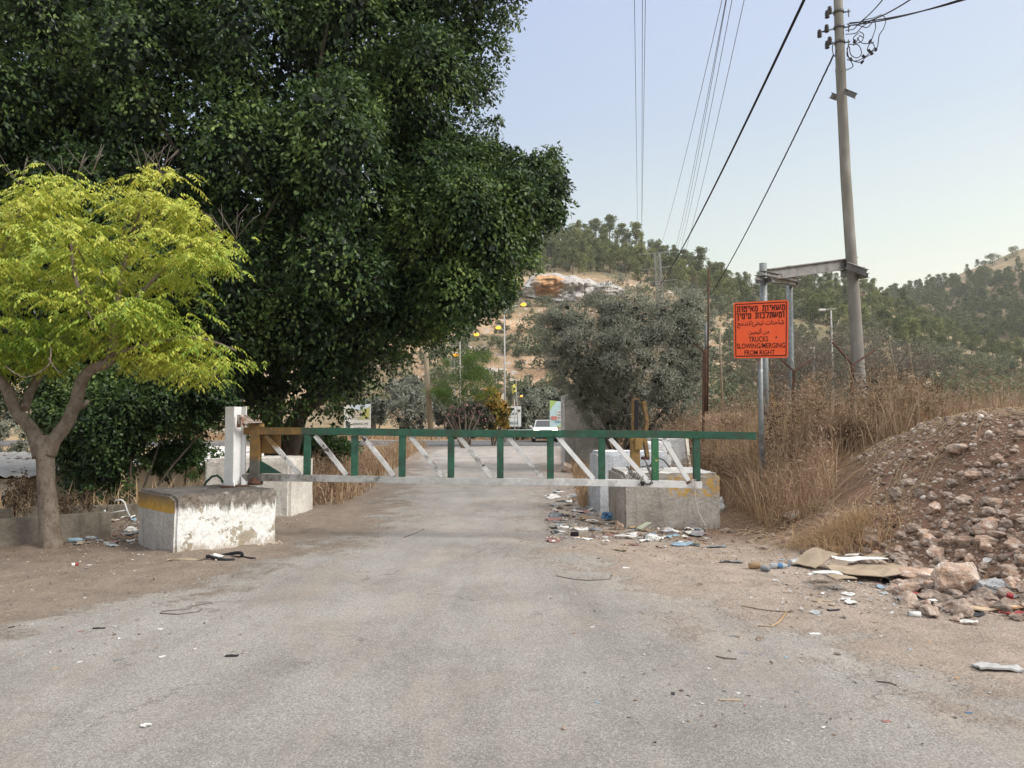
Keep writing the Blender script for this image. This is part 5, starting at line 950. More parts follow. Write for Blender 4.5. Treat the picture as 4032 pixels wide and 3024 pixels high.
P = [Vector([float(v) for v in at(3030+k*1.9, 1445+26*math.sin(k*.38), 15.6+.25*math.cos(k*.38))]) for k in range(90)]; mb.tube(P, .004, 4)
P = [Vector([float(v) for v in at(3372+k*.9+14*math.cos(k*.5), 1440+k*3.2, 14.6+.2*math.sin(k*.5))]) for k in range(70)]; mb.tube(P, .004, 4)
tag(mb.build('barbed_wire', m_rust), 'rusty barbed wire strung between the Y topped posts', 'barbed wire')
# ---------------------------------------------------------------- hoardings
m_bw = flat('hoarding_white', (.78, .77, .72)); m_dk = flat('hoarding_ink', (.06, .06, .06)); m_bl = flat('hoarding_slate', (.2, .24, .3)); m_steelp = flat('hoarding_post', (.3, .3, .3))
def quadfn(x0, x1, yt0, yt1, yb0, yb1, Y):
    a, b_, c_, d = at(x0, yt0, Y), at(x1, yt1, Y), at(x0, yb0, Y), at(x1, yb1, Y)
    return lambda u, v, o=0.: (a*(1-u)+b_*u)*(1-v)+(c_*(1-u)+d*u)*v+np.array([0, -o, 0])
def rect(fn, u0, u1, v0, v1, o): return [fn(u0, v0, o), fn(u1, v0, o), fn(u1, v1, o), fn(u0, v1, o)]
def board(name, label, fn, Y, mat=None):
    c_ = fn(.5, 1); t = thing(name, label, 'billboard', (c_[0], Y, 0)); MB().prism(rect(fn, 0, 1, 0, 1, 0), (0, .08, 0)).build('panel', mat or m_bw, t)
    for u in (.12, .88): q = fn(u, .9); MB().bar([q[0], Y+.13, -.6], [q[0], Y+.13, fn(u, .1)[2]], .08, .08).build('post', m_steelp, t)
    return t
f1_ = quadfn(1354, 1459, 1596, 1590, 1702, 1702, 46); t = board('billboard', 'white hoarding showing an apartment building under the ficus edge', f1_, 46)
MB().poly(rect(f1_, .27, .985, .01, .55, .01)).build('picture_sky', flat('print_sky', (.62, .72, .8)), t); MB().poly([f1_(.29, .14, .02), f1_(.62, .22, .02), f1_(.68, .24, .02), f1_(.68, .46, .02), f1_(.29, .54, .02)]).build('printed_building', flat('print_building', (.68, .62, .5)), t)
mb = MB()
for j in range(4):
    for i in range(6): mb.poly(rect(f1_, .31+i*.06, .345+i*.06, .19+j*.085, .235+j*.085, .03))
mb.build('printed_windows', flat('print_windows', (.34, .28, .24)), t); MB().poly([f1_(.7, .2, .02), f1_(.97, .1, .02), f1_(.97, .46, .02), f1_(.7, .48, .02)]).poly(rect(f1_, .5, .98, .48, .53, .025)).build('printed_trees', flat('print_trees', (.5, .5, .16)), t)
MB().poly([f1_(.07, .64, .02), f1_(.24, .69, .02), f1_(.21, .76, .02), f1_(.27, .98, .02), f1_(.1, .98, .02)]).build('arrow', m_bl, t); put_text("נריה. הבית שלכם"[::-1], (.34, .9, .64, .74), f1_, m_dk, 'lettering', t, .02, .02); put_text("בגוש טלמונים"[::-1], (.38, .86, .8, .9), f1_, m_dk, 'lettering', t, .01, .02)
f2_ = quadfn(1997, 2052, 1601, 1599, 1679, 1680, 60); t = board('billboard', 'white hoarding with black scribbled logo left of the white car', f2_, 60)
MB().bar(f2_(.25, .2, .03), f2_(.33, .08, .03), .06, .01, (0, 1, 0)).bar(f2_(.33, .08, .03), f2_(.4, .16, .03), .06, .01, (0, 1, 0)).bar(f2_(.4, .16, .03), f2_(.46, .07, .03), .06, .01, (0, 1, 0)).bar(f2_(.46, .07, .03), f2_(.55, .2, .03), .06, .01, (0, 1, 0)).build('logo', m_dk, t); put_text("מורן"[::-1], (.1, .68, .31, .45), f2_, m_dk, 'lettering', t, .03, .03); put_text("מגרשים ובתים"[::-1], (.1, .8, .52, .57), f2_, m_bl, 'lettering', t, 0, .03)
MB().poly(rect(f2_, .08, .75, .76, .88, .02)).build('number_plate', m_bl, t); put_text("02-358-005", (.12, .7, .79, .85), f2_, m_bw, 'lettering', t, .02, .03); MB().poly(rect(f2_, .7, .95, .16, .28, .02)).build('dark_label', flat('print_brown', (.12, .1, .08)), t)
f3_ = quadfn(2165, 2222, 1576, 1582, 1680, 1680, 48); t = board('billboard', 'pale blue and green hoarding half hidden behind the tall slab', f3_, 48, flat('print_pale_blue', (.55, .74, .74)))
MB().poly([f3_(0, 0, .01), f3_(.5, 0, .01), f3_(.2, .2, .01), f3_(0, .4, .01)]).poly([f3_(.4, 1, .01), f3_(.7, .93, .01), f3_(1, .98, .01), f3_(1, 1, .01)]).build('printed_greenery', flat('print_green', (.45, .62, .2)), t); MB().poly(rect(f3_, .5, .98, .36, .75, .02)).build('text_panel', m_bw, t); MB().poly(rect(f3_, .08, .5, .6, .74, .025)).build('pink_label', flat('print_pink', (.62, .25, .2)), t)
for k, s in enumerate(("חזון מונע", "בונים מגרש", "בית חם")): put_text(s[::-1], (.55, .95, .4+k*.11, .47+k*.11), f3_, m_dk, 'lettering', t, .02, .03)
put_text("02-500-6000", (.35, .95, .78, .85), f3_, flat('print_blue', (.05, .3, .42)), 'lettering', t, .03, .03)
f4_ = quadfn(1963, 1984, 1549, 1549, 1583, 1583, 57); t = board('notice_board', 'small cream notice board beside the tall street lamp', f4_, 57, flat('print_cream', (.75, .68, .5)))
# ---------------------------------------------------------------- guard rail
gr_ = thing('guard_rail', 'white metal guard rail along the main road behind the car', 'guard rail', (2, 61, 0)); mb = MB()
for x0, x1 in ((-8, 8),): mb.prism([(x0, 61, .55), (x0, 60.95, .62), (x0, 61, .7), (x0, 60.95, .78), (x0, 61, .86), (x0, 61.02, .86), (x0, 60.98, .78), (x0, 61.02, .7), (x0, 60.98, .62), (x0, 61.02, .55)], (x1-x0, 0, 0))
mb.build('rail_beam', flat('rail_zinc', (.66, .68, .68), .4, .2), gr_)
for k in range(9): MB().box((-7.8+k*1.95, 61.1, .4), (.1, .1, .95)).build('post', m_steelp, gr_)
# ---------------------------------------------------------------- white car
m_carw = flat('white_car_paint', (.8, .8, .8), .25, 0, .5); m_glass = flat('tinted_glass', (.03, .035, .04), .08, 0, .8); m_trim = flat('black_trim', (.02, .02, .022), .5); m_head = emis('lit_headlamp', (1, .85, .5), 12)
car = thing('car', 'white sport utility car with lit headlights facing the gate on the far road', 'car', (2.42, 57.2, 0.02)); 
def cb(m_): return dict(parent=car, world=False)
secs = [(-2.30, .35, .80, .74, .80), (-2.22, .26, .90, .86, .92), (-1.6, .24, 1.02, .90, .93), (-1.05, .24, 1.10, .92, .93), (0, .24, 1.12, .93, .93), (1.6, .24, 1.12, .93, .93), (2.2, .28, 1.08, .88, .9), (2.3, .4, 1.0, .8, .82)]
V = []
for y, zb_, zt_, wt, wb in secs: V += [(-wb*.96, y, zb_), (wb*.96, y, zb_), (wb, y, zb_+.12), (wb, y, zt_-.2), (wt, y, zt_-.05), (wt*.75, y, zt_), (-wt*.75, y, zt_), (-wt, y, zt_-.05), (-wb, y, zt_-.2), (-wb, y, zb_+.12)]
n = 10; MB().add(V, [(i*n+k, i*n+(k+1) % n, (i+1)*n+(k+1) % n, (i+1)*n+k) for i in range(len(secs)-1) for k in range(n)]+[tuple(range(n)), tuple((len(secs)-1)*n+k for k in range(n))], 0, True).build('body', m_carw, **cb(0))
V = [(-.80, -1.02, 1.08), (.80, -1.02, 1.08), (.64, -.32, 1.62), (-.64, -.32, 1.62), (-.82, 2.1, 1.08), (.82, 2.1, 1.08), (.66, 1.55, 1.62), (-.66, 1.55, 1.62)]
MB().add(V, [(0, 1, 2, 3), (5, 4, 7, 6), (1, 5, 6, 2), (4, 0, 3, 7), (3, 2, 6, 7), (0, 4, 5, 1)]).build('cabin', m_carw, bevel=.04, **cb(0))
MB().add([(-.72, -1.03, 1.12), (.72, -1.03, 1.12), (.58, -.44, 1.57), (-.58, -.44, 1.57)], [(0, 1, 2, 3)]).build('windscreen', m_glass, **cb(0))
for s in (-1, 1):
    MB().add([(s*.835, -.75, 1.13), (s*.845, 1.8, 1.13), (s*.695, 1.45, 1.56), (s*.695, -.3, 1.56)], [(0, 1, 2, 3)]).build('side_window', m_glass, **cb(0)); MB().box((s*1.03, -.72, 1.14), (.2, .1, .14)).build('wing_mirror', m_carw, bevel=.03, **cb(0))
    MB().box((s*.68, -2.24, .90), (.34, .16, .2)).build('headlight', m_head, bevel=.02, **cb(0))
    for y in (-1.45, 1.4):
        w_ = MB().lathe([(.20, -.11), (.33, -.11), (.36, -.07), (.36, .07), (.33, .11), (.2, .11)], 22, Matrix.Translation((s*.82, y, .34))@Matrix.Rotation(math.pi/2, 4, 'Y')).build('wheel', m_trim, **cb(0)); MB().lathe([(0, -.09), (.2, -.1), (.21, .1), (0, .09)], 14, Matrix.Translation((s*.82, y, .34))@Matrix.Rotation(math.pi/2, 4, 'Y')).build('rim', m_galv, w_, False)
MB().box((0, -2.29, .68), (.85, .06, .17)).build('grille', m_trim, **cb(0)); MB().box((0, -2.27, .36), (1.5, .1, .2)).build('lower_bumper', m_trim, bevel=.02, **cb(0)); MB().box((0, -2.35, .46), (.5, .02, .11)).build('number_plate', flat('plate_yellow', (.7, .6, .2)), **cb(0)); MB().box((0, -.32, 1.64), (1.2, .04, .03)).build('roof_rail', m_trim, **cb(0))
# ---------------------------------------------------------------- left side: kerb walls, sheds, chair frame
m_wall = fin(*concrete('dark_kerb_concrete', (.13, .11, .085), (.27, .235, .19)))
def wall(label, pts, h, th, mat, name='low_wall'):
    t = MB(); 
    for a, b_ in zip(pts[:-1], pts[1:]): t.bar((a[0], a[1], h/2-.1), (b_[0], b_[1], h/2-.1), th, h+.2)
    return tag(t.build(name, mat, bevel=.015), label, 'wall')
wall('low dark concrete wall left of the ash trunk', [(-8.5, 8.7), (-6.95, 9.45), (-5.55, 10.6)], .34, .16, m_wall); wall('low wall running behind the ash trunk towards the banded block', [(-8.2, 11.9), (-6.6, 12.5), (-5.2, 13.1)], .22, .14, m_wall)
m_roof = mp('whitewashed_sheet_roof', [(.3, (.50, .49, .47)), (.55, (.68, .67, .65)), (.75, (.38, .36, .34))], 1.8, .8, bs=.3, spots=(.2, .15, .12), sscale=2.4, sth=.6); m_shed = mp('beige_render', [(.3, (.42, .34, .25)), (.7, (.58, .49, .38))], 3, .9)
def shed(label, x0, x1, y0, y1, zr0, zr1, zf):
    t = thing('shed', label, 'shed', ((x0+x1)/2, (y0+y1)/2, zf)); MB().box(((x0+x1)/2, (y0+y1)/2, (zr0+zf)/2-.05), (x1-x0-.5, y1-y0-.4, zr0-zf-.1)).build('wall', m_shed, t)
    n = 44; V = []; 
    for j in range(2):
        for i in range(n): V.append((x0+(x1-x0)*i/(n-1), (y0, y1)[j], (zr0, zr1)[j]+.03*math.cos(i*math.pi)))
    V2 = [(a, b_, c_-.03) for a, b_, c_ in V]; F = [(i, i+1, n+i+1, n+i) for i in range(n-1)]; MB().add(V+V2, F+[(2*n+a, 2*n+b_, 2*n+c_, 2*n+d) for d, c_, b_, a in F]+[(i+1, i, 2*n+i, 2*n+i+1) for i in range(n-1)]).build('roof', m_roof, t)
    MB().box((x1-.9, y0+.17, zr0-.75), (.5, .06, .6)).build('window', m_glass, t); return t
shed('white sheet roofed shed in the hollow left of the ash trunk', -16., -10.4, 16.5, 21, .42, .72, -2.1); shed('pale roofed shed glimpsed under the ficus branches', -12.5, -7.8, 24, 29, .22, .6, -2.1)
m_frame = flat('white_tube', (.6, .6, .58), .5); tag(MB().tube([at(418, 2045, 12.2), at(412, 2008, 12.2)], .016, 6).tube([at(452, 1972, 12.2), at(478, 1968, 12.2), at(490, 1978, 12.2), at(500, 2010, 12.2), at(513, 2038, 12.2)], .016, 6).tube([at(420, 2023, 12.2), at(500, 2008, 12.2)], .011, 6).build('chair_frame', m_frame), 'bent white tube frame of a broken chair beside the banded block', 'chair frame')
pole('stake', 'thin rusty stake among dark seed heads left of the ash trunk', (60, 2030), (50, 1925), 12, .02, .02, m_rust)
m_sack = mp('grey_sack', [(.3, (.3, .29, .28)), (.7, (.5, .49, .47))], 6, .9, bs=.6)
# ---------------------------------------------------------------- dry weeds
def cond_bank(x, y): t_ = mound_t(x, y); return (t_ > .25)&(y > 10.3+.6*vnoise(x, y, 2, 5))&~((x < 3.3)&(y < 13.2)) & ((y > 12.3)|(x < 4.3+.5*(y-10.3)))
def hgt(n, a, b): return rng.uniform(a, b, n)
P = scatter(19000, 2.0, 9.5, 10.2, 21, cond_bank, 1.0, 1.6); n = len(P); blades('x', P, hgt(n, .2, 1.15)*(.45+.9*vnoise(P[:, 0], P[:, 1], .8, 3)), hgt(n, .005, .012), .8, m_dry).name = 'dry_weeds'
o = bpy.data.objects['dry_weeds']; tag(o, 'tall dry tan weeds over the bank behind the catch block and sign', 'weeds', kind='stuff')
P = scatter(26000, 2.6, 18, 11.4, 26, lambda x, y: (mound_t(x, y) > .7)&(y > 12.0), .8, .6); n = len(P); tag(blades('brown_scrub', P, hgt(n, .35, 1.25), hgt(n, .01, .02), .6, m_dry2), 'dense brown undergrowth between the dry weeds of the bank', 'undergrowth', kind='stuff')
P = scatter(26000, 3, 45, 20, 62, lambda x, y: mound_t(x, y) > .2, .7, .25); n = len(P); tag(blades('field_scrub', P, hgt(n, .4, 1.25), hgt(n, .03, .06), .5, m_dry2), 'reddish brown scrub covering the field behind the rubble mound', 'scrub', kind='stuff')
P = scatter(9000, 2.6, 12, 12.6, 19, lambda x, y: (mound_t(x, y) > .8), .9, .8); n = len(P); tag(blades('pale_straw', P, hgt(n, .5, 1.45), hgt(n, .006, .011), .22, m_tuft), 'pale straw stalks standing among the weeds by the tall pole', 'straw', kind='stuff')
P = scatter(9000, -7, -3.2, 14.5, 46, lambda x, y: (x < ledge(y)-.35)&(x > ledge(y)-3.2), .9, .5); n = len(P); tag(blades('verge_grass', P, hgt(n, .15, .6), hgt(n, .014, .03), .45, m_dry), 'dry grass on the left verge of the far road', 'grass', kind='stuff')
P = scatter(9000, -14, -4.8, 12.8, 24, lambda x, y: x < -5+.0*y, .7, .4); n = len(P); tag(blades('hollow_grass', P, hgt(n, .25, .8), hgt(n, .012, .03), .5, m_tuft), 'golden grass in the hollow beyond the low walls', 'grass', kind='stuff')
P = scatter(5000, -30, 12, 61.5, 71, None, .5, .2); n = len(P); tag(blades('far_verge_grass', P, hgt(n, .3, .9), hgt(n, .05, .1), .5, m_dry), 'dry grass beyond the guard rail at the foot of the hill', 'grass', kind='stuff')
P = scatter(2600, 1.2, 2.3, 13.8, 30, lambda x, y: x > redge(y)+.25, .6, .9); n = len(P); tag(blades('roadside_grass', P, hgt(n, .15, .5), hgt(n, .008, .02), .6, m_dry), 'flattened dry grass between the barrier and the tall slab', 'grass', kind='stuff')
# tangle of dead stems and leaves between the blades
P = scatter(100000, 1.6, 17, 10.3, 24, lambda x, y: (mound_t(x, y) > .3)&((y > 12.4)|(x < 4.3+.5*(y-10.3)))&~((x < 3.3)&(y < 13.2)), .95, 1.1); n = len(P); P[:, 2] += rng.random(n)**1.3*(.4+1.3*vnoise(P[:, 0], P[:, 1], .9, 8)); tag(leaves('dead_tangle', P, sph(n)+[0, 0, .35], sph(n), rng.uniform(.04, .2, n), rng.uniform(.005, .016, n), leafmat('tangle_stem', [(.14, .09, .06), (.27, .18, .12), (.42, .30, .21), (.66, .54, .42)], 1.2, .2, .85, .1)), 'tangled dead brown stems and leaves filling the weeds', 'undergrowth', kind='stuff')
P = scatter(16000, -8, -3.2, 14, 32, lambda x, y: (x < ledge(y)-.5), .95, 1.0); n = len(P); P[:, 2] += rng.random(n)**1.4*.6; tag(leaves('verge_tangle', P, sph(n)+[0, 0, .3], sph(n), rng.uniform(.05, .22, n), rng.uniform(.008, .02, n), bpy.data.materials['tangle_stem']), 'tangled brown undergrowth on the left verge beyond the gate', 'undergrowth', kind='stuff')
# flattened straw on the bank and the mound
def straw(name, n, x0, x1, y0, y1, L, cond, label, mat, r_=.003):
    P = scatter(n, x0, x1, y0, y1, cond); mb = MB()
    for p in P:
        a = random.uniform(0, 6.28); l_ = L*random.uniform(.4, 1.3); q = np.array([math.cos(a)*l_, math.sin(a)*l_, 0]); m_ = p+q*.5; e1 = p+q; e1[2] = float(H(e1[0], e1[1]))+random.uniform(.0, .12)*L; m_[2] = max(float(H(m_[0], m_[1])), (p[2]+e1[2])/2)+.05*L+.01; mb.tube([p+[0, 0, .01], m_, e1], [r_, r_, r_*.5], 3, cap=False)
    return tag(mb.build(name, mat), label, 'straw', kind='stuff')
straw('fallen_straw', 900, 2.8, 7.5, 9.4, 14, .55, lambda x, y: mound_t(x, y) > -.1, 'fallen dry stalks lying over the slope below the weeds', m_stalk, .004)
straw('fallen_twigs', 260, 2.5, 6.5, 6.5, 10.5, .22, lambda x, y: mound_t(x, y) > -.6, 'thin twigs lying on the rubble mound', m_stalk, .0022)
# tuft of hay on the mound edge
c0 = gp(3255, 2150); c0 = np.array([4.05, 9.35, 0]); n = 1500; a = rng.normal(0, 1, (n, 2))*[.30, .26]; P = np.stack([c0[0]+a[:, 0], c0[1]+a[:, 1], H(c0[0]+a[:, 0], c0[1]+a[:, 1])+.22*np.exp(-(a**2).sum(1)*6)*rng.random(n)], -1)
tag(blades('straw_tuft', P, hgt(n, .12, .30), hgt(n, .004, .008), 2.2, m_tuft, curve=.25), 'drooping tuft of golden straw at the foot of the mound', 'straw tuft')
# branching dead weeds (individual plants)
def weed(x, y, h, label, group, seed, heads='dark', n_st=4, wide=.35, name='dead_thistle'):
    r0 = random.Random(seed); z = float(H(x, y)); t = thing(name, label, 'weed', (x, y, z), group); mb = MB(); tip = []
    for k in range(n_st):
        a = r0.uniform(0, 6.28); d = Vector((math.cos(a)*wide*r0.uniform(.2, 1), math.sin(a)*wide*r0.uniform(.2, 1), 1)); hh = h*r0.uniform(.65, 1.0); p0 = Vector((x, y, z-.03)); P = [p0+d*hh*f+Vector((r0.gauss(0, .02), r0.gauss(0, .02), 0)) for f in (0, .3, .6, .85, 1)]; mb.tube(P, [.006, .0055, .0045, .0035, .002], 4, cap=False); tip.append(P[-1])
        for j in range(7):
            f = r0.uniform(.3, .97); b0 = p0+d*hh*f; a2 = r0.uniform(0, 6.28); l_ = h*.28*(1.25-f)*r0.uniform(.6, 1.3); e1 = b0+Vector((math.cos(a2)*l_*.8, math.sin(a2)*l_*.8, l_*.75)); mb.tube([b0, (b0+e1)/2+Vector((0, 0, -.02)), e1], [.0035, .003, .0018], 3, cap=False); tip.append(e1)
            tip.append((b0+e1)/2)
    mb.build('stems', m_stalk, t); T = np.array([tuple(v) for v in tip])
    if heads == 'dark': k = np.repeat(np.arange(len(T)), 7); n = len(k); leaves('seed_heads', T[k]+rng.normal(0, .02, (n, 3)), sph(n), sph(n), .035, .02, m_dark, t)
    elif heads == 'leaf': k = np.repeat(np.arange(len(T)), 9); n = len(k); leaves('dry_leaves', T[k]+rng.normal(0, .06, (n, 3)), sph(n)+[0, 0, -.4], sph(n), .06, .025, m_dry2, t)
    else:
        mm = MB()
        for q in tip[::3][:9]: mm.lathe([(0, -.012), (.02, 0), (.028, .012), (0, .016)], 7, Matrix.Translation(q))
        mm.build('flower_heads', bpy.data.materials.get('pale_umbel') or flat('pale_umbel', (.62, .56, .47)), t)
    return t
def wx(px, Y): return at(px, 1600, Y)[0]
GW = 'dead weeds standing on the right bank'; r1 = random.Random(3)
for k in range(46):
    px = r1.uniform(3040, 3700); Y = r1.uniform(12.6, 16.5); kind = r1.choice(['dark', 'dark', 'leaf', 'umbel', 'leaf']); weed(wx(px, Y), Y, r1.uniform(.9, 1.75), {'dark': 'dead branching weed with dark seed heads on the right bank', 'leaf': 'dead weed with withered brown leaves on the right bank', 'umbel': 'dead weed with pale flat flower heads on the right bank'}[kind], GW, k, kind, wide=.22)
for k in range(16):
    px = r1.uniform(2430, 2960); Y = r1.uniform(14, 17.5); weed(wx(px, Y), Y, r1.uniform(.8, 1.35), 'slender dead weed behind the catch block', 'dead weeds behind the catch block', 100+k, r1.choice(['leaf', 'dark']), wide=.25)
for k, (px, Y, h) in enumerate(((3310, 13.2, .95), (3330, 12.6, .8), (3250, 12.9, .8), (3380, 12.4, .7))): weed(wx(px, Y), Y, h, ('dark leafy dead weed at the foot of the Y topped post', 'lowest dark dead weed at the top of the rubble slope', 'dark dead weed left of the Y topped post', 'dark dead weed right of the Y topped post')[k], 'dark weeds at the post foot', 200+k, 'leaf', 6, .3)
for k, (px, Y) in enumerate(((75, 11.6), (95, 11.9), (115, 11.4), (60, 12.2))): weed(wx(px, Y), Y, .95-.1*k, ('dead thistle with round dark heads left of the ash trunk, tallest', 'dead thistle with round dark heads nearest the ash trunk', 'short dead thistle against the low wall by the ash', 'dead thistle beside the rusty stake')[k], 'dead thistles left of the ash trunk', 300+k, 'dark', 4, .25)
for k, (px, Y) in enumerate(((270, 12.0), (350, 12.1))): weed(wx(px, Y), Y, .55, ('small dead weed before the rear low wall', 'dead weed by the broken chair frame')[k], None, 320+k, 'dark', 4, .25)
for k, (x0, y0_, x1, y1_, Y) in enumerate(((3400, 1840, 3330, 1400, 14), (3520, 1700, 3500, 1330, 15), (3560, 1760, 3470, 1300, 15.5), (3640, 1680, 3690, 1560, 14), (3470, 1800, 3560, 1500, 14), (3600, 1780, 3570, 1310, 16))):
    a, b_ = at(x0, y0_, Y), at(x1, y1_, Y); m_ = (a+b_)/2+[.12, 0, .05]; tag(MB().tube([a, m_, b_], [.009, .007, .003], 5, cap=False).build('tall_stalk', m_stalk), ('leaning pale stalk before the tall concrete pole', 'pale stalk rising highest right of the pole', 'bent pale stalk right of the tall pole', 'short broken stalk leaning over the mound crest', 'stalk curving to the right behind the mound', 'thin straight stalk far right of the pole')[k], 'stalk')
# ---------------------------------------------------------------- gravel and stones
m_stone = mp('brown_rubble_stone', [(.28, (.30, .22, .17)), (.5, (.48, .38, .31)), (.72, (.68, .6, .53))], 2.2, .95, .1, .7, .06, objvar=.25)
m_pinkst = mp('pink_tan_limestone', [(.3, (.46, .29, .20)), (.48, (.60, .44, .34)), (.66, (.78, .70, .62))], 1.6, .93, .1, .7, .08, objvar=.18)
m_grav = bpy.data.materials.new('gravel'); m_grav.use_nodes = True; nt = m_grav.node_tree; b = nt.nodes['Principled BSDF']; b.inputs['Roughness'].default_value = .95
nt.links.new(ramp(nt, island(nt), [(0, (.18, .125, .09)), (.5, (.30, .215, .16)), (.8, (.42, .33, .265)), (.94, (.56, .48, .41)), (1, (.7, .65, .59))]), b.inputs['Base Color'])
def mcond(x, y): return (mound_t(x, y) > -.25)&(2016+3000*x/y > 3330+vnoise(x, y, 2, 9)*160)&(y > 4)&((x < .68*y+.6))
P = scatter(34000, 2.9, 8.6, 4.6, 11.8, mcond); tag(stones('mound_gravel', P, np.clip(rng.lognormal(-4.75, .75, len(P)), .004, .055), m_grav, 0, .75, bury=.15), 'small stones and clods covering the rubble mound', 'gravel', kind='stuff')
P = scatter(14000, -6, 5.2, 3.2, 11, lambda x, y: (np.maximum(x-redge(y)+.5*vnoise(x, y, 1, 7), ledge(y)-x) > -.3)&(abs(x) < .7*y+.4), .6, 1.5); tag(stones('ground_gravel', P, np.clip(rng.lognormal(-5.0, .6, len(P)), .0025, .03), m_grav, 0, .6, bury=.1), 'loose grit on the dusty ground either side of the asphalt', 'gravel', kind='stuff')
P = scatter(2600, -5, 4.5, 3.2, 12, lambda x, y: abs(x) < .7*y+.4); tag(stones('road_grit', P, np.clip(rng.lognormal(-5.5, .4, len(P)), .002, .012), m_grav, 0, .6, bury=.1), 'sparse loose grit on the worn asphalt', 'grit', kind='stuff')
P = scatter(2200, -6, -3.0, 8.6, 14, lambda x, y: ledge(y)-x > -.1); tag(stones('verge_gravel', P, np.clip(rng.lognormal(-4.6, .5, len(P)), .004, .03), m_grav, 0, .6, bury=.1), 'stones along the left road edge by the blocks', 'gravel', kind='stuff')
# chips of rubble at the foot of the left block
q = []; 
for k in range(150): f = random.random(); e_ = np.array([-4.04, 9.2])+np.array([.94, .9])*f*1.15-np.array([.1, .1])+np.array([.7, -.7])*abs(random.gauss(.05, .12)); q.append((e_[0], e_[1], 0))
tag(stones('rubble_chips', q, rng.uniform(.008, .03, len(q)), m_stone, 0, .6), 'rubble chips lying along the foot of the banded block', 'rubble', kind='stuff')
# individual rocks
RK = []
for i in range(7):
    bm = rock_bm(i+3, 14, 2, .10); me = bpy.data.meshes.new('rock'); bm.to_mesh(me); bm.free(); me.materials.append(m_stone); RK.append(me)
RP = []
for i in range(4):
    bm = rock_bm(i+30, 16, 3, .09); me = bpy.data.meshes.new('rock'); bm.to_mesh(me); bm.free(); me.materials.append(m_pinkst); RP.append(me)
def rock(x, y, s, label, group, protos=RK, sq=None, bury=.3, rot=None, name='rock'):
    o = bpy.data.objects.new(name, random.choice(protos)); C.objects.link(o); sx_, sy_, sz = sq or (random.uniform(.8, 1.3), random.uniform(.75, 1.1), random.uniform(.55, .85)); o.scale = (s*sx_, s*sy_, s*sz); o.location = (x, y, float(H(x, y))+s*sz*(.75-bury)); o.rotation_euler = rot or (random.uniform(-.3, .3), random.uniform(-.3, .3), random.uniform(0, 6.28)); return tag(o, label, 'rock', group)
def rockpx(px, py, wpx, label, z=0, protos=RP, **k):
    g_ = gp(px, py, z); 
    for _ in range(6): g_ = gp(px, py, float(H(g_[0], g_[1])))
    return rock(g_[0], g_[1]+.05, wpx/2*g_[1]/FPX, label, None, protos, **k)
rockpx(3780, 2345, 215, 'largest rock of the rubble, pinkish tan and angular, standing upright near the right edge', sq=(.95, .8, .92), bury=.2, rot=(.2, -.35, .6)); rockpx(3645, 2290, 190, 'flat reddish rock left of the largest rock', sq=(1.25, .9, .45)); rockpx(3905, 2255, 130, 'pale grey limestone rock above the largest rock', sq=(1.1, .8, .75)); rockpx(3125, 2100, 105, 'pale slab shaped rock left of the straw tuft', sq=(1.15, .8, .6)); rockpx(3990, 2330, 75, 'reddish broken rock at the right edge below the pale one')
rockpx(3590, 1975, 75, 'tan rock half way up the mound beside the dark ball'); rockpx(2435, 2090, 62, 'tan stone leaning on the left corner of the catch block', sq=(1, .8, .95)); rockpx(2625, 2100, 50, 'brown stone before the catch block, right of the litter heap', sq=(1, .8, .8)); rockpx(2620, 2070, 75, 'long pale stone against the foot of the catch block', sq=(1.3, .6, .5)); rockpx(2715, 2055, 45, 'small grey stone below the dangling rope')
rockpx(3790, 2170, 90, 'brown rounded rock in the middle of the rubble'); rockpx(3700, 2260, 85, 'rounded brown rock left of the pale grey one'); rockpx(3860, 2200, 80, 'pinkish rock behind the pale grey one'); rockpx(2235, 1860, 75, 'grey boulder by the road just before the tall slab', protos=RK, sq=(1.1, .9, .9), z=0)
tag(rock(*[float(v) for v in gp(3530, 1965, .62)[:2]], .10, 'dark', None, RK, sq=(1, .95, .95)), 'dark grey round ball shaped stone on the mound'); bpy.data.objects[-1] if False else None
n = 0; taken = [(gp(3780, 2345)[0], gp(3780, 2345)[1])]; rr_ = random.Random(5)
while n < 270:
    x = rr_.uniform(3.0, 7.4); y = rr_.uniform(5.3, 11.2)
    if not (-.35 < mound_t(x, y) < 3.2) or x > .68*y+.4: continue
    if n < 175:
        qx, qy = rr_.uniform(3400, 4080), rr_.triangular(2110, 2400, 2260)
        if qy > np.interp(qx, [3400, 3480, 3560, 3700, 4080], [2180, 2230, 2340, 2375, 2410]): continue
        g0 = gp(qx, qy, .12); x, y = float(g0[0]), float(g0[1])
    low = n < 175
    s = rr_.uniform(.045, .12) if low else rr_.uniform(.03, .07)
    if any((x-a)**2+(y-b_)**2 < (s*1.05)**2 for a, b_ in taken): continue
    taken.append((x, y)); n += 1; rock(x, y, s, 'brown or tan rock lying loose in the rubble mound', 'loose rocks of the rubble mound', RP if (low and rr_.random() < .4) else RK)
for k in range(26):
    px = rr_.uniform(2200, 3000); py = rr_.uniform(2010, 2130); g_ = gp(px, py); rock(g_[0], g_[1], rr_.uniform(.02, .05), 'small stone in the litter around the catch block', 'small stones around the catch block', RK)
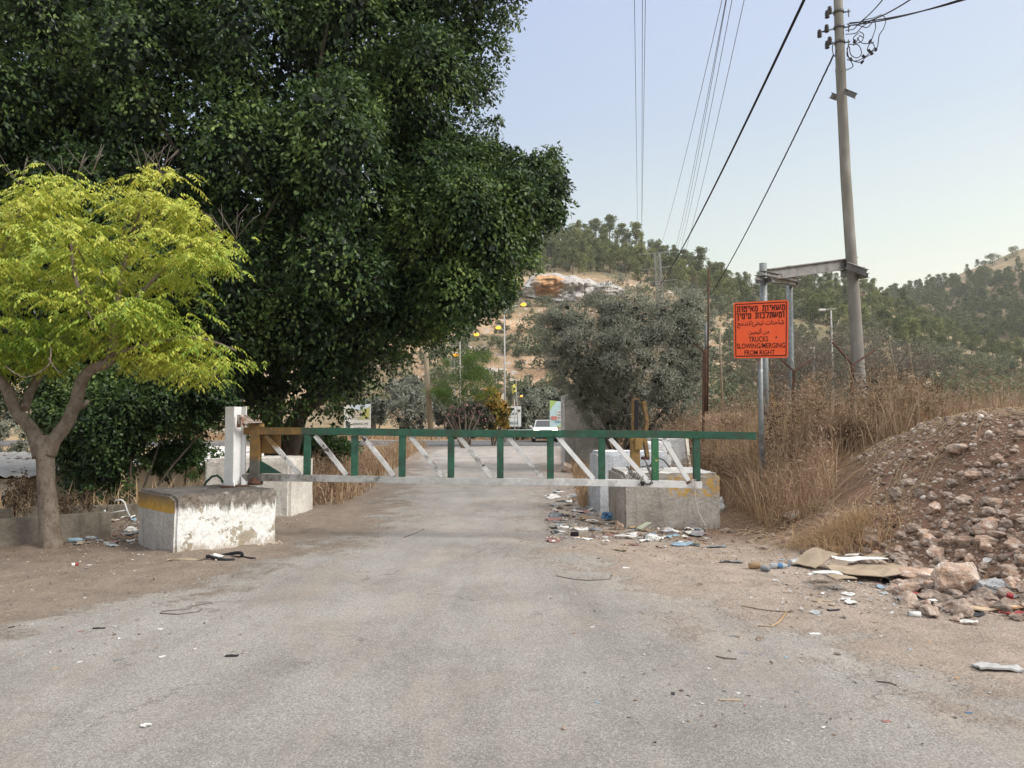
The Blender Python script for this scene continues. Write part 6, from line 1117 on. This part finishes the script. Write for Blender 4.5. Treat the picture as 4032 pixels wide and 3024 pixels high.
for k, (px, py, w_) in enumerate(((2266, 2505, 26), (2170, 2365, 16), (2180, 2470, 14), (2222, 2890, 34), (2865, 2728, 20), (3310, 2590, 34), (3000, 2530, 40), (2915, 2520, 26), (3125, 2420, 26), (2760, 2310, 34))): rockpx(px, py, w_, ('square brown stone on the asphalt right of the road centre', 'little dark stone on the road edge, farthest', 'little dark stone just nearer on the road edge', 'dark broken stone on the lower edge of the asphalt', 'pale pebble near the scrap of card', 'round tan stone right of the dusty patch', 'flat tan stone in the dusty ground', 'grey stone left of the flat tan one', 'small tan stone by the bent stalk', 'brown clod on the dusty ground below the tuft')[k], protos=RK)
# ---------------------------------------------------------------- litter
def dens(name, c, rough=.75, spec=.3, trans=0):
    m, nt, b = newmat(name, rough, spec); nt.links.new(ramp(nt, noi(nt, 9, 4), [(.3, tuple(v*.82 for v in c)), (.7, c)]), b.inputs['Base Color'])
    if trans:
        t_ = nt.nodes.new('ShaderNodeBsdfTransparent'); s = nt.nodes.new('ShaderNodeMixShader'); s.inputs[0].default_value = trans; nt.links.new(b.outputs[0], s.inputs[1]); nt.links.new(t_.outputs[0], s.inputs[2]); nt.links.new(s.outputs[0], nt.nodes['Material Output'].inputs[0])
    return m
m_card = mp('grey_brown_cardboard', [(.3, (.30, .235, .165)), (.7, (.42, .34, .25))], 3, .9, bs=.1); m_cardw = mp('white_printed_card', [(.3, (.66, .65, .6)), (.7, (.78, .77, .73))], 4, .8, bs=.1)
m_film = dens('clear_film', (.55, .58, .6), .25, .5, .35); m_wbag = dens('white_plastic', (.72, .72, .72), .4, .4, .1); m_grey = dens('grey_plastic', (.22, .23, .24), .4); m_blk = dens('black_plastic', (.022, .022, .025), .35); m_red = dens('red_plastic', (.32, .035, .035), .4); m_blue = dens('blue_plastic', (.1, .22, .4), .4); m_grn = dens('green_bottle', (.06, .14, .05), .2, .5); m_pap = dens('white_paper', (.74, .73, .69)); m_kraft = dens('kraft_paper', (.42, .28, .16)); m_ply = mp('peeling_plywood', [(.3, (.42, .30, .19)), (.6, (.62, .5, .36))], 3, .85, bs=.2, spots=(.5, .25, .1), sscale=5, sth=.6); m_pur = dens('purple_plastic', (.2, .1, .28), .4); m_ltb = dens('light_blue_film', (.35, .5, .6), .3, .5, .2); m_teal = dens('pale_green_paper', (.5, .54, .4)); m_pinkp = dens('faded_red_print', (.5, .1, .1))
def gpos(px, py):
    g_ = gp(px, py)
    for _ in range(8): g_ = gp(px, py, float(H(g_[0], g_[1])))
    return g_
def sheet(px, py, wpx, asp, mat, label, cat='paper', crump=.12, lift=.012, rot=None, name=None, th=.003, tilt=0, n=7, group=None, ragged=.08):
    g_ = gpos(px, py); s = wpx*g_[1]/FPX/2; sd = random.random()*50; rot = rot if rot is not None else random.uniform(0, 3.14); c_, s_ = math.cos(rot), math.sin(rot); V = []
    for j in range(n):
        for i in range(n):
            u, v = i/(n-1)*2-1, j/(n-1)*2-1
            if abs(u) == 1: u *= 1+ragged*mnoise.noise(Vector((v*3, sd, 0)))
            if abs(v) == 1: v *= 1+ragged*mnoise.noise(Vector((u*3, sd, 5)))
            x = g_[0]+s*(u*c_-v*asp*s_); y = g_[1]+s*(u*s_+v*asp*c_); z = float(H(x, y))+lift+s*crump*2*abs(mnoise.noise(Vector((u*1.6+sd, v*1.6, sd))))+tilt*s*(u+1); V.append((x, y, z))
    F = [(j*n+i, j*n+i+1, (j+1)*n+i+1, (j+1)*n+i) for j in range(n-1) for i in range(n-1)]; V2 = [(a, b_, c2-th) for a, b_, c2 in V]; k = n*n; rim = [j for j in range(n)]+[j*n+n-1 for j in range(1, n)]+[k-1-j for j in range(1, n)]+[(n-1-j)*n for j in range(1, n-1)]
    mb = MB(); mb.add(V+V2, F+[(k+d, k+c2, k+b_, k+a) for a, b_, c2, d in F]+[(rim[i+1 if i+1 < len(rim) else 0], rim[i], k+rim[i], k+rim[i+1 if i+1 < len(rim) else 0]) for i in range(len(rim))], 0, False)
    return tag(mb.build(name or 'scrap_of_paper', mat), label, cat, group)
def lying(px, py, wpx, prof, mat, label, cat, rot, name, tilt=0, parts=(), seg=16, dent=0):
    """turned object lying on its side; prof in units of its length along x"""
    g_ = gpos(px, py); L = wpx*g_[1]/FPX; rmax = max(r_ for r_, z in prof); t = thing(name, label, cat, (g_[0], g_[1], g_[2]+rmax*L*.92)); M = Matrix.Rotation(rot, 4, 'Z')@Matrix.Rotation(math.pi/2+tilt, 4, 'Y')@Matrix.Scale(L, 4)@Matrix.Translation((0, 0, -.5))
    MB().lathe(prof, seg, M).build('body', mat, t, False)
    for nm, pf, mt in parts: MB().lathe(pf, seg, M).build(nm, mt, t, False)
    return t
def bag(px, py, wpx, mat, label, name='plastic_bag', cat='plastic bag', sq=(1, .8, .5), cr=.35, seed=1):
    g_ = gpos(px, py); s = wpx*g_[1]/FPX/2; bm = bmesh.new(); bmesh.ops.create_icosphere(bm, subdivisions=4, radius=1); o_ = Vector((seed*7.7, 0, 0))
    for v in bm.verts: v.co *= 1+cr*mnoise.noise(v.co*1.6+o_)+cr*.5*abs(mnoise.noise(v.co*4+o_))-cr*.3*abs(mnoise.noise(v.co*8+o_)); v.co = Vector((v.co.x*sq[0]*s, v.co.y*sq[1]*s, max(v.co.z, -.5)*sq[2]*s))
    me = bpy.data.meshes.new(name); bm.to_mesh(me); bm.free(); me.materials.append(mat); o = link(name, me); o.location = (g_[0], g_[1], g_[2]+sq[2]*s*.45); return tag(o, label, cat)
cup = [(.20, 0), (.27, 1), (.255, 1), (.19, .02), (0, .02)]; cup = [(0, 0), (.25, 0), (.34, .97), (.355, 1), (.33, 1), (.24, .03), (0, .03)]; can = [(0, .04), (.2, .03), (.24, 0), (.27, .06), (.27, .93), (.22, .99), (.22, .96), (0, .96)]; bot = [(0, .02), (.12, .0), (.15, .05), (.15, .35), (.14, .4), (.155, .5), (.15, .7), (.06, .87), (.055, .95), (0, .95)]; tube_ = [(.22, 0), (.24, 0), (.24, 1), (.22, 1), (.2, .5), (.22, 0)]
cap_ = ('cap', [(0, .94), (.07, .94), (.07, 1.0), (0, 1.0)], m_blue); lab_ = ('paper_band', [(.157, .4), (.162, .42), (.162, .62), (.157, .64)], m_blue)
# cardboard heap at the foot of the mound
sheet(3430, 2270, 290, .6, m_card, 'largest flat grey brown cardboard sheet at the foot of the mound', 'cardboard', .05, .07, .05, 'cardboard_sheet', .008); sheet(3205, 2228, 135, .9, m_card, 'raised grey brown cardboard flap at the left of the cardboard heap', 'cardboard', .04, .03, .5, 'cardboard_sheet', .008, .35); sheet(3385, 2245, 200, .3, m_cardw, 'long white torn card lying on top of the cardboard heap', 'cardboard', .05, .13, -.18, 'white_card', .006); sheet(3260, 2293, 95, .7, m_cardw, 'left white card with blue band before the cardboard heap', 'cardboard', .04, .10, -.1, 'white_card', .006); sheet(3215, 2290, 60, .4, m_cardw, 'leftmost small white card of the cardboard heap', 'cardboard', .04, .08, -.15, 'white_card', .005); sheet(3315, 2318, 85, .9, m_card, 'small square cardboard piece at the front of the heap', 'cardboard', .03, .12, .1, 'cardboard_sheet', .008); sheet(3440, 2215, 80, .9, m_card, 'cardboard flap with a dark notch behind the heap', 'cardboard', .05, .06, .2, 'cardboard_sheet', .006)
sheet(3355, 2200, 50, .5, m_cardw, 'small white and blue card behind the cardboard heap', 'cardboard', .05, .05, -.6, 'white_card', .004); sheet(3320, 2175, 170, .1, m_wood, 'grey weathered board lying behind the black cups', 'board', .02, .05, .3, 'wooden_board', .02); sheet(3170, 2155, 90, .16, m_wood, 'short board left of the black cups', 'board', .02, .03, -.3, 'wooden_board', .015)
sheet(3900, 2405, 220, .3, m_ply, 'long peeling plywood strip at the right edge foreground', 'board', .03, .03, -.04, 'plywood_strip', .012); sheet(3800, 2400, 60, .3, m_ply, 'small plywood piece at the left end of the peeling strip', 'board', .03, .05, .1, 'plywood_strip', .012); sheet(3990, 2430, 90, .3, m_pinkp, 'crumpled red and white wrapper at the right edge', 'wrapper', .2, .02, -.3, 'wrapper')
sheet(3640, 2372, 200, .45, m_grey, 'flat grey plastic strip under the little white card', 'plastic', .05, .02, -.03, 'plastic_strip', .004); sheet(3675, 2385, 46, .55, m_pap, 'small white card with a blue square left of the largest rock', 'card', .02, .05, 1.3, 'white_card', .003); sheet(3592, 2352, 52, .5, m_red, 'crushed red packet left of the largest rock', 'packet', .2, .03, .2, 'packet', .01); sheet(3665, 2350, 46, .6, m_teal, 'striped scrap just above the little white card', 'wrapper', .15, .03, .5, 'wrapper')
sheet(3930, 2640, 170, .4, mp('grey_felt', [(.3, (.36, .36, .35)), (.7, (.5, .5, .49))], 8, .95), 'folded grey felt piece on the dusty ground at the right edge', 'felt', .12, .02, -.05, 'felt_piece', .012)
sheet(3815, 2458, 60, .45, m_pap, 'pointed white plastic shard before the plywood strip', 'plastic', .2, .02, -.4, 'plastic_shard'); bag(3230, 2375, 60, m_card, 'crumpled dry brown paper before the cardboard heap', 'crumpled_paper', 'paper', (1.2, .7, .35), .5, 2)
lying(3345, 2170, 52, cup, m_blk, 'black paper cup with a ringed base behind the cardboard heap', 'cup', 2.4, 'paper_cup', parts=(('base_ring', [(.1, -.01), (.2, -.01), (.2, -.02), (.1, -.02)], m_cardw),)); lying(3300, 2140, 60, cup, m_blk, 'black cup turned open end left behind the ringed cup', 'cup', .4, 'paper_cup'); lying(3470, 2150, 62, cup, m_kraft, 'printed cream cup beside the clear film', 'cup', -.3, 'paper_cup'); lying(3450, 2205, 50, cup, m_kraft, 'brown cup tilted upright below the clear film', 'cup', 1.2, 'paper_cup', .6); lying(3490, 2300, 44, cup, m_blk, 'black cup at the right end of the cardboard sheet', 'cup', -2.2, 'paper_cup'); lying(3285, 2180, 50, cup, m_kraft, 'open brown cup facing left by the black bag', 'cup', 3.3, 'paper_cup')
lying(2970, 2240, 40, cup, m_kraft, 'plain brown paper cup left of the water bottles', 'cup', .1, 'paper_cup'); lying(3015, 2250, 34, cup, m_grey, 'grey cup between the brown cup and the water bottle', 'cup', 2.1, 'paper_cup'); lying(2262, 2112, 30, cup, m_blk, 'black paper cup lying alone before the litter strip', 'cup', .1, 'paper_cup'); lying(3550, 2190, 50, cup, m_blk, 'black cup half under the right edge of the clear film', 'cup', .6, 'paper_cup')
lying(3070, 2238, 72, bot, m_film, 'crushed clear blue water bottle left of the cardboard heap', 'bottle', -.1, 'water_bottle', parts=(cap_, lab_)); lying(3140, 2225, 90, bot, m_film, 'clear bottle touching the cardboard flap', 'bottle', .5, 'water_bottle', parts=(cap_,)); lying(3512, 2255, 75, bot, m_grn, 'dark green bottle with yellow label right of the cardboard', 'bottle', 1.9, 'glass_bottle', parts=(('yellow_label', [(.157, .3), (.162, .32), (.162, .55), (.157, .57)], dens('yellow_print', (.5, .55, .08))),))
lying(3150, 2070, 34, can, m_blk, 'black can with red end on the slope above the slab rock', 'can', .2, 'can', parts=(('red_lid', [(0, .98), (.2, .97), (.2, 1.03), (0, 1.03)], m_red),)); lying(3650, 2165, 55, tube_, m_pap, 'pale cardboard tube among the rubble stones', 'tube', .1, 'cardboard_tube'); lying(3700, 2230, 60, can, m_pap, 'white and red crushed can above the reddish rock', 'can', .1, 'can', parts=(('red_band', [(.272, .3), (.275, .32), (.275, .6), (.272, .62)], m_red),)); lying(3985, 2195, 60, tube_, m_kraft, 'brown tube at the right edge of the rubble', 'tube', -.2, 'cardboard_tube'); lying(3600, 2428, 44, tube_, m_pap, 'white roll core before the grey plastic strip', 'tube', -.1, 'cardboard_tube'); lying(3975, 2370, 45, can, m_red, 'red can standing at the right edge above the plywood', 'can', 1.5, 'can', 1.2)
lying(295, 2228, 24, can, m_red, 'red and white crushed can on the soil before the ash trunk', 'can', .6, 'can', parts=(('white_end', [(.272, .0), (.276, .02), (.276, .5), (.272, .5)], m_pap),)); lying(300, 2135, 60, bot, m_ltb, 'blue tinted bottle beside the ash trunk', 'bottle', .1, 'water_bottle', parts=(cap_,)); lying(275, 2100, 34, cup, m_ltb, 'turquoise cup by the ash trunk', 'cup', .4, 'plastic_cup'); lying(360, 2125, 50, bot, m_film, 'clear bottle in the litter right of the ash trunk', 'bottle', -.2, 'water_bottle', parts=(cap_,))
bag(3540, 2150, 140, m_film, 'sheet of clear plastic film spread over the rubble', 'plastic_film', 'plastic film', (1.1, .8, .25), .6, 3); bag(3300, 2170, 95, m_blk, 'black crumpled bag behind the cardboard heap', sq=(1, .8, .55), cr=.55, seed=4); bag(3900, 2340, 120, m_film, 'clear crumpled bag right of the largest rock', sq=(1, .8, .6), cr=.6, seed=5); bag(2828, 2015, 62, m_wbag, 'white plastic bag at the right side of the catch block', sq=(.8, .8, 1.1), cr=.6, seed=6); bag(2875, 1985, 46, m_wbag, 'small white bag under the weeds right of the block', sq=(1.2, .7, .4), cr=.7, seed=7); bag(2960, 1975, 34, m_pur, 'purple wrapper under the weeds', 'wrapper', 'wrapper', (1, .7, .8), .6, 8)
bag(3190, 1750, 60, m_teal, 'pale green rag caught in the weeds', 'rag', 'rag', (1.2, .7, .5), .6, 9); bag(2390, 2045, 45, m_blue, 'blue crumpled bag at the left corner of the catch block', sq=(.9, .8, .9), cr=.6, seed=10); bag(2565, 2128, 52, m_pap, 'crumpled white paper ball before the catch block', 'crumpled_paper', 'paper', (1, .8, .7), .5, 11); bag(2640, 2100, 48, m_wbag, 'white crumpled plastic right of the paper ball', sq=(1.1, .8, .5), cr=.7, seed=12); bag(2290, 1965, 70, m_wbag, 'dirty white bag in the litter strip left of the barrier', sq=(1.2, .8, .4), cr=.6, seed=13); bag(2345, 1945, 50, m_film, 'pale film beside the foot of the low barrier', sq=(1, .8, .6), cr=.6, seed=14); bag(2265, 1955, 26, m_red, 'small red wrapper in the litter strip', 'wrapper', 'wrapper', (1, .7, .5), .6, 15); bag(3990, 2275, 90, m_blk, 'black crumpled plastic at the right edge of the rubble', sq=(1, .8, .5), cr=.6, seed=16); bag(2325, 1975, 30, m_wbag, 'small white bag touching the low barrier', sq=(1, .8, .7), cr=.6, seed=17)
bag(3400, 2125, 50, m_wbag, 'white torn plastic at the right of the straw tuft', sq=(1, .7, .6), cr=.7, seed=18); bag(3200, 2130, 60, m_wbag, 'white torn plastic at the foot of the slab rock', sq=(1.2, .6, .4), cr=.7, seed=19); bag(3850, 2325, 60, m_grey, 'dark grey rounded plastic behind the largest rock', 'plastic_lump', 'plastic', (1, .8, .7), .15, 20); bag(3545, 2335, 46, m_grey, 'grey crumpled plastic below the black cup', sq=(1, .7, .5), cr=.5, seed=21); bag(850, 2195, 44, m_pap, 'crumpled white paper by the tyre scrap at the banded block', 'crumpled_paper', 'paper', (1.2, .7, .4), .6, 22); bag(520, 2090, 40, m_pap, 'white scrap left of the banded block', 'crumpled_paper', 'paper', (1.2, .7, .4), .6, 23)
sheet(2460, 2120, 92, .25, m_cardw, 'long pale grey card leaning before the catch block', 'cardboard', .03, .04, -.55, 'pale_card', .006); sheet(2400, 2100, 60, .4, m_card, 'brown cardboard at the left corner of the catch block', 'cardboard', .06, .03, -.5, 'cardboard_sheet', .006); sheet(2535, 2090, 50, .7, m_teal, 'pale yellow green card leaning on the catch block', 'cardboard', .03, .03, .5, 'pale_card', .006, .5); sheet(2560, 2108, 44, .3, m_blue, 'blue scrap before the catch block', 'plastic', .1, .02, .1, 'plastic_scrap'); sheet(2198, 2088, 36, .6, m_grey, 'round grey disc scrap at the left of the litter strip', 'plastic', .03, .01, 0, 'plastic_scrap'); sheet(2395, 2065, 140, .2, m_card, 'long cardboard strip left of the catch block', 'cardboard', .06, .03, -.3, 'cardboard_sheet', .006)
sheet(2700, 2150, 110, .3, m_ltb, 'pale blue film with a green mark below the catch block', 'plastic film', .12, .01, -.2, 'plastic_film'); sheet(2820, 2155, 80, .3, m_grey, 'greyish film right of the pale blue film', 'plastic film', .1, .01, .2, 'plastic_film'); sheet(2880, 2215, 80, .4, m_grey, 'black and white crumpled wrapper left of the brown cup', 'wrapper', .12, .01, -.1, 'wrapper'); sheet(2740, 2150, 30, .6, m_grn, 'little green scrap on the pale blue film', 'wrapper', .2, .03, .3, 'wrapper')
sheet(575, 2945//1-80, 38, .6, m_pap, 'small white crumpled scrap alone on the lower left asphalt', 'paper', .5, .01, .5, 'crumpled_scrap'); sheet(912, 2587, 48, .45, m_blk, 'dark grey chip of rubber on the left asphalt', 'rubber', .06, .01, .1, 'rubber_scrap', .008); sheet(2875, 2762, 82, .22, m_card, 'pale torn card on the lower right ground', 'cardboard', .06, .01, -.05, 'cardboard_sheet', .005); sheet(3208, 2500, 42, .4, m_pap, 'pale stone grey scrap on the dusty ground', 'paper', .1, .01, 0, 'scrap_of_paper', .008); sheet(3815, 2812, 24, .3, m_blue, 'tiny dark blue cap at the lower right', 'cap', .1, .01, 0, 'bottle_cap', .01); sheet(390, 2478, 44, .3, m_blk, 'dark flake on the left soil edge', 'scrap', .1, .01, .2, 'rubber_scrap', .006)
sheet(730, 2205, 140, .2, m_card, 'flattened cardboard before the banded block', 'cardboard', .06, .01, .1, 'cardboard_sheet', .006)
g_ = gpos(885, 2195); tag(MB().tube([(g_[0]+.19*math.cos(a), g_[1]+.17*math.sin(a), .035+.02*math.sin(a*2)) for a in np.linspace(.2, 5.6, 26)], .02, 7).build('tyre_scrap', m_black), 'curved strip of black tyre rubber before the banded block', 'tyre scrap'); g_ = gpos(960, 2198); tag(MB().tube([(g_[0]-.15+.3*f, g_[1]+.05*math.sin(f*5), .015) for f in np.linspace(0, 1, 9)], [.012]*9, 6).build('rubber_strip', m_black), 'thin black rubber strip right of the tyre scrap', 'rubber strip')
g_ = lambda px, py: gpos(px, py)+[0, 0, .012]; tag(MB().tube([g_(*q) for q in ((835, 2378), (760, 2390), (745, 2402), (640, 2412), (630, 2420), (700, 2424), (785, 2412), (795, 2404))], .0045, 5).build('wire_scrap', m_twig), 'bent loop of thin grey wire lying on the left asphalt', 'wire'); tag(MB().tube([g_(2985, 2470), g_(3040, 2472), g_(3068, 2455), g_(3095, 2418)], [.005, .006, .008, .01], 5).build('bent_stalk', m_tuft), 'bent pale stalk lying on the dusty ground centre right', 'stalk')
for k, (pts, lab) in enumerate(((((2190, 2272), (2260, 2285), (2320, 2290), (2400, 2285), (2410, 2265)), 'thin curved twig below the catch block litter'), (((2920, 2390), (2990, 2405), (3050, 2412), (3110, 2415)), 'faint dark twig left of the bent pale stalk'), (((3450, 2690), (3500, 2695), (3530, 2705)), 'curved dark strip low on the dusty ground'), (((1590, 2120), (1640, 2100), (1670, 2085)), 'dark stick on the road beneath the gate'), (((2820, 2590), (2850, 2598), (2900, 2602)), 'dark crooked strip on the dusty ground'))): tag(MB().tube([g_(*q) for q in pts], .0038, 5, wob=.5).build('twig', m_bark2), lab, 'twig')
P = [Vector([float(v) for v in gpos(3700, 2180)+[0, 0, .07]]), Vector([float(v) for v in gpos(3780, 2195)+[0, 0, .12]]), Vector([float(v) for v in gpos(3850, 2180)+[0, 0, .07]])]; tag(MB().tube(P, .008, 6).build('dark_hose', m_black), 'short curved black hose among the rubble stones', 'hose')
m_frd = dens('faded_red', (.3, .17, .15)); pal = [(m_pap, 'white'), (m_card, 'brown'), (m_grey, 'grey'), (m_film, 'clear'), (m_kraft, 'tan'), (m_blk, 'dark'), (m_ltb, 'pale blue'), (m_frd, 'faded red')]; r2 = random.Random(9)
def field(n, fx, w0, w1, where, grp, cr=.2):
    for k in range(n):
        px, py = fx(); mt, cn = pal[min(int(r2.random()**1.7*8), 7)]; sheet(px, py, r2.uniform(w0, w1), r2.uniform(.3, .8), mt, f'small {cn} scrap of litter {where}', 'litter', cr, .008, None, 'litter_scrap', .003, n=4, group=grp, ragged=.3)
field(118, lambda: (2170+600*r2.random(), r2.gauss(2085, 38)), 20, 62, 'around the catch block', 'litter around the catch block', .3)
field(40, lambda: (r2.uniform(2160, 2340), r2.uniform(1930, 2060)), 22, 60, 'left of the low barrier', 'litter left of the low barrier', .35)
field(52, lambda: (r2.uniform(3200, 4030), r2.gauss(2330, 60)), 16, 52, 'among the rubble stones', 'litter among the rubble stones', .3)
field(40, lambda: (r2.uniform(235, 545), r2.uniform(2040, 2150)), 16, 50, 'behind the ash trunk', 'litter behind the ash trunk', .3)
field(30, lambda: (r2.uniform(2250, 3950), r2.uniform(2200, 2900)), 10, 32, 'on the dusty ground right of the road', 'litter on the dusty ground', .1)
field(14, lambda: (r2.uniform(20, 900), r2.uniform(2190, 2640)), 8, 30, 'on the soil and asphalt at the left', 'litter at the left', .1)
# twigs and dead leaves on the ground
P = scatter(1500, 1.0, 4.2, 8.6, 12.5, lambda x, y: x > redge(y)+.1); n = len(P); dd = sph(n); dd[:, 2] *= .2; tag(leaves('dead_leaves', P+[0, 0, .02], dd, np.stack([0*dd[:, 0], 0*dd[:, 0], 1+0*dd[:, 0]], -1)+sph(n)*.4, rng.uniform(.02, .06, n), rng.uniform(.008, .025, n), m_dry), 'dead leaves and chaff around the catch block', 'dead leaves', kind='stuff')
P = scatter(1600, -8, -2.5, 5.5, 13, lambda x, y: (x < ledge(y)+.6)&(abs(x) < .7*y)); n = len(P); dd = sph(n); dd[:, 2] *= .2; tag(leaves('dead_leaves', P+[0, 0, .015], dd, np.stack([0*dd[:, 0], 0*dd[:, 0], 1+0*dd[:, 0]], -1)+sph(n)*.4, rng.uniform(.015, .045, n), rng.uniform(.008, .02, n), m_dry2), 'dead leaves on the soil at the left', 'dead leaves', kind='stuff')

bl = []
for n_, fx, sc_ in ((900, lambda k: (rng.uniform(2150, 2800, k), rng.normal(2080, 42, k)), 1.0), (500, lambda k: (rng.uniform(2150, 2350, k), rng.uniform(1900, 2080, k)), 1.0), (700, lambda k: (rng.uniform(3050, 4030, k), rng.normal(2330, 55, k)), .8), (450, lambda k: (rng.uniform(235, 560, k), rng.uniform(2035, 2150, k)), 1.0), (240, lambda k: (rng.uniform(2300, 4000, k), rng.uniform(2150, 2950, k)), .6), (200, lambda k: (rng.uniform(0, 1000, k), rng.uniform(2180, 2600, k)), .6)):
    a, b_ = fx(n_)
    for px, py in zip(a, b_): g0 = gpos(px, max(py, 1900)); bl.append((g0[0], g0[1], g0[2]+.012, sc_))
bl = np.array(bl); n = len(bl); dd = sph(n); dd[:, 2] *= .25
mlit, nt, b = newmat('litter_flecks', .8); nt.links.new(ramp(nt, island(nt), [(0, (.06, .05, .045)), (.3, (.22, .16, .11)), (.55, (.40, .33, .26)), (.8, (.36, .37, .38)), (.94, (.5, .49, .46)), (1, (.7, .69, .67))]), b.inputs['Base Color'])
tag(leaves('litter_bits', bl[:, :3], dd, np.array([0, 0, 1])+sph(n)*.45, rng.uniform(.015, .07, n)*bl[:, 3], rng.uniform(.012, .05, n)*bl[:, 3], mlit), 'tiny bits of litter and bark strewn over the roadside', 'litter', kind='stuff')
# ---------------------------------------------------------------- haze: the evening air over the valley
hz = MB().box((375, 458, 84.5), (1760, 944, 181)); m = bpy.data.materials.new('haze_air'); m.use_nodes = True; nt = m.node_tree; nt.nodes.remove(nt.nodes['Principled BSDF']); v = nt.nodes.new('ShaderNodeVolumePrincipled')
v.inputs['Color'].default_value = (.97, .97, .95, 1); v.inputs['Density'].default_value = .00026; v.inputs['Anisotropy'].default_value = .2; nt.links.new(v.outputs[0], nt.nodes['Material Output'].inputs['Volume'])
tag(hz.build('haze', m), kind='stuff')
